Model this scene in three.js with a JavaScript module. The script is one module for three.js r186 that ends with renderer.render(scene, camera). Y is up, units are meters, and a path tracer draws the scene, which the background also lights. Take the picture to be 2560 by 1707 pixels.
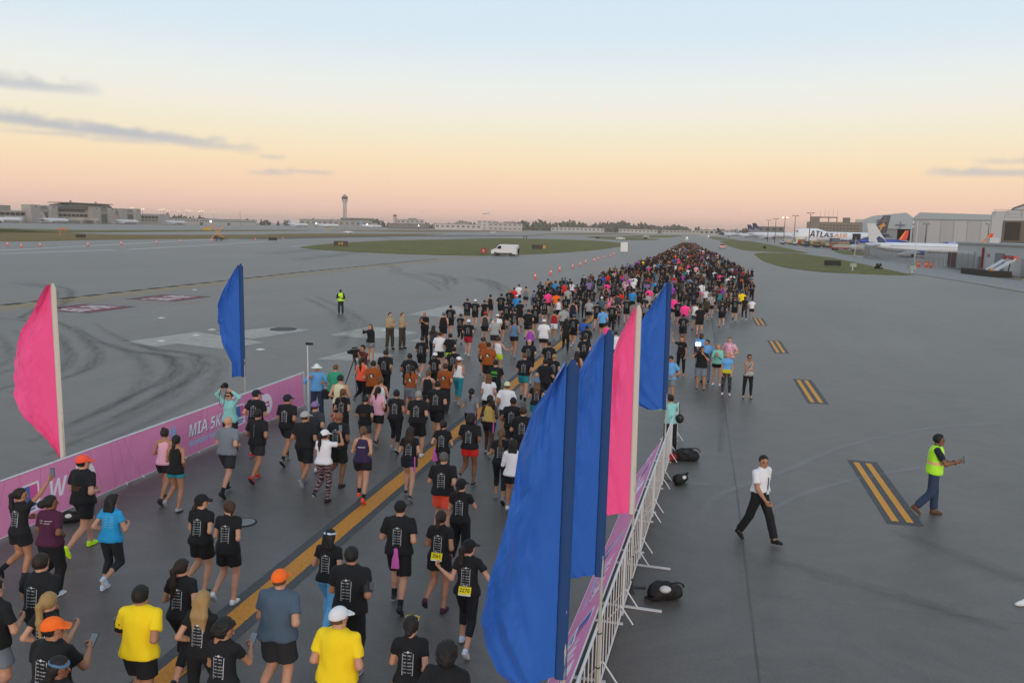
import * as THREE from 'three';
import { ImprovedNoise } from 'three/addons/math/ImprovedNoise.js';
import { mergeGeometries } from 'three/addons/utils/BufferGeometryUtils.js';

// ---------------------------------------------------------------- camera, sky, sun, exposure
const scene = new THREE.Scene();
const camera = new THREE.PerspectiveCamera(45.77, 1024 / 682, 0.1, 20000); // on a platform 5.9 m up, looking along the taxiway (-z) and a little left
camera.position.set(0, 5.9, 0); camera.rotation.order = 'YXZ'; camera.rotation.set(-8.006 * Math.PI / 180, 12.426 * Math.PI / 180, 1.25 * Math.PI / 180);
const renderer = new THREE.WebGLRenderer(); renderer.toneMapping = THREE.LinearToneMapping; renderer.toneMappingExposure = 1; renderer.shadowMap.enabled = true;
{ // dawn sky: peach at the horizon, pale blue above, a few thin grey streaks low down
  const W = 2048, H = 1024, d = new Float32Array(W * H * 4), nz = new ImprovedNoise(), lin = (c) => c <= 0.04045 ? c / 12.92 : ((c + 0.055) / 1.055) ** 2.4;
  const K = [[0, 232, 196, 182], [0.4, 238, 200, 183], [1.1, 248, 206, 187], [2.5, 255, 217, 187], [4.1, 255, 229, 191], [5.8, 250, 237, 206], [7.5, 245, 240, 224], [9.2, 240, 242, 236], [10.9, 230, 239, 241], [12.5, 219, 235, 245], [14.9, 215, 233, 246], [25, 206, 224, 238], [45, 196, 212, 226], [90, 188, 203, 216]];
  // thin clouds: [azimuth left of the taxiway axis, width, elevation, thickness, slope, strength], degrees
  const CL = [[43.5, 4.6, 7.75, 0.4, 0.0, 0.5], [45.5, 2.6, 8.0, 0.3, 0.0, 0.35], [40.5, 11, 5.5, 0.42, 0.065, 0.62], [44, 6, 5.9, 0.3, 0.05, 0.5], [40, 5, 4.95, 0.14, 0.03, 0.4], [36.8, 2.4, 5.05, 0.16, 0.02, 0.4], [28.8, 1.1, 4.25, 0.1, -0.03, 0.4], [29.0, 1.6, 3.3, 0.12, -0.02, 0.42], [26.6, 1.9, 3.4, 0.14, 0.03, 0.42], [-17.5, 3.6, 3.9, 0.26, 0.02, 0.5], [-19.5, 3.0, 4.5, 0.16, 0.02, 0.4]];
  for (let j = 0; j < H; j++) { const e = ((j + 0.5) / H - 0.5) * 180, E = Math.max(0, e); let q = 0; while (q < K.length - 2 && E > K[q + 1][0]) q++; const t = Math.min(1, (E - K[q][0]) / (K[q + 1][0] - K[q][0]));
    for (let i = 0; i < W; i++) { const k = (j * W + i) * 4, phi = ((i + 0.5) / W - 0.5) * 2 * Math.PI, x = Math.cos(phi), z = Math.sin(phi), az = Math.atan2(-x, -z) * 180 / Math.PI; let c = [1, 2, 3].map((m) => lin((K[q][m] + (K[q + 1][m] - K[q][m]) * t) / 255)), a = 0;
      if (e > 0.5 && e < 12) for (const [A, w, el, th, sl, s] of CL) { const u = (az - A) / w; if (Math.abs(u) > 1.6) continue; const n = nz.noise(az * 0.9, el * 7, e * 2.2) + 0.5 * nz.noise(az * 2.6, el * 3, e * 6); const v = (e - el - sl * (az - A) - 0.12 * n) / (th * (1 + 0.7 * n)); a = Math.max(a, s * 1.35 * Math.max(0, 1 - u * u) ** 0.5 * Math.max(0, 1 - v * v)); }
      const grey = [0.43, 0.48, 0.575]; for (let m = 0; m < 3; m++) d[k + m] = c[m] * (1 - a) + grey[m] * a; d[k + 3] = 1; } }
  const sky = new THREE.DataTexture(d, W, H, THREE.RGBAFormat, THREE.FloatType); sky.mapping = THREE.EquirectangularReflectionMapping; sky.magFilter = THREE.LinearFilter; sky.needsUpdate = true; scene.background = sky; scene.environment = sky;
}
const sun = new THREE.DirectionalLight(0xffe9d6, 2.0); sun.position.set(45, 16, 100); sun.target.position.set(0, 0, -30); sun.castShadow = true; sun.shadow.radius = 55; sun.shadow.camera.left = sun.shadow.camera.bottom = -80; sun.shadow.camera.right = sun.shadow.camera.top = 80; sun.shadow.camera.far = 400; scene.add(sun, sun.target);
scene.fog = new THREE.FogExp2(0xe6d3cc, 0.00013);

// ---------------------------------------------------------------- helpers
function rng(seed) { let s = seed >>> 0; return () => { s = (s + 0x6D2B79F5) >>> 0; let t = s; t = Math.imul(t ^ (t >>> 15), t | 1); t ^= t + Math.imul(t ^ (t >>> 7), t | 61); return ((t ^ (t >>> 14)) >>> 0) / 4294967296; }; }
const DEG = Math.PI / 180;
const lerp = (a, b, t) => a + (b - a) * t, clamp = (x, a = 0, b = 1) => Math.min(b, Math.max(a, x));
const add = (a, b, s = 1) => [a[0] + b[0] * s, a[1] + b[1] * s, a[2] + b[2] * s];
const sub = (a, b) => [a[0] - b[0], a[1] - b[1], a[2] - b[2]];
const dot = (a, b) => a[0] * b[0] + a[1] * b[1] + a[2] * b[2];
const len = (a) => Math.hypot(a[0], a[1], a[2]);
const unit = (a) => { const l = len(a) || 1; return [a[0] / l, a[1] / l, a[2] / l]; };
const cross = (a, b) => [a[1] * b[2] - a[2] * b[1], a[2] * b[0] - a[0] * b[2], a[0] * b[1] - a[1] * b[0]];
const mixv = (a, b, t) => [lerp(a[0], b[0], t), lerp(a[1], b[1], t), lerp(a[2], b[2], t)];
const perlin = new ImprovedNoise();
const noise = (x, y, z = 0) => perlin.noise(x + 71.3, y + 13.7, z + 37.1);
function fbm(x, y, z = 0, o = 4) { let s = 0, a = 1, t = 0; for (let i = 0; i < o; i++) { s += a * noise(x, y, z); t += a; a *= 0.5; x *= 2.03; y *= 2.03; z *= 2.03; } return s / t; }
const used = {};
function numbered(name) { const n = used[name] = (used[name] ?? -1) + 1; return n ? name + '_' + String(n).padStart(3, '0') : name; }
function tag(o, label, category, group, kind) { if (label) o.userData.label = label; if (category) o.userData.category = category; if (group) o.userData.group = group; if (kind) o.userData.kind = kind; return o; }
function mesh(name, g, m, parent) { const o = new THREE.Mesh(g, m); o.name = parent === scene ? numbered(name) : name; o.castShadow = o.receiveShadow = true; parent.add(o); return o; }
function thing(name, label, category, x = 0, y = 0, z = 0, turn = 0, group) { const o = new THREE.Group(); o.name = numbered(name); o.position.set(x, y, z); o.rotation.y = turn; scene.add(o); return tag(o, label, category, group); }
const mats = {};
function mat(hex, rough = 0.85, opt = {}) { const k = hex + '|' + rough + '|' + JSON.stringify(opt); return mats[k] ??= new THREE.MeshStandardMaterial({ color: hex, roughness: rough, ...opt }); }

// ---------------------------------------------------------------- a distance field on a grid, meshed with surface nets
class Field {
  constructor(lo, hi, c) {
    this.c = c; this.lo = lo; this.n = [0, 1, 2].map((i) => Math.ceil((hi[i] - lo[i]) / c) + 2);
    this.d = new Float32Array(this.n[0] * this.n[1] * this.n[2]).fill(9);
  }
  each(lo, hi, f) {
    const { c, n, d } = this, L = this.lo, a = [0, 1, 2].map((i) => Math.max(0, Math.floor((lo[i] - L[i]) / c))), b = [0, 1, 2].map((i) => Math.min(n[i] - 1, Math.ceil((hi[i] - L[i]) / c)));
    for (let k = a[2]; k <= b[2]; k++) for (let j = a[1]; j <= b[1]; j++) { let at = (k * n[1] + j) * n[0] + a[0]; const y = L[1] + j * c, z = L[2] + k * c; for (let i = a[0]; i <= b[0]; i++, at++) d[at] = f(L[0] + i * c, y, z, d[at]); }
  }
  // a tapered capsule from a to b; flat = [axis, s] squeezes it along the axis; clip = [normal, c] keeps dot(normal, p) < c
  cone(a, b, ra, rb, k = 0.03, flat, clip) {
    const r = Math.max(ra, rb) + k + 2.5 * this.c, lo = [0, 1, 2].map((i) => Math.min(a[i], b[i]) - r), hi = [0, 1, 2].map((i) => Math.max(a[i], b[i]) + r);
    let ba = sub(b, a), fx = 0, fy = 0, fz = 0, fs = 0;
    if (flat) { [fx, fy, fz] = flat[0]; fs = 1 / flat[1] - 1; const t = dot(ba, flat[0]) * fs; ba = [ba[0] + fx * t, ba[1] + fy * t, ba[2] + fz * t]; }
    const bb = dot(ba, ba) || 1e-9, [ax, ay, az] = a, [bx, by, bz] = ba, dr = rb - ra;
    let cx = 0, cy = 0, cz = 0, cc = 0; if (clip) { [cx, cy, cz] = clip[0]; cc = clip[1]; }
    this.each(lo, hi, (x, y, z, old) => {
      let px = x - ax, py = y - ay, pz = z - az;
      if (fs) { const t = (px * fx + py * fy + pz * fz) * fs; px += fx * t; py += fy * t; pz += fz * t; }
      const h = clamp((px * bx + py * by + pz * bz) / bb); px -= bx * h; py -= by * h; pz -= bz * h;
      let v = Math.sqrt(px * px + py * py + pz * pz) - ra - dr * h;
      if (clip) v = Math.max(v, x * cx + y * cy + z * cz - cc);
      const m = Math.max(k - Math.abs(v - old), 0); return Math.min(v, old) - (k ? m * m / (4 * k) : 0);
    });
    return this;
  }
  ball(p, r, k = 0.02, s = [1, 1, 1]) {
    const R = r + k + 2.5 * this.c;
    this.each([p[0] - R * s[0], p[1] - R * s[1], p[2] - R * s[2]], [p[0] + R * s[0], p[1] + R * s[1], p[2] + R * s[2]], (x, y, z, old) => {
      const v = (Math.hypot((x - p[0]) / s[0], (y - p[1]) / s[1], (z - p[2]) / s[2]) - r) * Math.min(s[0], s[1], s[2]);
      const m = Math.max(k - Math.abs(v - old), 0); return Math.min(v, old) - (k ? m * m / (4 * k) : 0);
    });
    return this;
  }
  all(f) { this.each(this.lo, add(this.lo, this.n, this.c), f); return this; }
  keep(nrm, c) { return this.all((x, y, z, d) => Math.max(d, x * nrm[0] + y * nrm[1] + z * nrm[2] - c)); }
  near(f) { return this.all((x, y, z, d) => Math.abs(d) < 0.08 ? d + f(x, y, z) : d); }
  sample(p) {
    const { c, n, d, lo } = this; const q = [0, 1, 2].map((i) => clamp((p[i] - lo[i]) / c, 0, n[i] - 1.001)), [i, j, k] = q.map(Math.floor), [u, v, w] = [q[0] - i, q[1] - j, q[2] - k];
    const at = (a, b, e) => d[((k + e) * n[1] + j + b) * n[0] + i + a];
    return lerp(lerp(lerp(at(0, 0, 0), at(1, 0, 0), u), lerp(at(0, 1, 0), at(1, 1, 0), u), v), lerp(lerp(at(0, 0, 1), at(1, 0, 1), u), lerp(at(0, 1, 1), at(1, 1, 1), u), v), w);
  }
  geometry(color) {
    const { n, d, c, lo } = this, [nx, ny, nz] = n, id = new Int32Array(d.length).fill(-1), pos = [], idx = [], sx = 1, sy = nx, sz = nx * ny;
    const off = [0, sx, sy, sx + sy, sz, sx + sz, sy + sz, sx + sy + sz];
    const E = [[0, 1], [2, 3], [4, 5], [6, 7], [0, 2], [1, 3], [4, 6], [5, 7], [0, 4], [1, 5], [2, 6], [3, 7]];
    for (let k = 0; k < nz - 1; k++) for (let j = 0; j < ny - 1; j++) for (let i = 0; i < nx - 1; i++) {
      const at = k * sz + j * sy + i; let m = 0; for (let q = 0; q < 8; q++) if (d[at + off[q]] < 0) m |= 1 << q;
      if (m === 0 || m === 255) continue;
      let x = 0, y = 0, z = 0, t = 0;
      for (const [a, b] of E) { const A = d[at + off[a]], B = d[at + off[b]]; if ((A < 0) === (B < 0)) continue; const s = clamp(A / (A - B), 0.04, 0.96); x += (a & 1) + (((b & 1) - (a & 1)) * s); y += (a >> 1 & 1) + ((b >> 1 & 1) - (a >> 1 & 1)) * s; z += (a >> 2) + ((b >> 2) - (a >> 2)) * s; t++; }
      id[at] = pos.length / 3; pos.push(lo[0] + (i + x / t) * c, lo[1] + (j + y / t) * c, lo[2] + (k + z / t) * c);
    }
    for (let k = 1; k < nz - 1; k++) for (let j = 1; j < ny - 1; j++) for (let i = 1; i < nx - 1; i++) {
      const at = k * sz + j * sy + i, s = d[at] < 0;
      const quad = (step, u, v) => { if (s === (d[at + step] < 0)) return; const a = id[at], b = id[at - u], e = id[at - u - v], f = id[at - v]; if (a < 0 || b < 0 || e < 0 || f < 0) return; if (s) idx.push(a, b, e, a, e, f); else idx.push(a, e, b, a, f, e); };
      quad(sx, sy, sz); quad(sy, sz, sx); quad(sz, sx, sy);
    }
    const g = new THREE.BufferGeometry(); g.setAttribute('position', new THREE.Float32BufferAttribute(pos, 3)); g.setIndex(idx); g.computeVertexNormals();
    if (color) { const col = new Float32Array(pos.length); for (let i = 0; i < pos.length; i += 3) { const q = color(pos[i], pos[i + 1], pos[i + 2]); col[i] = q[0]; col[i + 1] = q[1]; col[i + 2] = q[2]; } g.setAttribute('color', new THREE.BufferAttribute(col, 3)); }
    return g;
  }
}
const LOD = [{ body: 0.0225, cloth: 0.0215, hair: 0.012, head: 0.0105, hand: 0.0075, shoe: 0.0135 }, { body: 0.031, cloth: 0.029, hair: 0.017, head: 0.0145, hand: 0.0095, shoe: 0.018 }, { body: 0.041, cloth: 0.038, hair: 0.024, head: 0.021, hand: 0.013, shoe: 0.026 }, { body: 0.058, cloth: 0.055, hair: 0.036, head: 0.034, hand: 0, shoe: 0.04 }];
const templates = {};
const template = (key, f) => templates[key] ??= f();

// ---------------------------------------------------------------- head, hands, shoes, hair: made once per level of detail
function headGeometry(l, girl) {
  return template('head' + l + girl, () => {
    const f = new Field([-0.13, -0.17, -0.16], [0.13, 0.16, 0.17], LOD[l].head), k = 0.025;
    f.ball([0, 0.022, -0.012], 1, 0, [0.077, 0.094, 0.097]);
    f.cone([0, -0.025, 0.022], [0, -0.088, 0.052], 0.062, girl ? 0.026 : 0.031, k);
    f.cone([-0.03, -0.075, 0.02], [0.03, -0.075, 0.02], 0.033, 0.033, k);
    f.cone([0, -0.09, -0.03], [0, -0.15, -0.04], 0.05, 0.05, 0.02);
    f.cone([0, 0.012, 0.084], [0, -0.03, 0.103], 0.008, 0.012, 0.012);
    f.cone([-0.035, 0.022, 0.078], [0.035, 0.022, 0.078], 0.009, 0.009, 0.016);
    f.cone([-0.016, -0.058, 0.088], [0.016, -0.058, 0.088], 0.007, 0.007, 0.01);
    for (const s of [-1, 1]) f.cone([s * 0.08, 0.012, -0.008], [s * 0.077, -0.028, 0.0], 0.013, 0.009, 0.008, [[1, 0, 0], 0.7]);
    const near = (x, y, z, a, b, c, r) => (x - a) ** 2 + (y - b) ** 2 + (z - c) ** 2 < r * r;
    return f.geometry((x, y, z) => {
      const X = Math.abs(x);
      if (near(X, y, z, 0.031, -0.002, 0.08, 0.0125)) return [0.12, 0.1, 0.1];
      if (y > 0.014 && y < 0.028 && X > 0.012 && X < 0.05 && z > 0.065) return [0.3, 0.25, 0.22];
      if (y < -0.05 && y > -0.068 && X < 0.024 && z > 0.08) return [0.85, 0.5, 0.48];
      return [1, 1, 1];
    });
  });
}
// origin at the wrist, fingers along -y, palm facing +z's side; curl 0 flat .. 1 fist
function handGeometry(l, curl) {
  return template('hand' + l + curl, () => {
    const f = new Field([-0.075, -0.21, -0.06], [0.075, 0.03, 0.1], LOD[l].hand), k = 0.008;
    f.cone([0, 0.012, 0], [0, -0.03, 0], 0.026, 0.028, k, [[0, 0, 1], 0.75]);
    f.cone([-0.018, -0.03, 0], [-0.026, -0.085, 0], 0.021, 0.016, k, [[0, 0, 1], 0.8]);
    f.cone([0.016, -0.03, 0], [0.024, -0.085, 0], 0.022, 0.016, k, [[0, 0, 1], 0.8]);
    f.cone([0, -0.03, 0], [0, -0.088, 0], 0.022, 0.017, k, [[0, 0, 1], 0.8]);
    [[-0.034, -0.082, 0.62], [-0.0115, -0.09, 0.93], [0.0115, -0.09, 1], [0.034, -0.086, 0.9]].forEach(([x, y, s]) => {
      let p = [x, y, 0], a = curl * 1.0; const L = [0.042 * s, 0.03 * s, 0.023 * s], R = [0.0105, 0.0098, 0.009, 0.0078];
      for (let i = 0; i < 3; i++) { const q = add(p, [x * 0.25, -Math.cos(a), Math.sin(a)], L[i]); f.cone(p, q, R[i], R[i + 1], 0.003); p = q; a += curl * 1.15; }
    });
    const t0 = [0.024, -0.025, 0.006], t1 = [0.052, -0.055, 0.018 + curl * 0.012], t2 = [0.05 - curl * 0.012, -0.092, 0.03 + curl * 0.016];
    f.cone(t0, t1, 0.015, 0.0115, 0.006).cone(t1, t2, 0.0115, 0.009, 0.003);
    return f.geometry(() => [1, 1, 1]);
  });
}
function shoeGeometry(l, sole) {
  return template('shoe' + l + sole, () => {
    const f = new Field([-0.07, -0.12, -0.11], [0.07, 0.07, 0.22], LOD[l].shoe * (sole && l < 3 ? 0.8 : 1)), w = sole ? 0.006 : 0;
    f.cone([0, -0.052, -0.035], [0.004, -0.056, 0.075], 0.036 + w, 0.041 + w, 0.02).cone([0.004, -0.056, 0.075], [0, -0.066, 0.138], 0.041 + w, 0.03 + w, 0.02);
    if (!sole) f.cone([0, -0.03, -0.028], [0, 0.012, -0.022], 0.037, 0.036, 0.02).cone([0, -0.02, 0], [0, -0.05, 0.08], 0.034, 0.025, 0.02);
    f.keep(sole ? [0, 1, 0] : [0, -1, 0], sole ? -0.06 : 0.066);
    if (sole) f.keep([0, -1, 0], 0.086); else f.keep([0, 1, 0], 0.012);
    return f.geometry();
  });
}
function hairGeometry(l, type) {
  return template('hair' + l + type, () => {
    const c = LOD[l].hair, long = /pony|long|braid|flow/.test(type), f = new Field([-0.2, long ? -0.5 : -0.2, -0.32], [0.2, 0.22, 0.15], c), curly = /curly|afro/.test(type);
    const grow = type === 'curly' ? 0.035 : type === 'afro' ? 0.055 : type === 'stubble' ? 0.002 : type === 'short' ? 0.006 : type === 'cut' ? 0.011 : 0.012;
    f.ball([0, 0.024, -0.014], 1, 0, [0.078 + grow, 0.094 + grow, 0.098 + grow]);
    if (curly) f.ball([0, -0.02, -0.07], 0.09, 0.03);
    const low = { short: -0.04, stubble: -0.035, cut: -0.058 }[type] ?? -0.085;
    f.all((x, y, z, d) => Math.max(d, Math.min(Math.max(z - 0.012 + (y > 0 ? -y * 0.5 : 0), low - y), 0.056 - y + Math.max(0, z - 0.06) * 1.2)));
    if (type === 'pony') f.cone([0, 0.05, -0.1], [0, 0.035, -0.145], 0.026, 0.03).cone([0, 0.035, -0.145], [0.008, -0.1, -0.15], 0.032, 0.036).cone([0.008, -0.1, -0.15], [0.012, -0.24, -0.135], 0.036, 0.014);
    if (type === 'lowpony') f.cone([0, -0.04, -0.1], [0, -0.1, -0.125], 0.03, 0.032).cone([0, -0.1, -0.125], [0.0, -0.26, -0.12], 0.034, 0.016);
    if (type === 'shortpony') f.cone([0, 0.03, -0.1], [0, 0.0, -0.14], 0.026, 0.032).cone([0, 0.0, -0.14], [0.01, -0.1, -0.13], 0.032, 0.014);
    if (type === 'longpony') f.cone([0, 0.04, -0.1], [0.0, 0.0, -0.15], 0.028, 0.034).cone([0, 0, -0.15], [0.0, -0.2, -0.145], 0.036, 0.042).cone([0, -0.2, -0.145], [0.0, -0.4, -0.14], 0.042, 0.018);
    if (type === 'flowpony') f.cone([0, 0.04, -0.1], [-0.06, 0.02, -0.17], 0.028, 0.05).cone([-0.06, 0.02, -0.17], [-0.13, -0.1, -0.2], 0.055, 0.06).cone([-0.13, -0.1, -0.2], [-0.15, -0.25, -0.16], 0.055, 0.02);
    if (type === 'bun') f.ball([0, 0.05, -0.115], 0.042, 0.015);
    if (type === 'lowbun') f.ball([0, -0.03, -0.12], 0.045, 0.015);
    if (type === 'bigbun') f.ball([-0.01, -0.01, -0.135], 0.066, 0.02);
    if (type === 'topbun') f.ball([0, 0.12, -0.06], 0.04, 0.015);
    if (type === 'bob') for (const s of [-1, 0, 1]) f.cone([s * 0.045, 0, -0.06], [s * 0.06, -0.14, -0.085], 0.05, 0.042, 0.03);
    if (type === 'long') for (const s of [-1, 0, 1]) f.cone([s * 0.045, 0, -0.06], [s * 0.062, -0.16, -0.1], 0.05, 0.046, 0.03).cone([s * 0.062, -0.16, -0.1], [s * 0.06, -0.36, -0.115], 0.046, 0.022, 0.03);
    const a = curly ? 0.016 : type === 'stubble' ? 0.001 : long ? 0.007 : 0.0085, s = curly ? 32 : 48;
    f.near((x, y, z) => a * (curly ? noise(x * s, y * s, z * s) : noise(x * s * 1.6, y * 9, z * s * 0.8)));
    return f.geometry();
  });
}
function capGeometry(l, type) {
  return template('cap' + l + type, () => {
    const f = new Field([-0.24, -0.06, -0.24], [0.24, 0.19, 0.26], LOD[l].hair * (type === 'hat' ? 0.85 : 0.9));
    if (type === 'visor') { f.ball([0, 0.024, -0.014], 1, 0, [0.095, 0.11, 0.115]); f.all((x, y, z, d) => Math.max(d, y - 0.07, 0.035 - y)); }
    else { f.ball([0, 0.03, -0.014], 1, 0, [0.094, type === 'hat' ? 0.115 : 0.108, 0.116]); f.keep([0, -1, 0.12], -0.022); }
    if (type === 'hat') f.cone([0, 0.034, -0.01], [0, 0.03, 0.0], 0.175, 0.175, 0.01, [[0, 1, 0], 0.075]);
    else { const z = type === 'backcap' ? -1 : 1; for (const q of [0.085, 0.115, 0.14]) { const w = 0.062 - (q - 0.085) * 0.35; f.cone([-w, 0.036 - (q - 0.085) * 0.28, z * q], [w, 0.036 - (q - 0.085) * 0.28, z * q], 0.03, 0.03, 0.006, [[0, 1, 0], 0.34]); } }
    return f.geometry();
  });
}

// ---------------------------------------------------------------- skeleton and pose
// forward is +z, the person's left is +x. Run cycle keys: [phase, hip, knee, foot pitch]
const CYCLE = [[0, 26, 18, -10], [0.15, 8, 36, 2], [0.35, -18, 16, 42], [0.5, -12, 72, 78], [0.65, 16, 92, 58], [0.85, 34, 48, 8], [1, 26, 18, -10]];
function cycle(p, amp) { p = ((p % 1) + 1) % 1; for (let i = 0; i < CYCLE.length - 1; i++) { const a = CYCLE[i], b = CYCLE[i + 1]; if (p <= b[0]) { let t = (p - a[0]) / (b[0] - a[0]); t = t * t * (3 - 2 * t); return [1, 2, 3].map((k) => lerp(a[k], b[k], t) * (k === 1 ? amp : 0.35 + 0.65 * amp)); } } }
function ik(S, T, l1, l2, hint) { let d = sub(T, S), L = Math.min(len(d), (l1 + l2) * 0.995); d = unit(d); const a = clamp((l1 * l1 + L * L - l2 * l2) / (2 * l1 * L), -1, 1), h = unit(sub(hint, [d[0] * dot(hint, d), d[1] * dot(hint, d), d[2] * dot(hint, d)])); const e = add(add(S, d, l1 * a), h, l1 * Math.sqrt(1 - a * a)); return [e, add(S, d, L)]; }
function skeleton(o) {
  const u = o.H / 1.72, girl = o.girl, w = o.w, J = { u };
  const ang = (s) => o.legs ? o.legs[s > 0 ? 0 : 1] : cycle(o.phase + (s > 0 ? 0.5 : 0), o.amp);
  const hw = (girl ? 0.092 : 0.088) * u * (0.75 + 0.25 * w), sw = (girl ? 0.158 : 0.184) * u * (0.85 + 0.15 * w), lean = o.lean * DEG, up = [Math.sin(o.side * DEG), Math.cos(lean), Math.sin(lean)];
  const pel = [0, 0.94 * u, 0], fwd = [0, -Math.sin(lean), Math.cos(lean)];
  J.up = unit(up); J.fwd = fwd; J.pel = pel; J.leg = {}; J.arm = {};
  let low = 9;
  for (const s of [1, -1]) {
    const [h, k, f] = ang(s).map((x) => x * DEG), ab = (o.abd ?? 2) * DEG, hip = [s * hw, pel[1] - 0.035 * u, 0];
    const knee = add(hip, [s * Math.sin(ab), -Math.cos(h), Math.sin(h)], 0.42 * u), ank = add(knee, [s * Math.sin(ab) * 0.4, -Math.cos(h - k), Math.sin(h - k)], 0.4 * u);
    const toe = [s * (o.toeout ?? 0.12), -Math.sin(f), Math.cos(f)], m = new THREE.Matrix4(), z = unit(toe), y = unit([0, Math.cos(f), Math.sin(f)]), x = cross(y, z);
    m.makeBasis(new THREE.Vector3(...x), new THREE.Vector3(...y), new THREE.Vector3(...z)).setPosition(...ank).scale(new THREE.Vector3(u, u, u));
    for (const p of [[0, -0.086, -0.07], [0, -0.086, 0.08], [0, -0.082, 0.15]]) low = Math.min(low, new THREE.Vector3(...p).applyMatrix4(m).y);
    J.leg[s] = { hip, knee, ank, m };
  }
  J.drop = -low;
  const at = (t) => add(pel, J.up, t * u);
  J.waist = at(0.16); J.chest = at(0.34); J.neck = at(0.5); J.sc = at(0.428);
  const tw = (o.twist ?? 0) * DEG, side = [Math.cos(tw), 0, -Math.sin(tw)]; J.side = side; J.hw = hw; J.sw = sw;
  J.head = add(add(J.neck, J.up, 0.05 * u), [0, 0.075 * u, 0.018 * u]);
  for (const s of [1, -1]) {
    const S = add(J.sc, side, s * sw), a = o.arms[s > 0 ? 0 : 1], l1 = 0.285 * u, l2 = 0.25 * u; let E, W;
    if (a.length === 3) { // target of the wrist relative to the shoulder line's middle, in shoulder widths of 1 m; hint outwards, down, back
      const T = add(add(add(J.sc, side, a[0] * u), [0, 1, 0], a[1] * u), [0, 0, 1], a[2] * u); [E, W] = ik(S, T, l1, l2, [s * 0.6, -0.8, -0.45]);
    } else { // [swing, out, bend, in]
      const [sx, out, bend, inn] = a.map((x) => x * DEG), d = unit([s * Math.sin(out), -Math.cos(sx) * Math.cos(out), Math.sin(sx)]); E = add(S, d, l1);
      const g = sx + bend; W = add(E, unit([-s * Math.sin(inn), -Math.cos(g) * Math.cos(inn), Math.sin(g) * Math.cos(inn)]), l2);
    }
    J.arm[s] = { S, E, W, dir: unit(sub(W, E)) };
  }
  J.hm = new THREE.Matrix4().makeRotationFromEuler(new THREE.Euler((o.nod ?? 0) * DEG + lean * 0.3, (o.look ?? 0) * DEG, (o.tilt ?? 0) * DEG, 'YXZ')).scale(new THREE.Vector3(u, u, u)); J.hm.setPosition(...J.head);
  return J;
}
const bounds = (J) => { const p = [J.head, J.arm[1].W, J.arm[-1].W, J.arm[1].E, J.arm[-1].E, J.leg[1].ank, J.leg[-1].ank, J.leg[1].knee, J.leg[-1].knee]; return [[0, 1, 2].map((i) => Math.min(...p.map((q) => q[i]), -0.22) - 0.17), [0, 1, 2].map((i) => Math.max(...p.map((q) => q[i]), 0.22) + 0.17)]; };
function limb(f, a, b, ra, rb, k = 0.02, clip) { f.cone(a, b, ra, rb, k, null, clip); }
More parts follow.
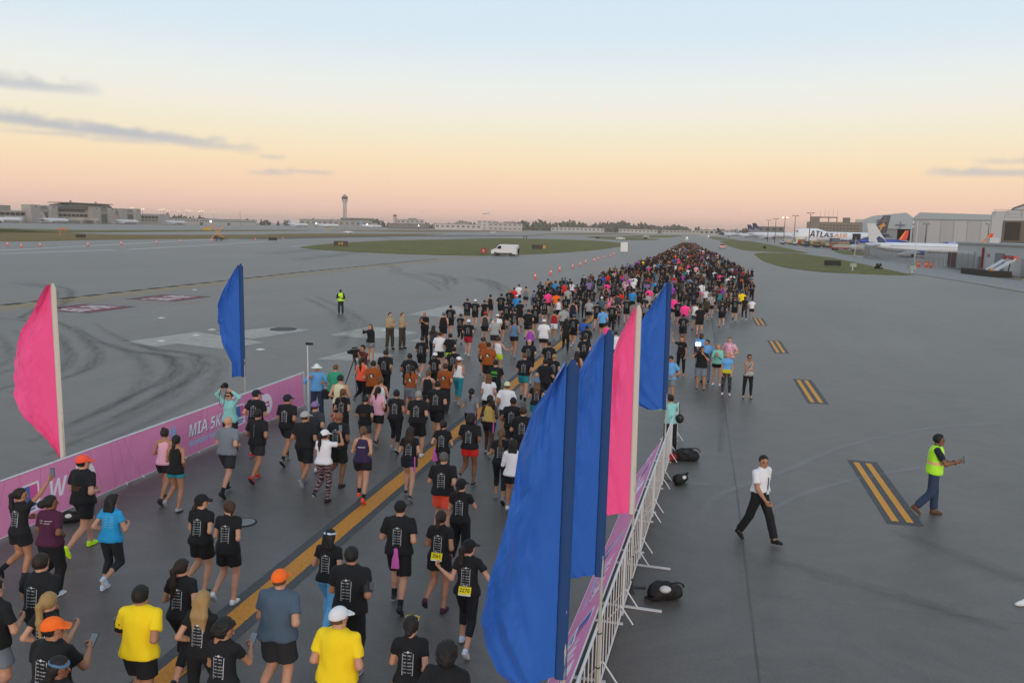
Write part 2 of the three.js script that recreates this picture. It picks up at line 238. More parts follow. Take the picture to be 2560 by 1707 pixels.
function bodyGeometry(J, o, l) {
  const [lo, hi] = bounds(J), f = new Field(lo, hi, LOD[l].body), u = J.u, w = o.w * u, g = o.girl, F = J.fwd, k = 0.035;
  f.cone(add(J.pel, [1, 0, 0], -0.075 * w), add(J.pel, [1, 0, 0], 0.075 * w), (g ? 0.1 : 0.094) * w, (g ? 0.1 : 0.094) * w, k);
  f.cone(add(J.pel, J.up, 0.03 * u), J.waist, 0.135 * w, (g ? 0.115 : 0.13) * w, k, [F, 0.76]);
  f.cone(J.waist, J.chest, (g ? 0.118 : 0.132) * w, (g ? 0.128 : 0.148) * w, k, [F, 0.72]);
  for (const s of [1, -1]) f.cone(add(J.neck, J.up, -0.04 * u), add(J.sc, J.side, s * J.sw * 0.9), 0.062 * u, 0.05 * u, 0.04);
  f.cone(add(J.sc, J.up, -0.02 * u), add(J.neck, J.up, 0.075 * u), 0.06 * u, (g ? 0.045 : 0.052) * u, 0.03);
  for (const s of [1, -1]) {
    const A = J.arm[s], L = J.leg[s], q = 0.6 + 0.4 * o.w, au = (g ? 0.88 : 1) * u * q;
    limb(f, A.S, A.E, 0.052 * au, 0.041 * au); limb(f, A.E, A.W, 0.042 * au, 0.027 * u); limb(f, mixv(A.E, A.W, 0.05), mixv(A.E, A.W, 0.45), 0.038 * au, 0.037 * au);
    limb(f, L.hip, L.knee, (g ? 0.09 : 0.086) * w, 0.058 * u * q, 0.03); limb(f, L.knee, L.ank, 0.056 * u * q, 0.037 * u); 
    const back = unit(cross(sub(L.knee, L.ank), [1, 0, 0])); limb(f, add(mixv(L.knee, L.ank, 0.14), back, 0.016 * u), add(mixv(L.knee, L.ank, 0.48), back, 0.018 * u), 0.05 * u * q, 0.046 * u * q, 0.03);
    limb(f, L.ank, add(L.ank, [0, -0.02 * u, 0.02 * u]), 0.036 * u, 0.034 * u);
  }
  const parts = [f.geometry(() => [1, 1, 1])];
  parts.push(headGeometry(l, g ? 1 : 0).clone().applyMatrix4(J.hm));
  if (LOD[l].hand) for (const s of [1, -1]) {
    const A = J.arm[s], y = unit(sub(A.E, A.W)), curl = (o.curl ?? [0.75, 0.75])[s > 0 ? 0 : 1];
    let x = unit(cross(y, o.palm?.[s > 0 ? 0 : 1] ?? [-s * 1, 0.1, 0.15])); const z = cross(x, y), m = new THREE.Matrix4().makeBasis(new THREE.Vector3(...x), new THREE.Vector3(...y), new THREE.Vector3(...z)).scale(new THREE.Vector3(u, u, u)).setPosition(...A.W);
    let h = handGeometry(l, curl).clone(); if (dot(x, [0, 0, 1]) < 0) { h.scale(-1, 1, 1); const ix = h.index.array; for (let i = 0; i < ix.length; i += 3) { const t = ix[i]; ix[i] = ix[i + 1]; ix[i + 1] = t; } h.computeVertexNormals(); }
    parts.push(h.applyMatrix4(m)); J.arm[s].hm = m;
  } else for (const s of [1, -1]) { const A = J.arm[s]; const h = new Field(sub(A.W, [0.2, 0.2, 0.2]), add(A.W, [0.2, 0.2, 0.2]), 0.04); h.cone(A.W, add(A.W, A.dir, 0.11 * u), 0.042, 0.036, 0.01); parts.push(h.geometry(() => [1, 1, 1])); }
  return mergeGeometries(parts);
}
function topField(J, o, l) {
  const [lo, hi] = bounds(J), kind = o.top, u = J.u, w = o.w * u, g = o.girl, F = J.fwd, loose = o.loose ?? (g ? 0.008 : 0.02), f = new Field(lo, hi, LOD[l].cloth * (o.fine ?? 1)), k = 0.045;
  const hem = add(J.pel, J.up, -(o.hem ?? (kind === 'crop' ? -0.2 : o.tuck ? -0.06 : 0.06)) * u), bare = kind === 'tank' || kind === 'vest' || kind === 'crop', thin = kind === 'tank' || kind === 'crop';
  f.cone(J.chest, add(hem, J.up, -0.1), (g ? 0.135 : 0.156) * w + loose, (g ? 0.15 : 0.16) * w + loose * 1.4, k, [F, 0.76]);
  if (g) f.cone(add(add(J.chest, F, 0.07 * u), [1, 0, 0], -0.06), add(add(J.chest, F, 0.07 * u), [1, 0, 0], 0.06), 0.062 * w, 0.062 * w, 0.04);
  if (!o.tuck && kind !== 'crop') f.cone(add(J.pel, [1, 0, 0], -0.075 * w), add(J.pel, [1, 0, 0], 0.075 * w), 0.108 * w + loose, 0.108 * w + loose, k);
  f.cone(add(hem, [1, 0, 0], -0.075 * w), add(hem, [1, 0, 0], 0.075 * w), 0.112 * w + loose, 0.112 * w + loose, k);
  const sh = bare ? (thin ? 0.62 : 0.8) : 0.92;
  for (const s of [1, -1]) f.cone(add(J.neck, J.up, -0.045 * u), add(J.sc, J.side, s * J.sw * sh), (bare ? 0.058 : 0.07) * u + loose * 0.3, (bare ? 0.05 : 0.054) * u + loose * 0.3, thin ? 0.03 : 0.045);
  if (!bare) f.cone(J.sc, add(J.neck, J.up, 0.012 * u), 0.075 * u, 0.058 * u, 0.03);
  if (!bare) for (const s of [1, -1]) {
    const A = J.arm[s], d = unit(sub(A.E, A.S)), q = (g ? 0.9 : 1) * (0.6 + 0.4 * o.w) * u, t = kind === 'long' ? 1 : (o.sleeve ?? (g ? 0.5 : 0.66)), e = add(A.S, d, 0.285 * u * t);
    f.cone(add(A.S, d, -0.01), add(e, d, kind === 'long' ? 0 : 0.05), 0.055 * q + loose * 0.3, (kind === 'long' ? 0.05 : 0.06) * q + loose * 0.7, 0.03, null, kind === 'long' ? null : [d, dot(d, e)]);
    if (kind === 'long') f.cone(A.E, A.W, 0.05 * q + loose * 0.4, 0.036 * q + loose * 0.3, 0.02, null, [A.dir, dot(A.dir, A.W) - 0.005]);
  }
  f.keep([-J.up[0], -J.up[1], -J.up[2]], -dot(J.up, hem));
  const nk = J.neck, top = dot(J.up, nk) + 0.03 * u; f.all((x, y, z, d) => (x - nk[0]) ** 2 + (z - nk[2]) ** 2 < 0.0144 ? Math.max(d, x * J.up[0] + y * J.up[1] + z * J.up[2] - top) : d);
  const sd = o.seed * 7.31, a = o.fold ?? (0.008 + loose * 0.3);
  f.near((x, y, z) => a * (noise(x * 9 + sd, y * 4.5 - x * 4, z * 9) + 0.55 * noise(x * 17, y * 8 + sd + x * 7, z * 17)));
  return f;
}
function bottomGeometry(J, o, l) {
  const [lo, hi] = bounds(J), kind = o.bottom, f = new Field(lo, hi, LOD[l].cloth * (o.fine ?? 1)), u = J.u, w = o.w * u, g = o.girl, tight = kind === 'leggings' || kind === 'capri' || kind === 'tights', p = tight ? 0.006 : kind === 'pants' ? 0.016 : 0.018, q = 0.6 + 0.4 * o.w;
  const under = o.top !== 'none' && o.top !== 'crop' && !o.tuck, top = add(J.pel, J.up, (under ? 0.025 - (o.hem ?? 0.06) : 0.085) * u);
  f.cone(add(J.pel, [1, 0, 0], -0.075 * w), add(J.pel, [1, 0, 0], 0.075 * w), (g ? 0.103 : 0.097) * w + p, (g ? 0.103 : 0.097) * w + p, 0.03);
  if (!under) f.cone(J.pel, top, 0.138 * w + p * 0.6, 0.132 * w + p * 0.6, 0.03, [J.fwd, 0.76]);
  const cut = { shorts: o.inseam ?? 0.62, leggings: 2, tights: 0.5, capri: 1.55, pants: 2 }[kind];
  for (const s of [1, -1]) {
    const L = J.leg[s], d = unit(sub(L.knee, L.hip)), e = unit(sub(L.ank, L.knee)), t1 = Math.min(cut, 1), c = add(L.hip, d, 0.42 * u * t1), flare = tight ? 0 : kind === 'pants' ? 0.006 : 0.026 * o.w;
    f.cone(L.hip, cut < 1 ? add(c, d, 0.06) : L.knee, (g ? 0.092 : 0.088) * w + p, lerp((g ? 0.092 : 0.088) * w, 0.058 * u * q, t1) + p + flare, 0.03, null, cut < 1 ? [d, dot(d, c)] : null);
    if (cut > 1) { const a = add(L.knee, e, 0.4 * u * Math.min(cut - 1, 0.96)); f.cone(L.knee, kind === 'capri' ? add(a, e, 0.05) : L.ank, 0.058 * u * q + p + flare, 0.04 * u + p + (kind === 'pants' ? 0.02 : 0), 0.02, null, [e, dot(e, a)]);
      const back = unit(cross(sub(L.knee, L.ank), [1, 0, 0])); if (tight) f.cone(add(mixv(L.knee, L.ank, 0.14), back, 0.016 * u), add(mixv(L.knee, L.ank, 0.48), back, 0.018 * u), 0.05 * u * q + p, 0.046 * u * q + p, 0.03, null, [e, dot(e, a)]); }
  }
  f.keep(J.up, dot(J.up, top));
  const sd = o.seed * 3.17, a = tight ? 0.0025 : 0.008; f.near((x, y, z) => a * (noise(x * 11 + sd, y * 6, z * 11) + 0.5 * noise(x * 22, y * 12 + sd, z * 22)));
  return f.geometry(o.bottomDye);
}
// a sheet of cloth print lying 4 mm outside the garment: u across, v down the spine; side -1 the back, 1 the chest
function patchGeometry(J, f, wid, v0, v1, side, nu = 6, nv = 9, cx = 0) {
  const pos = [], uv = [], idx = [], F = J.fwd, u = J.u;
  for (let j = 0; j <= nv; j++) for (let i = 0; i <= nu; i++) {
    const a = (i / nu - 0.5) * wid + cx, t = lerp(v0, v1, j / nv), base = add(add(J.pel, J.up, t * u), J.side, a * u * side); let r = 0.34;
    while (r > -0.05 && f.sample(add(base, F, side * r)) > 0) r -= 0.006;
    pos.push(...add(base, F, side * (r + 0.009))); uv.push(i / nu, 1 - j / nv);
  }
  for (let j = 0; j < nv; j++) for (let i = 0; i < nu; i++) { const p = j * (nu + 1) + i, q = p + nu + 1; idx.push(p, q, p + 1, p + 1, q, q + 1); }
  const g = new THREE.BufferGeometry(); g.setAttribute('position', new THREE.Float32BufferAttribute(pos, 3)); g.setAttribute('uv', new THREE.Float32BufferAttribute(uv, 2)); g.setIndex(idx); g.computeVertexNormals(); return g;
}
function canvasTexture(w, h, draw) { const c = document.createElement('canvas'); c.width = w; c.height = h; const x = c.getContext('2d'); draw(x, w, h); const t = new THREE.CanvasTexture(c); t.colorSpace = THREE.SRGBColorSpace; return t; }
const decal = (t, rough = 0.8) => new THREE.MeshStandardMaterial({ map: t, transparent: true, roughness: rough });
// ---------------------------------------------------------------- the ground
function dataTexture(n, f, srgb = true) { const d = new Uint8Array(n * n * 4); for (let j = 0; j < n; j++) for (let i = 0; i < n; i++) { const c = f(i / n, j / n, i, j), k = (j * n + i) * 4; d[k] = clamp(c[0], 0, 255); d[k + 1] = clamp(c[1], 0, 255); d[k + 2] = clamp(c[2], 0, 255); d[k + 3] = clamp(c[3] ?? 255, 0, 255); } const t = new THREE.DataTexture(d, n, n); t.magFilter = THREE.LinearFilter; t.minFilter = THREE.LinearMipmapLinearFilter; t.generateMipmaps = true; t.wrapS = t.wrapT = THREE.RepeatWrapping; if (srgb) t.colorSpace = THREE.SRGBColorSpace; t.needsUpdate = true; return t; }
const wrapNoise = (u, v, f, s = 0) => { const a = u * 2 * Math.PI, b = v * 2 * Math.PI, r = f / (2 * Math.PI); return noise(Math.cos(a) * r + s, Math.sin(a) * r + Math.cos(b) * r * 1.3, Math.sin(b) * r * 1.3 + s); };
const asphaltRand = rng(11), asphalt = dataTexture(1024, (u, v) => { const g = asphaltRand(), n = 208 + 14 * wrapNoise(u, v, 14) + 10 * wrapNoise(u, v, 46, 9) + (g - 0.5) * 44 + (g > 0.985 ? 34 : 0) - (g < 0.02 ? 30 : 0); return [n, n, n + 1]; });
const grain = dataTexture(512, (() => { const r = rng(5); return () => { const g = 90 + r() * 130; return [g, g, g]; }; })(), false); grain.repeat.set(4, 4);
const pavement = new THREE.MeshStandardMaterial({ color: new THREE.Color().setRGB(0.156, 0.142, 0.131), roughness: 0.47, map: asphalt, vertexColors: true, bumpMap: grain, bumpScale: 0.004 });
const steps = (list) => { const out = []; for (const [a, b, s] of list) for (let x = a; x < b - 1e-6; x += s) out.push(x); out.push(list[list.length - 1][1]); return out; };
{
  const X = steps([[-7000, -1000, 600], [-1000, -300, 50], [-300, -100, 12], [-100, -46, 4], [-46, 22, 1], [22, 60, 3], [60, 200, 14], [200, 1000, 80], [1000, 6000, 700]]), Z = steps([[-9000, -2000, 700], [-2000, -600, 70], [-600, -200, 14], [-200, -80, 4], [-80, 6, 1], [6, 60, 6], [60, 600, 90]]);
  const pos = [], uv = [], col = [], idx = [];
  for (const z of Z) for (const x of X) {
    pos.push(x, 0, z); uv.push(x / 9, z / 9);
    const streak = fbm(x * 0.5, z * 0.045, 3, 3), blot = fbm(x * 0.07, z * 0.05, 9, 4), fine = fbm(x * 0.35, z * 0.3, 21, 3);
    let c = 1 + 0.16 * streak + 0.3 * blot + 0.12 * fine; if (x < -52 && x > -104) c *= 0.9 + 0.12 * noise(x * 0.08, z * 0.01); if (x > -30 && x < 12) c *= 1 - 0.1 * clamp(noise(x * 0.9, z * 0.02, 5) * 1.6);
    c = clamp(c, 0.66, 1.4); col.push(c, c, c * 1.005);
  }
  for (let j = 0; j < Z.length - 1; j++) for (let i = 0; i < X.length - 1; i++) { const p = j * X.length + i, q = p + X.length; idx.push(p, q, p + 1, p + 1, q, q + 1); }
  const g = new THREE.BufferGeometry(); g.setAttribute('position', new THREE.Float32BufferAttribute(pos, 3)); g.setAttribute('uv', new THREE.Float32BufferAttribute(uv, 2)); g.setAttribute('color', new THREE.Float32BufferAttribute(col, 3)); g.setIndex(idx); g.computeVertexNormals();
  tag(mesh('ground', g, pavement, scene), 'grey weathered taxiway pavement', 'ground', null, 'structure');
}
function sheet(name, pts, y, m, label, uvs = 9) { // a flat sheet through ground points
  const s = new THREE.ShapeGeometry(new THREE.Shape(pts.map(([x, z]) => new THREE.Vector2(x, -z)))); s.rotateX(-Math.PI / 2); s.translate(0, y, 0);
  const p = s.attributes.position, uv = s.attributes.uv; for (let i = 0; i < p.count; i++) uv.setXY(i, p.getX(i) / uvs, p.getZ(i) / uvs);
  return tag(mesh(name, s, m, scene), label, null, null, 'structure');
}
function ribbon(pts, w0, y, smooth = 0, taper = 0) { // a strip along ground points; u across, v along in metres
  let P = pts.map(([x, z]) => new THREE.Vector3(x, y, z)); if (smooth) P = new THREE.CatmullRomCurve3(P).getPoints(smooth);
  const pos = [], uv = [], idx = []; let L = 0;
  P.forEach((p, i) => { const a = P[Math.max(0, i - 1)], b = P[Math.min(P.length - 1, i + 1)], d = new THREE.Vector3().subVectors(b, a).normalize(), n = new THREE.Vector3(-d.z, 0, d.x); if (i) L += p.distanceTo(P[i - 1]); const w = taper ? w0 * (0.25 + 0.75 * Math.sqrt(Math.sin(Math.PI * clamp(i / (P.length - 1), 0.02, 0.98)))) : w0; pos.push(p.x - n.x * w / 2, y, p.z - n.z * w / 2, p.x + n.x * w / 2, y, p.z + n.z * w / 2); uv.push(0, L, 1, L); if (i) { const q = i * 2; idx.push(q - 2, q, q - 1, q - 1, q, q + 1); } });
  const g = new THREE.BufferGeometry(); g.setAttribute('position', new THREE.Float32BufferAttribute(pos, 3)); g.setAttribute('uv', new THREE.Float32BufferAttribute(uv, 2)); g.setIndex(idx); g.computeVertexNormals(); if (g.attributes.normal.getY(0) < 0) { const ix = g.index.array; for (let i = 0; i < ix.length; i += 3) { const t = ix[i]; ix[i] = ix[i + 1]; ix[i + 1] = t; } g.computeVertexNormals(); } return g;
}
const wornRand = rng(3), worn = (r, g, b, wear) => dataTexture(256, (u, v) => { const n = wrapNoise(u, v, 22) + 0.6 * wrapNoise(u, v, 60, 4), k = 1 - 0.16 * n + (wornRand() - 0.5) * 0.12, a = n > wear && wornRand() > 0.35 ? 0.55 : 1; return [r * k * a, g * k * a, b * k * a]; });
const paint = (t, rough = 0.75) => new THREE.MeshStandardMaterial({ map: t, roughness: rough });
const yellowPaint = paint(worn(190, 126, 38, 0.62)), dashPaint = paint(worn(206, 142, 46, 0.9)), blackPaint = paint(worn(66, 68, 71, 0.8)), tanPaint = paint(worn(150, 128, 92, 0.3)), redPaint = paint(worn(112, 40, 50, 0.7)), whitePaint = paint(worn(196, 196, 196, 0.4));
{ // taxiway centre line: yellow between black borders
  const border = [], line = [], wob = rng(8); for (let z = -4; z > -620; z -= z > -60 ? 2 : 12) { border.push([-6.44 + (wob() - 0.5) * 0.02, z]); line.push([-6.42 + (wob() - 0.5) * 0.012, z]); }
  tag(mesh('line_border', ribbon(border, 0.72, 0.004), blackPaint, scene), 'black border under the yellow taxiway centre line', null, null, 'structure');
  tag(mesh('centre_line', ribbon(line, 0.36, 0.008), yellowPaint, scene), 'yellow taxiway centre line', null, null, 'structure');
  for (let k = 0; k < 9; k++) { const z0 = -17.4 - k * 12.19, pad = sheet('edge_marking', [[4.21, z0], [4.93, z0 - 0.02], [5.0, z0 - 4.85], [4.27, z0 - 4.88]], 0.004, blackPaint, 'black pad carrying a pair of yellow taxiway edge dashes', 3); for (const x of [4.41, 4.7]) { const g = ribbon([[x, z0 - 0.18], [x + 0.045, z0 - 4.65]], 0.14, 0.008); mesh('edge_dash', g, dashPaint, pad); } }
  // holding position marking beside the far runway
  for (const [x, w] of [[-41.95, 0.3], [-42.55, 0.3]]) tag(mesh('hold_line', ribbon([[x, -20], [x - 0.9, -60], [x - 1.1, -90], [x - 0.3, -130], [x, -190]], w, 0.004, 40), tanPaint, scene), 'faded yellow holding position line', null, null, 'structure');
  tag(mesh('hold_band', ribbon([[-43.35, -20], [-44.6, -60], [-45.0, -90], [-44.1, -130], [-43.8, -190]], 1.0, 0.004, 40), tanPaint, scene), 'faded tan band of the holding position marking', null, null, 'structure');
  const dash = [], W = []; for (let i = 0; i < 46; i++) { const z = -22 - i * 2.6, t = clamp((-z - 20) / 70), x = lerp(-44.5, -46.3, t) + (z < -90 ? (-z - 90) * 0.018 : 0); dash.push(ribbon([[x, z], [x - 0.05, z - 1.8]], 0.8, 0.008)); }
  tag(mesh('hold_dash', mergeGeometries(dash), mat(0x232425, 0.85), scene), 'black dashes along the holding position marking', null, null, 'stuff');
  const letters = (txt) => canvasTexture(256, 256, (x, w, h) => { x.fillStyle = '#6e2a34'; x.fillRect(0, 0, w, h); x.strokeStyle = '#2b2326'; x.lineWidth = 10; x.strokeRect(5, 5, w - 10, h - 10); x.fillStyle = '#c3bcc0'; x.font = 'bold 190px sans-serif'; x.textAlign = 'center'; x.fillText(txt, w / 2, 196, 220); });
  const lt = letters('26L-8R'); for (const z of [-43.6, -52.4]) { const g = new THREE.PlaneGeometry(4.6, 4.3); g.rotateX(-Math.PI / 2); g.rotateY(Math.PI / 2); g.translate(-39.1, 0.006, z - 2.35); tag(mesh('runway_marking', g, new THREE.MeshStandardMaterial({ map: lt, roughness: 0.75 }), scene), 'red painted runway marking square with white characters', null, null, 'structure'); }
  tag(mesh('tan_line', ribbon([[-62, -44], [-48, -48.2], [-41, -50.3], [-33.2, -53.4], [-23.2, -62.4], [-19, -66.5]], 0.3, 0.004, 30), tanPaint, scene), 'faded tan guide line across the pavement', null, null, 'structure');
  tag(mesh('tan_line', ribbon([[-16.2, -122], [-12.1, -125.6], [-7, -124.6]], 0.9, 0.004, 12), yellowPaint, scene), 'short yellow guide line left of the crowd', null, null, 'structure');
  for (const [x0, z0, x1, z1] of [[-108, -100, -110, -138], [-109, -140, -132, -242], [-118, -116, -180, -330], [-100, -190, -104, -420]]) tag(mesh('runway_edge_line', ribbon([[x0, z0], [x1, z1]], 0.9, 0.004), whitePaint, scene), 'thin white runway edge line', null, null, 'structure');
}
const paleRand = rng(41), pale = new THREE.MeshStandardMaterial({ color: new THREE.Color().setRGB(0.5, 0.47, 0.44), roughness: 0.6, map: dataTexture(256, (u, v) => { const n = 205 + 26 * wrapNoise(u, v, 9) + 16 * wrapNoise(u, v, 34, 3) + (paleRand() - 0.5) * 22; return [n, n, n - 2]; }) });
for (const pts of [[[-26.8, -33.8], [-25.8, -38.3], [-20.5, -36.1], [-21.2, -33.5], [-24.1, -34.3], [-24.5, -33.1]], [[-24.7, -38.3], [-23.1, -41.6], [-20.7, -41.4], [-21.7, -37.0]], [[-18.8, -39.8], [-18.3, -44], [-17, -43.9], [-14.7, -42.5], [-15.4, -39.8], [-16.7, -39.3]], [[-15.9, -32.4], [-15.5, -35.2], [-13.1, -34.7], [-13.5, -32.5]], [[-18.4, -51], [-17.8, -58.6], [-14.3, -54.7], [-15.8, -50.5]], [[-14, -39.1], [-13.8, -40.7], [-12.6, -40.2], [-12.9, -39]]]) sheet('concrete_patch', pts, 0.004, pale, 'pale concrete repair patch in the dark pavement', 3);
const iron = mat(0x3a3b3c, 0.7);
for (const [x, z, r] of [[-22.15, -41.0, 0.62], [-8.4, -13.86, 0.2]]) { const t = thing('manhole_cover', r > 0.5 ? 'large dark round manhole cover in the pale concrete patch' : 'small round manhole cover beside the taxiway line near the front', 'manhole', x, 0.005, z); mesh('lid', new THREE.CylinderGeometry(r, r, 0.012, 28).translate(0, 0.006, 0), r > 0.5 ? iron : mat(0x77797b, 0.6), t); mesh('ring', new THREE.TorusGeometry(r * 1.08, r * 0.1, 6, 28).rotateX(Math.PI / 2).scale(1, 0.3, 1).translate(0, 0.006, 0), mat(0x1d1d1e, 0.8), t); }
// rubber tyre marks and a pavement seam
const rubber = (a) => new THREE.MeshStandardMaterial({ color: 0x141415, roughness: 0.9, transparent: true, map: dataTexture(128, (u, v) => [255, 255, 255, 255 * a * clamp(1 - Math.abs(u - 0.5) * 2.2) * clamp(0.6 + 0.9 * wrapNoise(u, v, 6) + 0.5 * wrapNoise(u, v, 26, 3))]) });
const rub1 = rubber(0.32), rub2 = rubber(0.2); for (const m of [rub1, rub2]) m.map.repeat.set(1, 0.12);
[[[-39.9, -39.9], [-36.8, -39.3], [-31.3, -35.3], [-27.5, -31.8], [-25.7, -29.9], [-23.9, -27.4], [-23.2, -25.9], [-22.6, -22]], [[-35.3, -35.2], [-31.9, -32.7], [-29.3, -30.4], [-26.9, -27.8], [-25, -22]], [[-33.3, -38.9], [-28.3, -34.6], [-24.7, -32.1], [-22.4, -30.1], [-20.7, -28.2], [-19, -25.6], [-17.7, -23.2], [-16.6, -18]], [[-27.7, -33.9], [-24.2, -31.9], [-22, -31.3], [-20.5, -29.8], [-19, -27.4], [-17, -20]], [[-22, -31.3], [-20.5, -30.8], [-19.3, -29.3], [-17.9, -26.7], [-16.6, -24], [-15.2, -17]], [[-35, -94], [-30.9, -88.8], [-26.2, -80.8], [-22, -71.2]], [[-34, -99], [-28, -90.6], [-23.9, -79.3]], [[-26, -93.2], [-21, -83.8], [-17.8, -73.5]], [[-23.9, -90.8], [-19.4, -80.9], [-15.7, -68.9], [-14.2, -62.5]], [[-60, -62], [-52, -58], [-44, -49], [-38, -40]], [[-30, -60], [-24, -52], [-19, -44], [-16, -36]], [[-48, -120], [-40, -106], [-36, -96], [-30, -92]]].forEach((p, i) => { for (const o of [-0.42, 0.42]) tag(mesh('tyre_mark', ribbon(p.map(([x, z]) => [x + o * 0.8, z - o]), i < 5 ? 1.0 : 1.3, 0.012 + (i % 5) * 0.002 + (o > 0 ? 0.001 : 0), 40, 1), i % 3 ? rub2 : rub1, scene), 'curved dark rubber tyre mark on the pavement', null, null, 'structure'); });
for (const [p, w] of [[[[-70, -215], [-90, -250], [-150, -380]], 5], [[[-78, -140], [-96, -240], [-110, -400], [-130, -700]], 9], [[[-62, -120], [-80, -230], [-95, -420]], 6]]) tag(mesh('runway_rubber', ribbon(p, w, 0.016, 30), rub2, scene), 'dark rubber deposit along the far runway', null, null, 'structure');
tag(mesh('pavement_seam', ribbon([[1.05, -4], [1.15, -10.5], [1.26, -18], [1.33, -29], [1.5, -70]], 0.07, 0.006), rub1, scene), 'narrow dark lengthwise pavement seam', null, null, 'structure');
for (const [p, w] of [[[[4.2, -17.0], [4.7, -16.4], [5.3, -15.6], [6.4, -14.6], [8, -13.4]], 0.8], [[[1.6, -14.8], [2.5, -14.3], [3.8, -13.6], [5, -13]], 0.7], [[[1.5, -60], [1.4, -34], [1.0, -22]], 0.5]]) tag(mesh('oil_stain', ribbon(p, w, 0.018, 24, 1), rub2, scene), 'faint dark stain on the pavement', null, null, 'structure');
const scuffM = new THREE.MeshStandardMaterial({ color: 0xb9babb, roughness: 0.9, transparent: true, map: dataTexture(128, (u, v) => [255, 255, 255, 44 * clamp(1 - Math.abs(u - 0.5) * 2.4) * clamp(0.5 + 1.2 * wrapNoise(u, v, 9))]) }); scuffM.map.repeat.set(1, 0.3);
for (const [p, w] of [[[[0.4, -16.4], [0.8, -18.1], [2.5, -20.6], [4.5, -23.7], [7.4, -26.7], [10, -28.3]], 0.35], [[[1.9, -17.5], [2.7, -18.8], [4.2, -20.5], [6, -22]], 0.3], [[[-0.1, -19.0], [0.7, -18.97]], 0.28]]) tag(mesh('scuff_mark', ribbon(p, w, 0.022, 24), scuffM, scene), 'pale scuff arc on the dark pavement', null, null, 'structure');
// cracks and joints across the pavement
{ const jr = rng(77); for (const [x0, x1, z] of [[-30, -0.9, -29.5], [1.4, 40, -33], [1.4, 40, -64], [-36, 3, -78], [1.3, 24, -13.2]]) { const p = []; for (let i = 0; i <= 30; i++) p.push([lerp(x0, x1, i / 30), z + (jr() - 0.5) * 0.08]); tag(mesh('pavement_joint', ribbon(p, 0.05, 0.024), rub2, scene), 'thin dark joint across the pavement', null, null, 'structure'); } }
// grass
const grassTex = dataTexture(512, (u, v) => { const n = wrapNoise(u, v, 8), m = wrapNoise(u, v, 40, 5), k = 1 + 0.28 * m; return [(97 + 26 * n) * k, (97 + 8 * n) * k, (20 + 5 * n) * k]; }), strawTex = dataTexture(512, (u, v) => { const n = wrapNoise(u, v, 8), m = wrapNoise(u, v, 40, 5), k = 1 + 0.25 * m; return [(128 + 22 * n) * k, (106 + 10 * n) * k, (36 + 4 * n) * k]; });
const lawn = new THREE.MeshStandardMaterial({ map: grassTex, roughness: 0.95, color: 0xe0e0e0 }), straw = new THREE.MeshStandardMaterial({ map: strawTex, roughness: 0.95, color: 0xd0d0d0 });
function island(pts, m, label) { const c = new THREE.CatmullRomCurve3(pts.map(([x, z]) => new THREE.Vector3(x, 0, z)), true, 'catmullrom', 0.3).getPoints(pts.length * 6).map((p) => new THREE.Vector2(p.x, -p.z)); const g = new THREE.ExtrudeGeometry(new THREE.Shape(c), { depth: 0.06, bevelEnabled: false }); g.rotateX(-Math.PI / 2); const p = g.attributes.position, uv = g.attributes.uv; for (let i = 0; i < p.count; i++) uv.setXY(i, p.getX(i) / 40, p.getZ(i) / 40); tag(mesh('grass', g, m, scene), label, null, null, 'structure'); }
island([[-94.6, -184.1], [-101.7, -210], [-109.5, -246.7], [-114, -297.7], [-109, -343], [-103.5, -424], [-86.5, -447], [-54.7, -436.7], [-36.2, -389.6], [-27.5, -353], [-25, -325.4], [-26, -281], [-27, -241.7], [-32, -198.6], [-37.3, -175.5], [-43.5, -163.2], [-50.5, -159], [-61.3, -159.9], [-72.8, -164], [-83, -171.3]], lawn, 'large mown grass island between the taxiways');
island([[17.2, -242.5], [15.9, -215.6], [14.8, -185.2], [14.9, -169.8], [16, -149], [20.4, -135.3], [26.8, -133.4], [31.3, -133.2], [33.2, -136.8], [33.6, -156.5], [34.5, -185.8], [34.7, -212], [33.9, -227], [30.9, -261.7], [21.2, -257.4]], lawn, 'near grass island right of the taxiway');
island([[16.9, -558.9], [15.6, -445], [15.3, -357.6], [16.8, -288.3], [22.8, -276], [28.8, -270.7], [35.4, -269.8], [36.5, -326], [38.5, -410], [39.4, -592], [28.4, -646]], lawn, 'middle grass island right of the taxiway');
island([[14.2, -972], [15.5, -741], [19.8, -656], [34, -660], [32.1, -818], [24, -1008]], lawn, 'far grass island right of the taxiway');
island([[49.8, -313.6], [45.1, -264.6], [51.3, -259.4], [59.5, -303], [56.6, -332.6]], lawn, 'small grass patch behind the service road');
island([[-81, -618], [-82.4, -704], [-61.7, -708], [-26.8, -603], [-23.2, -542], [-37, -491.5], [-56.6, -521]], lawn, 'second grass island farther along the taxiway');
island([[-72.8, -790], [-61.2, -1032], [-19.7, -1253], [-13.9, -1117], [-22, -776], [-46.6, -692]], lawn, 'third grass island near the far end of the taxiway');
island([[-330, -330], [-250, -252], [-163, -164.6], [-163.2, -202], [-159, -275.5], [-166, -379], [-167, -487], [-190, -600], [-214, -415], [-202, -349], [-218, -270]], straw, 'dry straw coloured grass strip beyond the near runway');
island([[-340, -345], [-291, -294.5], [-246.7, -249], [-253, -314], [-271.6, -416.7], [-300, -600], [-330, -620], [-301, -366]], lawn, 'green grass strip beyond the dry strip');
island([[-330, -700], [-345, -1000], [-380, -1500], [-300, -1500], [-262, -1000], [-255, -700]], straw, 'far dry grass strip in front of the low buildings');
island([[-150, -760], [-160, -1100], [-120, -1500], [-90, -1400], [-110, -900]], straw, 'far dry grass strip in the middle distance');
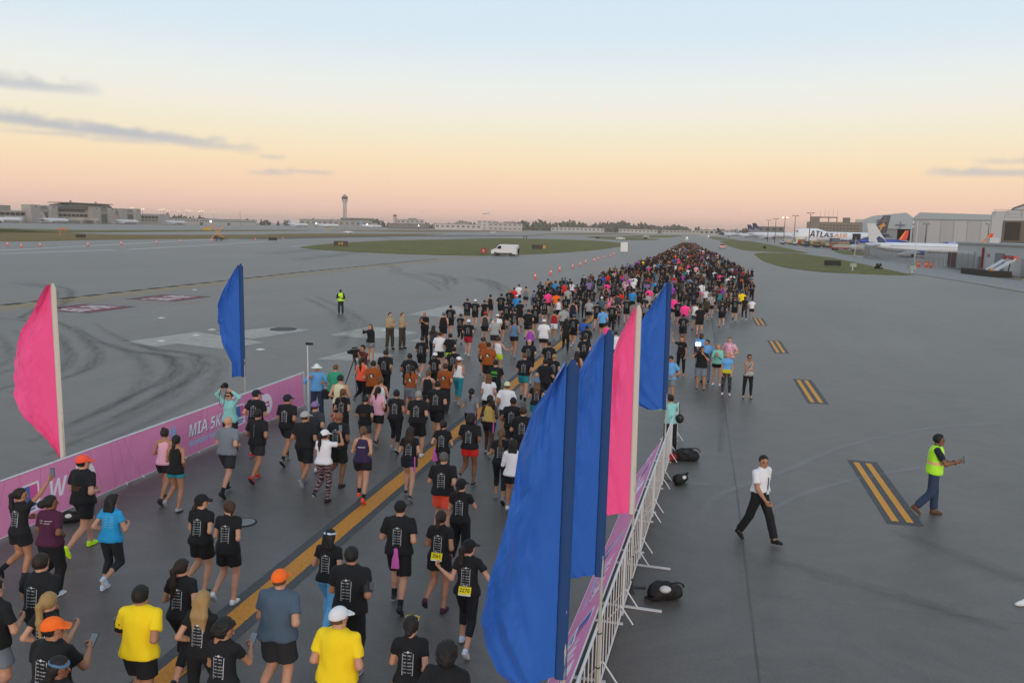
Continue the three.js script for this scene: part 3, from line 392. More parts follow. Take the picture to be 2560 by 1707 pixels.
sheet('runway', [[-152, -240], [-160, -285], [-172, -420], [-130, -700], [-116, -640], [-150, -400], [-146, -260]], 0.004, new THREE.MeshStandardMaterial({ color: new THREE.Color().setRGB(0.085, 0.083, 0.084), roughness: 0.75, map: asphalt }), 'dark asphalt runway strip beyond the large grass island');
// service road on the right with its dark verge
const roadM = new THREE.MeshStandardMaterial({ color: new THREE.Color().setRGB(0.36, 0.36, 0.355), roughness: 0.85, map: asphalt });
sheet('service_road', [[36.5, -90], [35.6, -133], [35.4, -215], [33, -262], [37.5, -268], [39.3, -330], [40.5, -420], [41, -700], [47, -700], [46.5, -420], [44.5, -262], [42.5, -215], [43.4, -180], [44.6, -140], [46, -90]], 0.004, roadM, 'pale service road beside the perimeter fence');
tag(mesh('grass_verge', ribbon([[36.2, -85], [36.1, -116], [35, -133], [34.2, -140]], 0.55, 0.012), straw, scene), 'narrow weedy verge along the service road', null, null, 'structure');
// ---------------------------------------------------------------- shapes for built things
const bx = (w, h, d, x = 0, y = 0, z = 0, ry = 0) => { const g = new THREE.BoxGeometry(w, h, d); if (ry) g.rotateY(ry); return g.translate(x, y, z); };
const rod = (a, b, r, r2 = r, n = 7) => { const A = new THREE.Vector3(...a), B = new THREE.Vector3(...b), d = new THREE.Vector3().subVectors(B, A), g = new THREE.CylinderGeometry(r2, r, d.length(), n); g.applyQuaternion(new THREE.Quaternion().setFromUnitVectors(new THREE.Vector3(0, 1, 0), d.clone().normalize())); return g.translate((A.x + B.x) / 2, (A.y + B.y) / 2, (A.z + B.z) / 2); };
const prism = (pts, depth, bevel = 0, seg = 1) => { const g = new THREE.ExtrudeGeometry(new THREE.Shape(pts.map((p) => new THREE.Vector2(...p))), { depth, bevelEnabled: bevel > 0, bevelSize: bevel, bevelThickness: bevel, bevelSegments: seg, curveSegments: 6 }); g.translate(0, 0, -depth / 2); return g; };
const merge = (l) => mergeGeometries(l.map((g) => { g = g.index ? g.toNonIndexed() : g; for (const k of Object.keys(g.attributes)) if (!['position', 'normal', 'uv'].includes(k)) g.deleteAttribute(k); return g; }));
const whiteSteel = mat(0xc9cacd, 0.45), greyPole = mat(0xa7a39a, 0.6), darkSteel = mat(0x2b2c2e, 0.5), blackPlastic = mat(0x111214, 0.5), glassDark = mat(0x161b20, 0.12), rubberM = mat(0x17171a, 0.85);

// ---------------------------------------------------------------- crowd barriers, banners, flags
function barrier(x, z, turn, len, label, group, foot = 0.1) {
  const t = thing('crowd_barrier', label, 'barrier', x, 0, z, turn, group), h = 1.06, y0 = 0.12;
  mesh('frame', merge([rod([0, h, 0], [0, h, -len], 0.019), rod([0, y0, 0], [0, y0, -len], 0.017), rod([0, 0.02, 0], [0, h, 0], 0.019), rod([0, 0.02, -len], [0, h, -len], 0.019)]), whiteSteel, t);
  const n = 8, g = template('bar', () => rod([0, y0, 0], [0, h, 0], 0.009, 0.009, 5)); for (let i = 1; i < n; i++) { const b = mesh('bar', g, whiteSteel, t); b.position.z = -len * i / n; }
  const fg = template('foot' + foot, () => merge([bx(foot > 0 ? 0.95 : 0.5, 0.022, 0.05, foot, 0.013, 0), rod([-0.2, 0.02, 0], [0, 0.3, 0], 0.012), rod([0.2, 0.02, 0], [0, 0.3, 0], 0.012)])); for (const q of [0.12, 0.88]) { const f = mesh('foot', fg, whiteSteel, t); f.position.z = -len * q; }
  return t;
}
{
  const a = Math.atan2(0.32, 6.1); let z = -23.2, x = -0.19; const L = 2.25, names = ['farthest white steel barrier beside the photographer in aqua top', 'white steel barrier by the black backpack and red bag', 'white steel barrier next to the small black and white bag', 'white steel barrier in front of the pink flag', 'white steel barrier with the long foot sticking out', 'white steel barrier beside the round black bag', 'white steel barrier behind the tallest near blue flag', 'nearest white steel barrier at the bottom edge'];
  for (let i = 0; i < 8; i++) { const zz = z + (i + 1) * L, xx = x - (i + 1) * L * Math.tan(a); barrier(xx, zz, -a, L - 0.06, names[i], 'white barriers right of the runners', i === 4 ? 0.1 : -0.2); }
  for (let i = 0; i < 6; i++) barrier(-12.28, -11.2 - i * 2.15, 0, 2.1, ['nearest', 'second', 'third', 'fourth', 'fifth', 'farthest'][i] + ' white steel barrier behind the left pink banner', 'white barriers behind the left banner', -0.2);
}
function bannerPrint(x, w, h) {
  x.fillStyle = '#da86b4'; x.fillRect(0, 0, w, h); const r = rng(4);
  for (let i = 0; i < 26; i++) { x.strokeStyle = i % 2 ? 'rgba(232,160,200,.5)' : 'rgba(190,104,152,.5)'; x.lineWidth = 2 + r() * 5; const a = r() * w; x.beginPath(); x.moveTo(a, 0); x.lineTo(a + (r() - 0.5) * 260, h); x.stroke(); }
  const S = w / 7.36, X = (m) => m * S; // the print repeats every 7.36 m
  x.save(); x.translate(X(1.0), h * 0.48); x.fillStyle = '#e3cf4a'; x.beginPath(); x.arc(-X(0.02), -h * 0.22, h * 0.07, 0, 7); x.fill(); x.fillStyle = '#6fb4dc'; for (let i = 0; i < 9; i++) { x.save(); x.translate(X(0.22), -h * 0.2); x.rotate(i * 0.7); x.fillRect(0, -4, h * 0.16, 8); x.restore(); } x.fillStyle = '#bcd6e8'; x.fillRect(-X(0.06), -h * 0.18, X(0.08), h * 0.44); x.fillStyle = '#3a6a96'; x.beginPath(); x.moveTo(X(0.05), h * 0.3); x.lineTo(X(0.22), -h * 0.02); x.lineTo(X(0.42), h * 0.3); x.fill(); x.fillStyle = '#5f7fae'; x.beginPath(); x.moveTo(-X(0.3), h * 0.3); x.lineTo(-X(0.14), 0); x.lineTo(X(0.02), h * 0.3); x.fill(); x.restore();
  x.textAlign = 'left'; x.font = 'italic bold ' + Math.round(h * 0.42) + 'px sans-serif'; x.fillStyle = '#3c4c86'; x.fillText('MIA 5K', X(1.78) + 5, h * 0.56 + 5, X(1.75)); x.fillStyle = '#e9e4ee'; x.fillText('MIA 5K', X(1.78), h * 0.56, X(1.75)); x.font = 'italic bold ' + Math.round(h * 0.19) + 'px sans-serif'; x.fillStyle = '#7cc0e6'; x.fillText('RUNWAY RUN', X(1.8), h * 0.8, X(1.7));
  x.fillStyle = '#e3dbe6'; x.fillRect(X(3.92), h * 0.22, X(0.5), h * 0.55); x.fillStyle = '#4a66a8'; x.fillRect(X(3.96), h * 0.26, X(0.24), h * 0.3); x.fillStyle = '#d0559a'; x.fillRect(X(4.2), h * 0.26, X(0.18), h * 0.3); x.fillStyle = '#6f79b4'; x.fillRect(X(4.0), h * 0.62, X(0.34), h * 0.05); x.fillRect(X(4.0), h * 0.69, X(0.28), h * 0.04);
  x.font = 'italic bold ' + Math.round(h * 0.5) + 'px sans-serif'; x.fillStyle = '#e6e0ea'; x.fillText('W', X(4.6), h * 0.68, X(0.6));
  x.beginPath(); x.moveTo(X(5.4), h * 0.2); x.lineTo(X(5.62), h * 0.2); x.arc(X(5.62), h * 0.5, h * 0.3, -Math.PI / 2, Math.PI / 2); x.lineTo(X(5.4), h * 0.8); x.fill(); x.fillStyle = '#c2518f'; x.fillRect(X(5.42), h * 0.43, X(0.34), h * 0.16); x.fillStyle = '#e6e0ea'; x.fillRect(X(5.47), h * 0.48, X(0.24), h * 0.06);
}
const bannerTex = canvasTexture(2048, 280, bannerPrint); bannerTex.wrapS = THREE.RepeatWrapping;
const bannerM = new THREE.MeshStandardMaterial({ map: bannerTex, roughness: 0.8 }), bannerBack = mat(0xa09aa0, 0.8);
function banner(x0, z0, x1, z1, label, flip, shift, lean = 0, top = 1.02) { // printed cloth hung on the runners' side; slightly slack
  const L = Math.hypot(x1 - x0, z1 - z0), t = thing('banner', label, 'banner', x0, 0, z0, Math.atan2(-(x1 - x0), -(z1 - z0)) * 1), n = Math.round(L / 0.12), m = 10, pos = [], uv = [], idx = [], side = flip ? -1 : 1;
  for (let k = 0; k < 2; k++) for (let j = 0; j <= m; j++) for (let i = 0; i <= n; i++) { const s = i / n * L, v = j / m, slack = 0.022 * Math.sin(Math.PI * v) * noise(s * 1.6, v * 2, 4) + 0.012 * noise(s * 4 + v * 3, v * 3, 8) * Math.sin(Math.PI * v), sag = -0.014 * Math.abs(Math.sin(s * Math.PI / 2.15)); pos.push(side * (0.035 + slack + (k ? 0 : 0.004)) + lean * (1 - v), 0.05 + v * (top - 0.05) + sag * v, -s); uv.push((flip ? -s : s) / 7.36 + shift, v); }
  const q = (n + 1) * (m + 1); for (let k = 0; k < 2; k++) for (let j = 0; j < m; j++) for (let i = 0; i < n; i++) { const p = k * q + j * (n + 1) + i, r = p + n + 1, f = (k === 0) === !flip; if (f) idx.push(p, p + 1, r, p + 1, r + 1, r); else idx.push(p, r, p + 1, p + 1, r, r + 1); }
  const half = idx.length / 2, mk = (a, b) => { const g = new THREE.BufferGeometry(); g.setAttribute('position', new THREE.Float32BufferAttribute(pos, 3)); g.setAttribute('uv', new THREE.Float32BufferAttribute(uv, 2)); g.setIndex(idx.slice(a, b)); g.computeVertexNormals(); return g; };
  mesh('printed_cloth', mk(0, half), bannerM, t); mesh('cloth_back', mk(half, half * 2), bannerBack, t);
  mesh('top_hem', rod([side * 0.036, top + 0.002, 0], [side * 0.036, top + 0.002, -L], 0.011), mat(0xd7d4da, 0.7), t); mesh('bottom_hem', rod([side * 0.036 + lean, 0.05, 0], [side * 0.036 + lean, 0.05, -L], 0.009), mat(0xd7d4da, 0.7), t);
}
banner(-12.24, -11.0, -12.18, -23.65, 'long pink printed race banner along the left barriers', false, -0.645, 0.06, 1.085);
banner(-1.16, -5.6, -0.44, -19.2, 'pink printed race banner on the runners side of the right barriers', true, 0.2, -0.58);

// a feather flag: pole at the origin, cloth to the wind side; PROFILE is [height fraction, width]
const FLAG = [[0, 0.4], [0.03, 0.5], [0.12, 0.62], [0.24, 0.66], [0.36, 0.6], [0.5, 0.5], [0.61, 0.43], [0.74, 0.37], [0.86, 0.26], [0.94, 0.13], [1, 0.02]];
function flagWidth(v, prof) { for (let i = 0; i < prof.length - 1; i++) if (v <= prof[i + 1][0]) return lerp(prof[i][1], prof[i + 1][1], (v - prof[i][0]) / (prof[i + 1][0] - prof[i][0])); return prof[prof.length - 1][1]; }
function flag(x, z, o) {
  const t = thing('feather_flag', o.label, 'flag', x, 0, z, o.turn ?? 0, 'feather flags along the course'), lean = o.lean ?? 0, H = o.top ?? 4.72, y0 = o.bottom ?? 1.45, px = (y) => lean * y, prof = o.profile ?? FLAG;
  mesh('pole', merge([rod([0, 0, 0], [px(2), 2, 0], 0.024, 0.02, 9), rod([px(2), 2, 0], [px(H), H, 0], 0.018, 0.008, 9)]), greyPole, t);
  mesh('base', merge([bx(0.5, 0.012, 0.07, 0, 0.011, 0), bx(0.07, 0.012, 0.5, 0, 0.012, 0), rod([0, 0.01, 0], [0, 0.16, 0], 0.03)]), darkSteel, t);
  const nu = 22, nv = 64, pos = [], uv = [], idx = [], sl = o.sleeve ?? 0.1, sd = o.seed ?? 1;
  const surf = (u, v, off) => { const y = lerp(y0, H, v), w = flagWidth(v, prof) * (o.width ?? 1), wind = u * u, ripple = 0.05 * wind * Math.sin(v * 9 + u * 4 + sd) + 0.032 * u * noise(u * 2.5 + sd, v * 5 - u * 3, 2) * 2 + 0.02 * u * noise(u * 5, v * 16 - u * 9, sd) + 0.02 * u * noise(u * 7 + v * 5, v * 26 - u * 14, sd + 5) + 0.016 * Math.max(0, 1 - Math.abs(noise(u * 3 + sd, v * 9 - u * 7, 6)) * 9) * u; return [px(y) - sl - u * w, y - u * w * (o.droop ?? 0.14) + 0.03 * u * noise(v * 7, sd), (o.belly ?? 0.1) * Math.sin(u * 2.2) * w + ripple * 2.2 + off]; };
  for (let k = 0; k < 2; k++) for (let j = 0; j <= nv; j++) for (let i = 0; i <= nu; i++) { pos.push(...surf(i / nu, j / nv, k ? -0.004 : 0)); uv.push(i / nu, j / nv); }
  const q = (nu + 1) * (nv + 1); for (let k = 0; k < 2; k++) for (let j = 0; j < nv; j++) for (let i = 0; i < nu; i++) { const p = k * q + j * (nu + 1) + i, r = p + nu + 1; if (k) idx.push(p, p + 1, r, p + 1, r + 1, r); else idx.push(p, r, p + 1, p + 1, r, r + 1); }
  const g = new THREE.BufferGeometry(); g.setAttribute('position', new THREE.Float32BufferAttribute(pos, 3)); g.setAttribute('uv', new THREE.Float32BufferAttribute(uv, 2)); g.setIndex(idx); g.computeVertexNormals();
  mesh('cloth', g, new THREE.MeshPhysicalMaterial({ color: o.color, roughness: 0.8, transmission: 0.38, thickness: 0 }), t);
  const sp = [], su = [], si = [], ns = 40; for (let j = 0; j <= ns; j++) { const y = lerp(y0 - 0.02, H + 0.03, j / ns), w = j === ns ? 0.3 : 1; for (let i = 0; i <= 8; i++) { const a = i / 8 * Math.PI * 2; sp.push(px(y) - sl / 2 + 0.012 + Math.cos(a) * (sl / 2 + 0.014) * w, y + 0.004 * noise(j, i), Math.sin(a) * 0.024 + 0.005 * noise(j * 0.9, i * 0.7, sd)); su.push(i / 8, j / ns); } }
  for (let j = 0; j < ns; j++) for (let i = 0; i < 8; i++) { const p = j * 9 + i, r = p + 9; si.push(p, r, p + 1, p + 1, r, r + 1); } const sg = new THREE.BufferGeometry(); sg.setAttribute('position', new THREE.Float32BufferAttribute(sp, 3)); sg.setAttribute('uv', new THREE.Float32BufferAttribute(su, 2)); sg.setIndex(si); sg.computeVertexNormals();
  mesh('pole_sleeve', sg, mat(o.sleeveC, 0.8), t);
  mesh('tie', merge([0.55, 1.0].map((y) => new THREE.TorusGeometry(0.026, 0.008, 5, 10).rotateX(Math.PI / 2).translate(px(y), y, 0))), blackPlastic, t);
}
const FB = 0x1f6fd0, FN = 0x173e72, FP = 0xff62aa, FG = 0xc4beb4;
flag(-0.41, -19.04, { label: 'farthest blue feather flag on the right barriers', color: FB, sleeveC: FN, seed: 1, top: 4.72, bottom: 1.75, sleeve: 0.09, width: 0.95, lean: -0.012, turn: 0.15, profile: [[0, 0.35], [0.03, 0.5], [0.08, 0.72], [0.14, 0.86], [0.2, 0.93], [0.3, 0.94], [0.45, 0.9], [0.6, 0.74], [0.72, 0.58], [0.84, 0.37], [0.93, 0.2], [1, 0.05]] });
flag(-0.73, -12.94, { label: 'pink feather flag between blue flags on the right barriers', color: FP, sleeveC: FG, seed: 2.4, top: 4.7, bottom: 1.3, sleeve: 0.07, width: 1.1, lean: -0.01, turn: 0.2 });
flag(-0.89, -9.36, { label: 'blue feather flag second from the front on the right barriers', color: FB, sleeveC: FN, seed: 4.1, top: 4.72, bottom: 1.75, sleeve: 0.085, width: 1.05, lean: 0.004, turn: 0.22 });
flag(-1.0, -7.06, { label: 'nearest and largest blue feather flag on the right barriers', color: FB, sleeveC: FN, seed: 6.3, top: 4.72, bottom: 1.72, sleeve: 0.085, width: 1.08, lean: 0.008, turn: 0.25 });
flag(-12.36, -13.7, { label: 'pink feather flag behind the left pink banner', color: FP, sleeveC: FG, seed: 8, top: 4.58, bottom: 1.02, sleeve: 0.08, width: 1.0, turn: 0.35, profile: [[0, 0.02], [0.08, 0.14], [0.16, 0.33], [0.25, 0.55], [0.4, 0.76], [0.57, 0.82], [0.75, 0.58], [0.9, 0.22], [1, 0.02]], droop: 0.05 });
flag(-12.42, -20.7, { label: 'blue feather flag behind the left pink banner', color: FB, sleeveC: FN, seed: 3.3, top: 4.7, bottom: 1.5, sleeve: 0.1, width: 1.0, turn: 0.3, droop: 0.05, profile: [[0, 0.22], [0.13, 0.24], [0.28, 0.48], [0.51, 0.62], [0.66, 0.56], [0.85, 0.3], [1, 0.02]] });

// ---------------------------------------------------------------- bags on the ground
function bag(x, z, turn, label, colors, k, seed) {
  const t = thing('backpack', label, 'bag', x, 0, z, turn, 'bags left by the barriers'), f = new Field([-0.4, -0.05, -0.4], [0.4, 0.4, 0.4], 0.02);
  f.cone([-0.14 * k, 0.11, 0], [0.14 * k, 0.12, 0.03], 0.15 * k, 0.12 * k, 0.05).cone([0.02, 0.16 * k, 0.05], [-0.08, 0.15 * k, -0.06], 0.12 * k, 0.1 * k, 0.05).near((a, b, c) => 0.022 * noise(a * 9 + seed, b * 9, c * 9) + 0.008 * noise(a * 26, b * 26 + seed, c * 26)).keep([0, -1, 0], 0);
  mesh('body', f.geometry(), mat(colors[0], 0.75), t);
  mesh('strap', merge([new THREE.TorusGeometry(0.14 * k, 0.016, 5, 16, 4).scale(1, 0.8, 1).rotateX(0.5).translate(0.12 * k, 0.2 * k, 0.08), new THREE.TorusGeometry(0.1 * k, 0.014, 5, 14, 5).rotateX(1.3).translate(-0.24 * k, 0.05, 0.05)]), mat(0x0b0b0c, 0.7), t);
  mesh('pocket', new THREE.SphereGeometry(0.1 * k, 10, 8).scale(1, 0.55, 0.7).translate(-0.05, 0.2 * k, 0.12 * k), mat(colors[1], 0.6), t);
}
bag(-0.16, -12.7, 0.4, 'round black bag with a white tag beside the barrier', [0x111113, 0xb9bbbd], 1.05, 1); bag(-0.02, -18.95, 1.2, 'small black and white bag under the barrier', [0x151517, 0xd4d4d2], 0.85, 2); bag(0.12, -21.0, 0.2, 'black backpack beside the red bag', [0x101012, 0x1d1d20], 1.2, 3); bag(-0.32, -20.75, 0.9, 'small red bag beside the black backpack', [0xa3141d, 0x6e1016], 0.75, 4);
bag(-11.6, -13.0, 0.5, 'long black bag lying under the left pink banner', [0x121214, 0xc9c9c6], 0.8, 5);

[[-31.3, -43.0], [-25.5, -39.3], [-19.5, -33.9], [-25.0, -37.1], [-25.3, -34.7], [-14.7, -27.8], [-16.8, -42.7], [-41.7, -61.9]].forEach(([x, z], i) => { const t = thing('pavement_light', ['first', 'second', 'third', 'fourth', 'fifth', 'sixth', 'seventh', 'eighth'][i] + ' small pale light plate set in the pavement left of the runners', 'pavement light', x, 0.004, z, 0.3, 'pale light plates in the pavement'); mesh('plate', new THREE.CylinderGeometry(0.19, 0.22, 0.03, 14).translate(0, 0.015, 0), mat(0xb4b4b0, 0.6), t); mesh('lens', new THREE.CylinderGeometry(0.07, 0.09, 0.02, 10).translate(0, 0.04, 0), mat(0xd9d6cc, 0.2), t); });
// ---------------------------------------------------------------- cones, drums, signs
function cone(x, z, h, label, group) { const t = thing('traffic_cone', label, 'traffic cone', x, 0, z, 0, group); mesh('base', template('cbase' + h, () => bx(0.42 * h, 0.04, 0.42 * h, 0, 0.02, 0)), mat(0xd0402a, 0.7), t); mesh('body', template('cbody' + h, () => new THREE.LatheGeometry([[0.17, 0.04], [0.15, 0.08], [0.032, 0.96], [0.02, 1]].map((p) => new THREE.Vector2(p[0] * h, p[1] * h)), 14)), mat(0xf0503a, 0.6), t); mesh('collar', template('ccol' + h, () => new THREE.LatheGeometry([[0.122, 0.34], [0.088, 0.6]].map((p) => new THREE.Vector2(p[0] * h, p[1] * h)), 14)), mat(0xd6c9c4, 0.5), t); }
[-93.6, -103.3, -113, -123, -132, -141, -150, -159, -168.8, -180, -192].forEach((z, i) => cone(-18 + Math.sin(i * 2.3) * 0.25, z, 0.92, ['first', 'second', 'third', 'fourth', 'fifth', 'sixth', 'seventh', 'eighth', 'ninth', 'tenth', 'last'][i] + ' orange cone from the front in the row left of the pack', 'cones along the course'));
[[-137, -140], [-131, -142], [-128, -152], [-130, -165], [-133, -182], [-136, -196], [-138, -214], [-139, -240], [-141, -262], [-128, -134]].forEach(([x, z], i) => cone(x, z, 1.1, 'small orange cone far out on the left runway, ' + ['second', 'third', 'fourth', 'fifth', 'sixth', 'seventh', 'eighth', 'ninth', 'tenth', 'first'][i] + ' from the left edge', 'cones on the far runway'));
function drum(x, z, label) { const t = thing('traffic_drum', label, 'traffic drum', x, 0, z); mesh('body', new THREE.LatheGeometry([[0.3, 0], [0.3, 0.1], [0.27, 0.12], [0.24, 1.05], [0.2, 1.1]].map((p) => new THREE.Vector2(...p)), 18), mat(0xe2571c, 0.6), t); for (const y of [0.35, 0.7]) mesh('reflective_band', new THREE.CylinderGeometry(0.262 - y * 0.02, 0.27 - y * 0.02, 0.14, 18, 1, true).translate(0, y, 0), mat(0xe0dcd6, 0.35), t); }
drum(43.3, -172.5, 'orange and white drum on the service road, left one'); drum(44.2, -170.8, 'orange and white drum on the service road, middle one'); drum(45.0, -170.6, 'orange and white drum on the service road, right one');
function board(x, z, w, h, turn, label, texts, back) { const t = thing('taxiway_sign', label, 'sign', x, 0, z, turn), g = bx(w, h, 0.25, 0, 0.3 + h / 2, 0); mesh('panel', g, mat(back, 0.6), t); mesh('leg', merge([rod([-w * 0.4, 0, 0], [-w * 0.4, 0.3, 0], 0.05), rod([w * 0.4, 0, 0], [w * 0.4, 0.3, 0], 0.05)]), darkSteel, t); if (texts) mesh('sign_face', new THREE.PlaneGeometry(w * 0.96, h * 0.9).translate(0, 0.3 + h / 2, 0.128), new THREE.MeshStandardMaterial({ map: canvasTexture(256, 64, texts), roughness: 0.5 }), t); }
const yellowOnBlack = (s) => (x, w, h) => { x.fillStyle = '#17160f'; x.fillRect(0, 0, w, h); x.fillStyle = '#c79a2e'; x.font = 'bold 50px sans-serif'; x.textAlign = 'center'; x.fillText(s, w / 2, 50); };
board(-89.6, -197, 3.6, 1.2, 0.42, 'black taxiway sign with yellow characters on the left tip of the grass', yellowOnBlack('A M'), 0x16150f);
board(-41.2, -218.8, 3.9, 1.15, 0.2, 'black taxiway sign with a yellow end on the grass island', (x, w, h) => { x.fillStyle = '#14130f'; x.fillRect(0, 0, w, h); x.fillStyle = '#c9932c'; x.fillRect(w * 0.78, 4, w * 0.2, h - 8); x.fillStyle = '#14130f'; x.font = 'bold 44px sans-serif'; x.textAlign = 'center'; x.fillText('A', w * 0.88, 48); }, 0x14130f);
board(25, -157.6, 2.9, 0.95, -0.16, 'plain black back of a taxiway sign on the right grass', null, 0x15161a);
board(-43.8, -168.4, 1.5, 1.2, 0.25, 'red and black taxiway sign right behind the white van', (x, w, h) => { x.fillStyle = '#7e2417'; x.fillRect(0, 0, w, h); x.fillStyle = '#d8c7c0'; x.font = 'bold 46px sans-serif'; x.textAlign = 'center'; x.fillText('8R', w / 2, 48); }, 0x6e2216);
for (const [x, z, l] of [[-130, -235, 'small black sign on the dry grass strip at far left'], [-175, -205, 'low black sign on the dry grass near the left edge'], [-60, -520, 'small black sign on the second grass island'], [-32, -560, 'small black sign right of the far pickup']]) board(x, z, 2.6, 0.9, 0.5, l, null, 0x1a1913);
board(-300, -460, 5, 1.6, 0.5, 'yellow sign on the pavement in front of the terminal', null, 0xb2901f); board(-330, -700, 4, 1.3, 0.5, 'small yellow sign beyond the scissor lift', null, 0xb2901f);
{ const t = thing('notice_board', 'white rectangular board standing on the taxiway left of the pack', 'board', -18, 0, -218.3, 0.1); mesh('panel', bx(1.9, 2.5, 0.06, 0, 1.45, 0), mat(0xd3d5d6, 0.7), t); mesh('leg', merge([rod([-0.7, 0, -0.3], [-0.7, 1.6, 0], 0.04), rod([0.7, 0, -0.3], [0.7, 1.6, 0], 0.04)]), darkSteel, t); }
for (const [x, z, l] of [[26, -143.7, 'small square signal box on a post on the near right grass'], [34.3, -140.4, 'grey utility box at the tip of the near right grass']]) { const t = thing('utility_box', l, 'box', x, 0, z, 0.2); mesh('housing', merge([bx(1.0, 0.5, 0.5, 0, 0.95, 0), bx(1.08, 0.06, 0.58, 0, 1.23, 0)]), mat(0x9a9c94, 0.7), t); mesh('post', rod([0, 0, 0], [0, 0.7, 0], 0.09), mat(0xc9c9c0, 0.7), t); mesh('plinth', bx(0.6, 0.08, 0.6, 0, 0.07, 0), mat(0x8b8b88, 0.9), t); }
for (const [x, z, l] of [[32.5, -155.8, 'small dark shrub on the near right grass'], [27, -330, 'small dark shrub on the middle right grass']]) { const t = thing('shrub', l, 'shrub', x, 0, z), r = rng(x | 0), p = []; for (let i = 0; i < 60; i++) { const a = r() * 6.3, q = Math.sqrt(r()) * 0.6, y = 0.1 + r() * 0.8; p.push(new THREE.IcosahedronGeometry(0.1 + r() * 0.1, 0).translate(Math.cos(a) * q * (1.1 - y * 0.5), y, Math.sin(a) * q * (1.1 - y * 0.5))); } mesh('foliage', merge(p), mat(0x30341d, 0.95), t); mesh('stem', rod([0, 0, 0], [0, 0.5, 0], 0.05), mat(0x3b2e20, 0.9), t); }

// ---------------------------------------------------------------- vehicles
function wheels(t, xs, r, half) { const tg = template('tyre' + r, () => new THREE.CylinderGeometry(r, r, 0.24, 20).rotateX(Math.PI / 2)), rg = template('rim' + r, () => new THREE.CylinderGeometry(r * 0.6, r * 0.6, 0.26, 14).rotateX(Math.PI / 2)); for (const x of xs) for (const s of [-1, 1]) { const w = mesh('wheel', tg, rubberM, t); w.position.set(x, r, s * half); mesh('rim', rg, mat(0x6a6c70, 0.4), w); } }
{ // cargo van, nose to -x
  const t = thing('van', 'white cargo van parked at the edge of the grass island', 'van', -38.9, 0, -167.7, -0.1);
  mesh('body', prism([[-2.75, 0.42], [-2.8, 0.95], [-2.55, 1.2], [-1.75, 1.45], [-1.1, 2.2], [-0.7, 2.32], [2.6, 2.3], [2.72, 2.1], [2.75, 0.42]], 1.9, 0.05, 2), mat(0xd2d3d6, 0.4), t);
  for (const s of [-1, 1]) { mesh('side_window', prism([[-1.62, 1.45], [-1.0, 2.08], [-0.5, 2.08], [-0.5, 1.42]], 0.02).translate(0, 0, s * 1.005), glassDark, t); mesh('sill', bx(3.9, 0.2, 0.02, 0, 0.5, s * 1.005), mat(0x1c1d1f, 0.7), t); }
  mesh('windscreen', new THREE.PlaneGeometry(1.6, 0.85).rotateX(-0.5).rotateY(-Math.PI / 2).translate(-1.52, 1.83, 0), glassDark, t); mesh('bumper', bx(0.12, 0.3, 1.9, -2.84, 0.55, 0), mat(0x202123, 0.7), t);
  for (const s of [-1, 1]) mesh('headlight', bx(0.1, 0.18, 0.35, -2.8, 0.98, s * 0.72), mat(0xe0e2e0, 0.2), t); wheels(t, [-1.85, 1.65], 0.36, 0.88);
}
function suv(x, z, turn, label, body, lit, name = 'car', cat = 'car') {
  const t = thing(name, label, cat, x, 0, z, turn);
  mesh('body', prism([[-2.3, 0.35], [-2.35, 0.85], [-2.2, 1.02], [-0.95, 1.12], [2.25, 1.12], [2.34, 0.9], [2.3, 0.35]], 1.72, 0.06, 2), mat(body, 0.35), t);
  mesh('cabin', prism([[-0.95, 1.1], [-0.25, 1.68], [1.75, 1.7], [2.2, 1.12]], 1.5, 0.04, 1), glassDark, t); mesh('roof', prism([[-0.2, 1.66], [-0.1, 1.75], [1.7, 1.76], [1.85, 1.66]], 1.46, 0.03), mat(body, 0.35), t);
  for (const s of [-1, 1]) { mesh('headlight', bx(0.06, 0.18, 0.34, -2.37, 0.78, s * 0.64), lit === 'front' ? new THREE.MeshStandardMaterial({ color: 0xffffff, emissive: 0xfff4e0, emissiveIntensity: 6 }) : mat(0xd8dad8, 0.2), t); mesh('tail_light', bx(0.06, 0.24, 0.22, 2.36, 0.92, s * 0.72), lit === 'rear' ? new THREE.MeshStandardMaterial({ color: 0xa01010, emissive: 0xff2a1a, emissiveIntensity: 2.2 }) : mat(0x8a1414, 0.3), t); }
  if (lit === 'front') mesh('light_bar', bx(0.3, 0.14, 1.1, 0.3, 1.85, 0), new THREE.MeshStandardMaterial({ color: 0xffffff, emissive: 0xfff0e0, emissiveIntensity: 5 }), t);
  wheels(t, [-1.5, 1.5], 0.35, 0.8); return t;
}
const toCam = Math.PI / 2;
suv(10.4, -309.3, -toCam, 'white and red car with lit tail lights right of the pack', 0xc9a2a0, 'rear'); suv(-4.6, -560, toCam, 'vehicle with bright headlights facing the leading runners', 0xbfc2c6, 'front'); suv(14.5, -860, toCam, 'distant vehicle with bright lights right of the taxiway end', 0xbfc2c6, 'front');
function pickup(x, z, turn, label) { const t = thing('pickup_truck', label, 'truck', x, 0, z, turn); mesh('body', prism([[-2.7, 0.45], [-2.75, 0.98], [-1.2, 1.1], [2.7, 1.1], [2.75, 0.45]], 1.8, 0.05), mat(0xd0d1d3, 0.4), t); mesh('cabin', prism([[-1.2, 1.1], [-0.6, 1.75], [0.6, 1.75], [0.75, 1.1]], 1.6, 0.04), mat(0xc4c6c9, 0.35), t); mesh('side_window', prism([[-0.95, 1.15], [-0.5, 1.65], [0.5, 1.65], [0.62, 1.15]], 1.72), glassDark, t); mesh('light_bar', bx(0.25, 0.12, 1.1, 0, 1.86, 0), mat(0xc08a3a, 0.4), t); wheels(t, [-1.7, 1.7], 0.38, 0.86); }
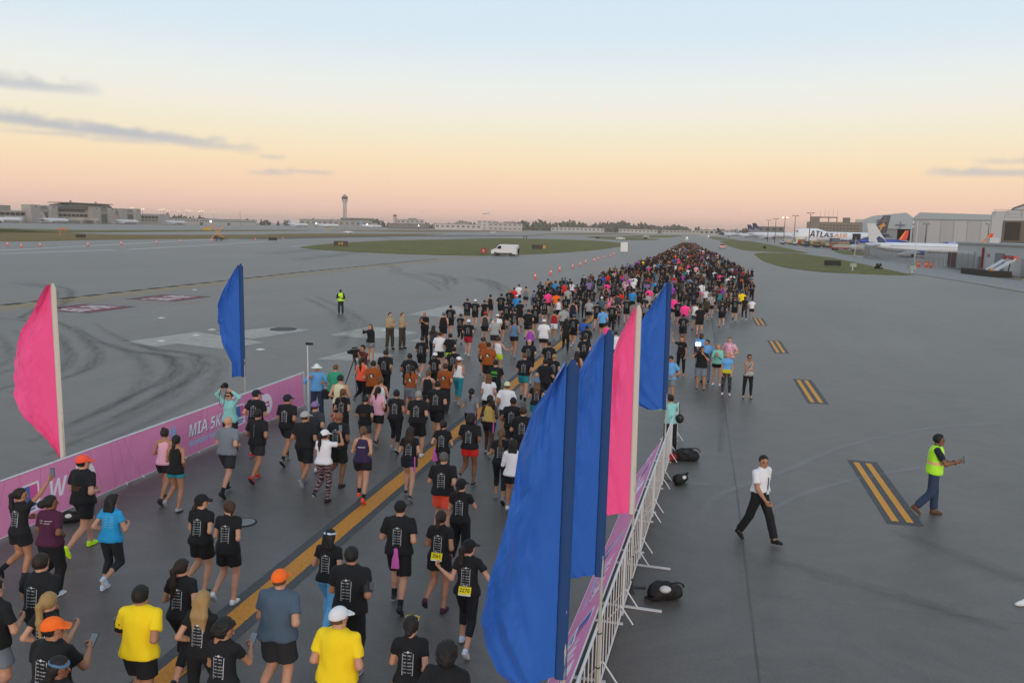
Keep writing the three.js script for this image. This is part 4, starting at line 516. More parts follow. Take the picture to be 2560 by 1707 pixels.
pickup(-44.5, -508, 0.15, 'white pickup with amber light bar on the second grass island'); pickup(-219, -493, 0.3, 'white pickup on the dry strip beneath the control tower'); pickup(-41.8, -735, 0, 'distant white pickup on the third grass island'); pickup(-196, -790, 0.2, 'distant white pickup beyond the large grass island');
{ // scissor-type runway closure marker
  const t = thing('runway_marker', 'orange folding cross shaped closure marker on its trailer', 'marker', -144.2, 0, -227, 0.6), o = mat(0xd98a2e, 0.6);
  mesh('cross_arm', rod([-2.1, 0.5, 0.2], [2.0, 4.6, 0.2], 0.13, 0.13, 6), o, t); mesh('cross_arm', rod([2.1, 0.5, -0.1], [-2.0, 4.6, -0.1], 0.13, 0.13, 6), o, t); mesh('brace', merge([rod([-2.0, 4.6, 0], [-2.0, 5.6, 0], 0.1), rod([-1.1, 3.7, 0], [1.1, 3.7, 0], 0.06), rod([-0.9, 1.6, 0], [0.9, 1.6, 0], 0.06)]), o, t);
  mesh('lamp_head', new THREE.SphereGeometry(0.28, 10, 8).translate(-2, 5.8, 0), new THREE.MeshStandardMaterial({ color: 0xffffff, emissive: 0xfff6e6, emissiveIntensity: 4 }), t); mesh('trailer', merge([bx(3.2, 0.5, 1.5, 0.2, 0.65, 0), bx(1.2, 0.7, 1.1, -0.6, 1.1, 0), rod([1.8, 0.55, 0], [3.6, 0.45, 0], 0.07)]), blackPlastic, t); wheels(t, [-0.4, 0.9], 0.34, 0.85);
}
{ const t = thing('wind_frame', 'small orange frame standing on grass near the left edge', 'frame', -196, 0, -222, 0.5); mesh('post', merge([rod([-0.8, 0, 0], [-0.8, 2.3, 0], 0.12), rod([0.6, 1.7, 0], [0.6, 2.3, 0], 0.1)]), mat(0xc86a2a, 0.7), t); mesh('beam', bx(2.4, 0.4, 0.2, 0.1, 2.4, 0), mat(0xc86a2a, 0.7), t); }
// ---------------------------------------------------------------- aircraft: nose to -x, fuselage axis along x
function airliner(o) {
  const t = thing('airliner', o.label, 'airplane', o.x, 0, o.z, o.turn, o.group), L = o.L, R = o.R, cy = o.cy, white = o.body ?? 0xd5d8de, n = 40, m = 18, pos = [], col = [], idx = [], C = new THREE.Color();
  for (let i = 0; i <= n; i++) for (let j = 0; j <= m; j++) { const s = i / n, x = -L / 2 + s * L; let r = R, up = 0; if (s < 0.13) { r = R * Math.sqrt(Math.max(0, 1 - (1 - s / 0.13) ** 2)) * 0.98 + 0.02; up = -R * 0.18 * (1 - s / 0.13) ** 2; } else if (s > 0.66) { const q = (s - 0.66) / 0.34; r = R * (1 - 0.9 * q * q); up = R * 0.62 * q * q; } const a = j / m * Math.PI * 2; let y = cy + up + Math.cos(a) * r, z = Math.sin(a) * r; if (o.hump && Math.cos(a) > 0) y += o.hump * Math.cos(a) * clamp(s / 0.05) * clamp((0.36 - s) / 0.1); pos.push(x, y, z); C.set(o.paint ? o.paint(s, (y - cy) / R) ?? white : white); col.push(C.r, C.g, C.b); }
  for (let i = 0; i < n; i++) for (let j = 0; j < m; j++) { const p = i * (m + 1) + j, q = p + m + 1; idx.push(p, p + 1, q, p + 1, q + 1, q); }
  const g = new THREE.BufferGeometry(); g.setAttribute('position', new THREE.Float32BufferAttribute(pos, 3)); g.setAttribute('color', new THREE.Float32BufferAttribute(col, 3)); g.setIndex(idx); g.computeVertexNormals();
  mesh('fuselage', g, mat(0xffffff, 0.4, { vertexColors: true, side: THREE.DoubleSide }), t);
  const h = o.fin, fx = L / 2; const finP = [[fx - 0.2 * L, cy + R * 0.85], [fx - 0.075 * L, h], [fx - 0.005 * L, h], [fx - 0.035 * L, cy + R * 1.0]];
  const fin = mesh('tail_fin', prism(finP, R * 0.16, 0.05), mat(o.finC ?? white, 0.45), t);
  (o.finMarks ?? []).forEach(([pts, c, nm]) => { for (const s of [1, -1]) mesh(nm ?? 'tail_stripe', prism(pts.map(([u, v]) => { const a = mixv([...finP[0], 0], [...finP[3], 0], u), b = mixv([...finP[1], 0], [...finP[2], 0], u); return [lerp(a[0], b[0], v), lerp(a[1], b[1], v)]; }), 0.02).translate(0, 0, s * (R * 0.08 + 0.07)), mat(c, 0.5), fin); });
  for (const s of [1, -1]) {
    const wing = prism([[-0.1 * L, 0], [0.1 * L, 0], [0.22 * L, -0.42 * L], [0.17 * L, -0.42 * L]], 0.35, 0.08); wing.rotateX(s > 0 ? Math.PI / 2 : -Math.PI / 2); wing.rotateX(s * -0.09); mesh('wing', wing.translate(-0.02 * L, cy - R * 0.55, s * R * 0.4), mat(o.wingC ?? 0xa9adb3, 0.5), t);
    const st = prism([[0, 0], [0.1 * L, 0], [0.14 * L, -0.16 * L], [0.1 * L, -0.16 * L]], 0.2, 0.05); st.rotateX(s > 0 ? Math.PI / 2 : -Math.PI / 2); st.rotateX(s * -0.1); mesh('stabilizer', st.translate(L / 2 - 0.17 * L, cy + R * 0.55, s * R * 0.2), mat(o.stabC ?? o.wingC ?? 0xa9adb3, 0.5), t);
    for (const e of o.engines ?? [0.14]) mesh('engine', new THREE.CylinderGeometry(R * 0.5, R * 0.36, L * 0.075, 14).rotateZ(Math.PI / 2).translate(-0.06 * L + e * L * 0.35, cy - R * 0.95, s * e * L), mat(o.engC ?? 0xb9bcc2, 0.4), t);
    const ww = template('lg' + R, () => new THREE.CylinderGeometry(R * 0.28, R * 0.28, R * 0.4, 12).rotateX(Math.PI / 2).translate(0, R * 0.28, 0)); const w = mesh('wheel', ww, rubberM, t); w.position.set(0.06 * L, 0, s * R * 0.75); mesh('strut', rod([0.06 * L, R * 0.3, s * R * 0.75], [0.06 * L, cy - R * 0.6, s * R * 0.6], R * 0.06), darkSteel, t);
  }
  mesh('nose_gear', merge([new THREE.CylinderGeometry(R * 0.22, R * 0.22, R * 0.4, 12).rotateX(Math.PI / 2).translate(-0.38 * L, R * 0.22, 0), rod([-0.38 * L, R * 0.2, 0], [-0.38 * L, cy - R * 0.6, 0], R * 0.06)]), darkSteel, t);
  const pg = template('win' + R, () => bx(R * 0.13, R * 0.19, 0.04)); if (o.windows) for (let i = 0; i < o.windows; i++) for (const s of [1, -1]) { const w = mesh('window', pg, glassDark, t); w.position.set(lerp(-0.36, 0.26, i / (o.windows - 1)) * L, cy + R * 0.28, s * R * 0.96); w.rotation.x = s * -0.28; }
  mesh('cockpit_window', merge([1, -1].map((s) => bx(R * 0.34, R * 0.24, 0.06, -0.455 * L, cy + R * 0.42 + (o.hump ?? 0) * 0.9, s * R * 0.62, s * -0.5))), glassDark, t);
  if (o.text) for (const s of [1]) { const [str, c1, w, at, hh, yy] = o.text, cg = new THREE.CylinderGeometry(R + 0.12, R + 0.12, w, 14, 12, true, -0.5 * hh + (yy ?? 0.1), hh); cg.rotateZ(Math.PI / 2); cg.rotateX(Math.PI / 2 * 0); const p = cg.attributes.position, uv = cg.attributes.uv; for (let i = 0; i < p.count; i++) { const y = p.getY(i), z = p.getZ(i), a = Math.atan2(y, z); uv.setXY(i, p.getX(i) / w + 0.5, clamp((a - (yy ?? 0.1) + hh / 2) / hh)); const sx = p.getX(i) / L + at + 0.5; if (o.hump && y > 0) p.setY(i, y + o.hump * y / R * clamp(sx / 0.05) * clamp((0.36 - sx) / 0.1)); } mesh('lettering', cg.translate(at * L, cy, 0), decal(canvasTexture(512, 96, (x) => { x.clearRect(0, 0, 512, 96); x.font = 'italic bold 92px sans-serif'; x.textAlign = 'left'; let px = 6; for (const [word, cc] of str) { x.fillStyle = cc; x.fillText(word, px, 82); px += x.measureText(word).width + 6; } })), t); }
  return t;
}
{ // the freighter on the right
  const t = airliner({ label: 'large white cargo jet with navy tail and gold figure on the right', x: 91, z: -552, turn: 0.17, L: 61, R: 3.15, cy: 4.55, fin: 18.6, finC: 0x1b2338, hump: 1.9, engines: [0.16, 0.28], engC: 0x2a3556, wingC: 0x8d9298, stabC: 0x1e2740, body: 0xd8dbe2, paint: (s, y) => s - 0.62 + y * -0.1 > 0.1 * (0.6 + y) && s > 0.64 + 0.11 * (y + 0.9) ? 0x1a2742 : 0xd8dbe2, text: [[['ATLAS', '#1d2440'], ['AIR', '#d9a066']], 0, 28, -0.11, 1.25, 0.35], finMarks: [[[[0.15, 0.32], [0.42, 0.36], [0.46, 0.08], [0.56, 0.08], [0.6, 0.36], [0.85, 0.42], [0.62, 0.52], [0.5, 0.62], [0.38, 0.5]], 0xc08a3e, 'gold_emblem'], [[[0.1, 0.7], [0.9, 0.7], [0.9, 0.73], [0.1, 0.73]], 0x77757c, 'grid_line'], [[[0.1, 0.85], [0.9, 0.85], [0.9, 0.88], [0.1, 0.88]], 0x77757c, 'grid_line'], [[[0.45, 0.62], [0.52, 0.62], [0.5, 0.98], [0.44, 0.98]], 0x77757c, 'grid_line']] });
  mesh('cargo_door', bx(5, 4, 0.3, 9, 4.9, 3.1), mat(0x14161a, 0.7), t);
}
airliner({ label: 'white airliner with pale fin and blue globe pattern behind the fence', x: 64.5, z: -257.5, turn: 2.9 , L: 29.5, R: 1.42, cy: 2.65, fin: 9.4, finC: 0xc9cbcc, engines: [0.15], engC: 0x274a8a, windows: 34, wingC: 0x9ea3a8, finMarks: [[[[0.0, 0.0], [0.5, 0.0], [0.5, 0.22], [0.25, 0.34], [0.05, 0.2]], 0x2c3f6b, 'globe_pattern'], [[[0.1, 0.08], [0.48, 0.08], [0.48, 0.1], [0.1, 0.1]], 0xa8adb8, 'grid_line'], [[[0.1, 0.17], [0.45, 0.17], [0.45, 0.19], [0.1, 0.19]], 0xa8adb8, 'grid_line'], [[[0.24, 0.0], [0.27, 0.0], [0.27, 0.28], [0.24, 0.28]], 0xa8adb8, 'grid_line']] });
airliner({ label: 'blue airliner with red and orange tail in front of the hangar', x: 103, z: -345, turn: 0.24, L: 20, R: 1.0, cy: 3.1, fin: 7.7, body: 0x1f3f9a, finC: 0xcf2f22, engines: [0.15], engC: 0x2a4694, wingC: 0x8f949a, stabC: 0x1f3f9a, text: [[['Southwest', '#c9d2ea']], 0, 7, -0.22, 1.2, 0.8], finMarks: [[[[0, 0], [0.35, 0], [0.3, 1], [0, 1]], 0xe0882a, 'tail_stripe'], [[[0, 0], [0.14, 0], [0.12, 1], [0, 1]], 0xe6b73a, 'tail_stripe']] });
airliner({ label: 'blue airliner with red tail inside the open hangar door', x: 89, z: -421, turn: 0.22, L: 24, R: 1.05, cy: 3.2, fin: 8.6, body: 0x1f3f9a, finC: 0xcf2f22, engines: [0.15], finMarks: [[[[0, 0], [0.3, 0], [0.25, 1], [0, 1]], 0xe0882a, 'tail_stripe']] });
airliner({ label: 'white airliner with navy fin, first of the pair beyond the freighter', x: 74, z: -846, turn: 2.95, L: 46, R: 2.2, cy: 4.4, fin: 14, finC: 0x222c4e, windows: 20, finMarks: [[[[0, 0], [1, 0], [0.9, 0.35], [0.5, 0.5], [0.1, 0.3]], 0x7c7f92, 'globe_pattern']] });
airliner({ label: 'white airliner with tall navy fin, second of the pair beyond the freighter', x: 84, z: -880, turn: 2.95, L: 52, R: 2.4, cy: 4.6, fin: 16, finC: 0x222c4e, windows: 20, finMarks: [[[[0, 0], [1, 0], [0.9, 0.35], [0.5, 0.5], [0.1, 0.3]], 0x7c7f92, 'globe_pattern']] });
airliner({ label: 'distant airliner with black and white checked fin', x: 78, z: -915, turn: 2.9, L: 36, R: 1.9, cy: 3.8, fin: 12.6, finC: 0xb9bcc0, finMarks: [[[[0.1, 0.3], [0.9, 0.3], [0.9, 0.6], [0.1, 0.6]], 0x2a2c33]] });
airliner({ label: 'farthest airliner with dark tail right of the taxiway end', x: 46, z: -1095, turn: 2.9, L: 36, R: 2, cy: 3.8, fin: 11.2, finC: 0x2b3048, paint: (s) => s > 0.7 ? 0x2b3048 : 0xc9ccd2 });
airliner({ label: 'distant white airliner parked past the dark tailed one', x: 62, z: -1010, turn: 2.6, L: 32, R: 1.8, cy: 3.5, fin: 10, finC: 0x8f939b });
// striped-tail airliners at the left terminal
[[-640, -650, 2.2, 'striped tail airliner cut off by the left edge at the terminal', 34], [-652, -728, 1.5, 'striped tail airliner in front of the first terminal towers', 36], [-655, -842, 1.45, 'striped tail airliner in front of the second terminal towers', 36], [-655, -935, 1.4, 'striped tail airliner at the end of the terminal', 36]].forEach(([x, z, turn, label, L]) => airliner({ label, x, z, turn: turn + 1.57, L, R: 1.9, cy: 3.6, fin: 11.8, body: 0xb9c0ca, finC: 0xb9b2b8, windows: 14, group: 'airliners at the left terminal', finMarks: [0.08, 0.28, 0.48, 0.68, 0.86].map((v, i) => [[[0, v], [1, v], [1, v + 0.1], [0, v + 0.1]], i % 2 ? 0x3a3f66 : 0x8f2a3a]) }));
[[-560, -1085, 'small airliner by the white building, left of the tower'], [-545, -1150, 'second small airliner by the white building'], [-520, -1260, 'blue nosed airliner parked left of the control tower'], [-430, -1360, 'small white airliner right of the radar mast']].forEach(([x, z, label], i) => airliner({ label, x, z, turn: 2.9 + i * 0.4, L: 38, R: 2, cy: 3.6, fin: 11, body: 0xc2c8d0, finC: [0x9aa3b0, 0x8893a6, 0x6f8fb0, 0xb5b9be][i] }));
{ const g = (x, y, z, s, label, turn) => { const t = airliner({ label, x, z, turn, L: 34 * s, R: 1.9 * s, cy: 0, fin: 6.5 * s, engines: [0.15] }); t.position.y = y; t.rotation.x = 0.0; }; g(-375, 31, -1452, 0.62, 'airliner climbing in the sky above the far trees', 1.2); g(-807, 50, -2366, 0.6, 'tiny airliner in the sky right of the control tower', 1.9); }

// ---------------------------------------------------------------- buildings on the left
const concrete = mat(0x9b9a94, 0.85), concrete2 = mat(0x87867f, 0.85), darkGlass = mat(0x2c3032, 0.25), greenGlass = mat(0x56605a, 0.3), slateRoof = mat(0x6b6e70, 0.7);
{
  const t = thing('terminal', 'long grey airport terminal with paired concrete towers at far left', 'building', -690, 0, -700); // local z runs along the facade, +x faces the runway
  const Z = (z) => z + 700, block = (nm, z0, z1, h, d, m, x = 0, y = 0) => mesh(nm, bx(d, h, Math.abs(z1 - z0), x - d / 2, y + h / 2, Z((z0 + z1) / 2)), m, t);
  block('concourse', -560, -950, 12.4, 30, concrete); block('upper_storey', -560, -718, 17.6, 22, concrete2, -6); block('upper_storey', -769, -862, 15.8, 20, concrete2, -6);
  block('low_wing', -950, -972, 13.6, 26, concrete, 1);
  for (const [a, b] of [[-732, -745], [-759, -769], [-822, -836], [-851, -861], [-869, -882], [-897, -907]]) { const w = block('tower', a, b, 19.2 + (a % 3) * 0.2, 12, concrete, 6); mesh('porthole', bx(0.2, 1.6, 1.2, 6.06, 17.3, Z((a + b) / 2)), darkGlass, t); }
  for (const [a, b] of [[-745, -759], [-836, -851], [-882, -897]]) { block('link_block', a, b, 18.3, 9, concrete2, 2); mesh('atrium_glass', bx(0.3, 9.5, Math.abs(b - a) - 1, 2.1, 6.2, Z((a + b) / 2)), greenGlass, t); mesh('lintel', bx(1.2, 3, Math.abs(b - a) - 0.6, 2.4, 13.2, Z((a + b) / 2)), concrete, t); }
  const win = (a, b, n) => { for (let i = 0; i < n; i++) { const w = (b - a) / n, z = a + (i + 0.5) * w; mesh('window', bx(0.25, 3.1, Math.abs(w) * 0.82, 0.1, 9, Z(z)), darkGlass, t); mesh('lower_window', bx(0.25, 1.3, Math.abs(w) * 0.8, 0.1, 5.2, Z(z)), darkGlass, t); } };
  win(-640, -730, 14); win(-770, -821, 8); win(-862, -869, 1); win(-908, -949, 6);
  const dome = prism([[-772, 15.9], [-783, 20.6], [-800, 22.4], [-856, 22.8], [-862, 20], [-862, 15.9]].map(([z, y]) => [z + 700, y]), 16, 0.2).rotateY(-Math.PI / 2); mesh('hall_roof', dome.translate(-8, 0, 0), slateRoof, t);
  mesh('roof_canopy', bx(24, 0.9, 76, -6, 23, Z(-819)), mat(0x7f8076, 0.7), t); for (let i = 0; i < 9; i++) mesh('clerestory_pane', bx(0.2, 1.8, 6.2, 0.15, 20.4, Z(-796 - i * 7)), mat(0x8d968c, 0.3), t); mesh('roof_vent', bx(1.5, 2.2, 1.5, -4, 24.6, Z(-800)), concrete2, t); mesh('roof_vent', bx(1.5, 2.2, 1.5, -4, 24.6, Z(-840)), concrete2, t);
  for (const z of [-705, -790, -812]) mesh('jet_bridge', merge([bx(22, 3, 3, 11, 5, Z(z)), bx(2, 4, 2, 18, 2, Z(z))]), mat(0xa2a29c, 0.7), t);
}
{ const t = thing('terminal_annex', 'long low white terminal building right of the towers', 'building', -690, 0, -1085); mesh('wall', bx(24, 8.6, 226, -12, 4.3, 0), mat(0xb4b3ae, 0.8), t); mesh('roof_edge', bx(25, 0.6, 228, -12, 8.9, 0), mat(0x8e8d88, 0.8), t); for (let i = 0; i < 30; i++) mesh('window', bx(0.2, 1.3, 3.4, 0.1, 6, -105 + i * 7), darkGlass, t); for (const z of [-30, 40, 90]) mesh('dock_door', bx(0.2, 3.6, 7, 0.1, 1.9, z), mat(0x54504a, 0.7), t); }
function farBuilding(x, z, w, h, d, turn, label, c, rows, extra) { const t = thing('far_building', label, 'building', x, 0, z, turn); mesh('wall', bx(w, h, d, 0, h / 2, 0), mat(c, 0.85), t); mesh('roof', bx(w + 1, 0.7, d + 1, 0, h + 0.35, 0), mat(0x77777a, 0.85), t); const n = Math.min(16, Math.max(3, Math.round(w / 9))); for (let r = 0; r < rows; r++) for (let i = 0; i < n; i++) mesh('window', bx(w / n * 0.55, h / rows * 0.35, 0.3, -w / 2 + (i + 0.5) * w / n, (r + 0.6) * h / rows, d / 2 + 0.05), darkGlass, t); if (extra) mesh('rooftop_plant', bx(w * 0.3, 3, d * 0.5, w * 0.1, h + 2, 0), mat(0x8b8a87, 0.85), t); }
farBuilding(-600, -1300, 120, 12, 30, 0.45, 'grey concourse with long flat roof behind parked airliners', 0x8d918f, 1); farBuilding(-640, -1480, 60, 17, 30, 0.45, 'dark block just right of the control tower base', 0x5f6464, 2); farBuilding(-560, -1560, 55, 17, 30, 0.4, 'pale block second right of the control tower', 0xa4a5a2, 2, true); farBuilding(-590, -1340, 90, 8.5, 24, 0.42, 'low white hall below the control tower', 0xb3b2ad, 1); farBuilding(-480, -1330, 70, 8.5, 24, 0.38, 'dark low hall left of the radar mast', 0x6a6d6e, 1); farBuilding(-400, -1360, 80, 10, 24, 0.3, 'white low hall under the radar mast', 0xb6b5b1, 1, true); farBuilding(-330, -1420, 60, 13, 24, 0.25, 'stepped white hall right of the radar mast', 0xaeaeab, 2, true); farBuilding(-420, -1640, 40, 18, 20, 0.25, 'small tall block behind the low halls', 0xb9b9b7, 3); farBuilding(-260, -1850, 120, 9, 24, 0.15, 'long low white shed in front of the far trees', 0xa9adae, 1); farBuilding(-130, -1950, 90, 8, 24, 0.1, 'low pale shed among the far trees', 0xb0b1ae, 1); farBuilding(-20, -2100, 120, 8, 24, 0, 'low pale sheds at the end of the taxiway', 0xa8a8a4, 1); farBuilding(40, -1500, 60, 9, 24, -0.1, 'pale low building right of the taxiway end', 0xaaa9a4, 1); farBuilding(105, -1250, 46, 15, 20, -0.1, 'small dark block behind the distant tails', 0x6d706f, 2);
{ const t = thing('control_tower', 'tall pale air traffic control tower with flared cab', 'tower', -696, 0, -1551); mesh('shaft', new THREE.LatheGeometry([[4.1, 0], [3.7, 30], [3.7, 46], [4.4, 50], [6.1, 54], [6.1, 56]].map((p) => new THREE.Vector2(...p)), 24), mat(0xb3aca6, 0.8), t); mesh('cab_glass', new THREE.LatheGeometry([[5.4, 56], [6.3, 60]].map((p) => new THREE.Vector2(...p)), 16), darkGlass, t); mesh('cab_roof', new THREE.LatheGeometry([[6.5, 60], [6.3, 61], [4, 61.4], [3.6, 63], [2, 65], [0, 65.6]].map((p) => new THREE.Vector2(...p)), 20), mat(0x8b8886, 0.7), t); mesh('balcony', new THREE.TorusGeometry(6.4, 0.35, 6, 24).rotateX(Math.PI / 2).translate(0, 56.2, 0), mat(0x9a9591, 0.7), t); mesh('slot_window', bx(1, 20, 0.4, 0, 26, 3.8), mat(0x87827d, 0.7), t); }
{ const t = thing('radar_mast', 'red and white lattice radar mast on the horizon', 'mast', -532, 0, -1403), r = mat(0x7e4a42, 0.7), w = mat(0xb0aaa6, 0.7); for (const [a, b] of [[-1, -1], [1, -1], [1, 1], [-1, 1]]) mesh('leg', rod([a * 2.6, 0, b * 2.6], [a * 1.4, 20, b * 1.4], 0.4), a * b > 0 ? r : w, t); mesh('platform', bx(7, 1, 7, 0, 16, 0), w, t); mesh('platform', bx(6, 0.8, 6, 0, 20, 0), r, t); mesh('antenna', merge([bx(7, 3, 0.8, 0, 23, 0), rod([0, 20, 0], [0, 26, 0], 0.4)]), r, t); mesh('dish', new THREE.SphereGeometry(1.7, 10, 8).translate(3.2, 18, 1), w, t); }
const lampOn = new THREE.MeshStandardMaterial({ color: 0xffffff, emissive: 0xffd9a8, emissiveIntensity: 3 });
function lampMast(x, z, h, label, lit, group, c = darkSteel) { const t = thing('light_mast', label, 'lamp post', x, 0, z, 0.2, group); mesh('pole', rod([0, 0, 0], [0, h, 0], h > 14 && x > 0 ? 0.24 : 0.3, 0.14), c, t); mesh('cross_arm', rod([-1.3, h, 0], [1.3, h, 0], 0.1), c, t); for (const s of [-1, 1]) { mesh('lamp_head', bx(0.9, 0.35, 0.7, s * 1.2, h + 0.1, 0), lit ? lampOn : mat(0x3a3a3c, 0.6), t); } }
{ const r = rng(9); for (let i = 0; i < 15; i++) lampMast(-760 + r() * 40, -925 - i * 16 - r() * 8, 19 + r() * 2.4, ['first', 'second', 'third', 'fourth', 'fifth', 'sixth', 'seventh', 'eighth', 'ninth', 'tenth', 'eleventh', 'twelfth', 'thirteenth', 'fourteenth', 'last'][i] + ' lit floodlight mast from the left behind the white terminal annex', true, 'lit masts behind the annex', mat(0x77706c, 0.7)); lampMast(-690, -1148, 21.4, 'dark unlit mast at the end of the lit masts', false, null, mat(0x5a5552, 0.7)); for (const [x, z, l] of [[-470, -960, 'bright work lamp on a short mast beside the white annex'], [-455, -1090, 'second bright work lamp by the parked airliners'], [-430, -1240, 'bright low lamp before the dark hall']]) { const t = thing('work_lamp', l, 'lamp', x, 0, z); mesh('pole', rod([0, 0, 0], [0, 5.2, 0], 0.15), darkSteel, t); mesh('lamp_head', new THREE.SphereGeometry(0.8, 10, 8).translate(0, 5.8, 0), new THREE.MeshStandardMaterial({ color: 0xffffff, emissive: 0xffffff, emissiveIntensity: 5 }), t); } }

// ---------------------------------------------------------------- right hand side: hangars, fence, masts
[[48.7, -576, 14.6], [49.9, -538, 15], [52, -506, 15.2], [51, -446.6, 15.2], [52.7, -403, 15.6]].forEach(([x, z, h], i) => lampMast(x, z, h, ['farthest', 'second farthest', 'middle', 'second nearest', 'nearest'][i] + ' of five brown light masts before the freighter', i === 2, 'light masts before the freighter', mat(0x5b4a40, 0.7)));
lampMast(150, -470, 13, 'twin headed light mast in front of the hangar wall', false, null, mat(0x4c4a48, 0.7)); lampMast(120, -470, 12.4, 'smaller light mast left of the twin headed one', false, null, mat(0x4c4a48, 0.7));
const panelW = mat(0xa9a9aa, 0.7), panelW2 = mat(0x9fa0a2, 0.7);
{ // main hangar: gable with an open door to the left, long panelled wall to the right
  const t = thing('hangar', 'large white hangar with an open door and long panelled wall', 'hangar', 148, 0, -582, -0.26);
  mesh('wall', merge([bx(46, 17, 0.6, 16, 8.5, 0), bx(0.6, 17, 60, 39, 8.5, -30)]), panelW, t); for (let i = 0; i < 6; i++) mesh('wall_panel', bx(7.4, 16.4, 0.3, -2.6 + i * 7.6, 8.3, 0.5), i % 2 ? panelW : panelW2, t);
  mesh('roof', prism([[-8, 17], [-8, 18], [-4, 21.6], [39.5, 20.6], [39.5, 17]], 60).translate(0, 0, -30), mat(0x9aa3a8, 0.6), t); mesh('gutter', bx(48, 0.5, 0.8, 16, 17.1, 0.5), mat(0x7c8084, 0.6), t);
  mesh('gable', prism([[-38, 0], [-38, 16.5], [-32, 19], [-12, 21.4], [-7.4, 18], [-7.4, 0], [-8.6, 0], [-8.6, 10.6], [-26, 10.6], [-26, 0]], 1).translate(0, 0, 0.2), mat(0xa3abb0, 0.65), t); mesh('door_leaf', bx(9, 10.4, 0.4, -21, 5.2, -0.8), mat(0x8b8f90, 0.7), t); mesh('door_void_wall', bx(24, 12, 0.4, -17, 6, -30), mat(0x2e2f31, 0.9), t); mesh('ceiling', bx(32, 0.5, 44, -22, 14, -22), mat(0x4a4c4e, 0.9), t); mesh('vent', bx(5, 2.4, 0.3, -27, 15.6, 0.9), mat(0x6d7173, 0.7), t); mesh('lamp_bracket', merge([bx(0.4, 5, 0.4, -15, 13, 1), bx(6, 0.6, 0.6, -15, 13.2, 1.3)]), mat(0x63676a, 0.7), t);
}
{ const t = thing('hangar', 'tall white hangar with sloping roof at the right edge', 'hangar', 150, 0, -398, -0.3); mesh('wall', prism([[-21, 0], [-21, 17.8], [-13, 18.2], [-13, 19], [-9, 20.6], [12, 30], [24, 30], [24, 0]], 30).translate(0, 0, -15), mat(0xadafb0, 0.7), t); mesh('roof_edge', prism([[-13.4, 19], [-13.4, 19.5], [-9, 21.3], [12, 30.8], [12, 30]], 31).translate(0, 0, -15), mat(0x6b6a68, 0.7), t); mesh('rail', merge([rod([-21, 18.6, 0.5], [4, 18.6, 0.5], 0.1), ...[-20, -15, -10, -5, 0].map((x) => rod([x, 16, 0.5], [x, 18.6, 0.5], 0.08))]), mat(0x8a8c8d, 0.6), t); }
{ const t = thing('office_block', 'grey brown office block with rows of small windows behind the freighter', 'building', 142, 0, -889, -0.16); mesh('wall', bx(57, 18.6, 20, 0, 9.3, 0), mat(0x7c746a, 0.85), t); mesh('stair_tower', bx(9, 24, 10, -21, 12, 0), mat(0x7a7268, 0.85), t); mesh('roof_frame', merge([bx(17, 1, 10, -8, 23.4, 0), bx(1, 5, 1, 0, 21, 4), bx(1, 5, 1, -8, 21, 4)]), mat(0x756e66, 0.85), t); mesh('rooftop_plant', bx(7, 4.6, 7, 9, 21, 0), mat(0x6d675f, 0.85), t); mesh('rooftop_plant', bx(9, 3, 7, 22, 20.3, 0), mat(0xa9a9a6, 0.8), t); for (let r = 0; r < 4; r++) for (let i = 0; i < 12; i++) mesh('window', bx(1.7, 0.9, 0.3, -15 + i * 3.2, 6.2 + r * 3, 10.1), darkGlass, t); for (let i = 0; i < 5; i++) mesh('antenna', rod([-16 + i * 4, 23, 0], [-16 + i * 4, 31 + (i % 2) * 2, 0], 0.1), mat(0x7d6f68, 0.7), t); }
{ const t = thing('docking_gantry', 'brown boxy gantry raised on stilts at the right edge', 'gantry', 70, 0, -188, -0.3); mesh('cabin', bx(17, 4.5, 10, 1.5, 7.3, 0), mat(0x6a6259, 0.8), t); mesh('louvre_panel', bx(2.6, 3.6, 0.2, -5.3, 7.4, 5.1), mat(0x39352f, 0.8), t); mesh('walkway', bx(17.4, 0.3, 10.6, 1.5, 4.95, 0), mat(0x35322e, 0.8), t); for (const x of [-6, -2, 3, 8]) mesh('stilt', bx(0.3, 4.8, 0.3, x, 2.4, 4), mat(0x4b4843, 0.7), t); mesh('railing', merge([rod([-7, 10.8, 5], [10, 10.8, 5], 0.05), rod([-7, 10.2, 5], [10, 10.2, 5], 0.05), ...[-7, -4, -1, 2, 5, 8].map((x) => rod([x, 9.5, 5], [x, 10.8, 5], 0.05))]), mat(0x8f9294, 0.6), t); }
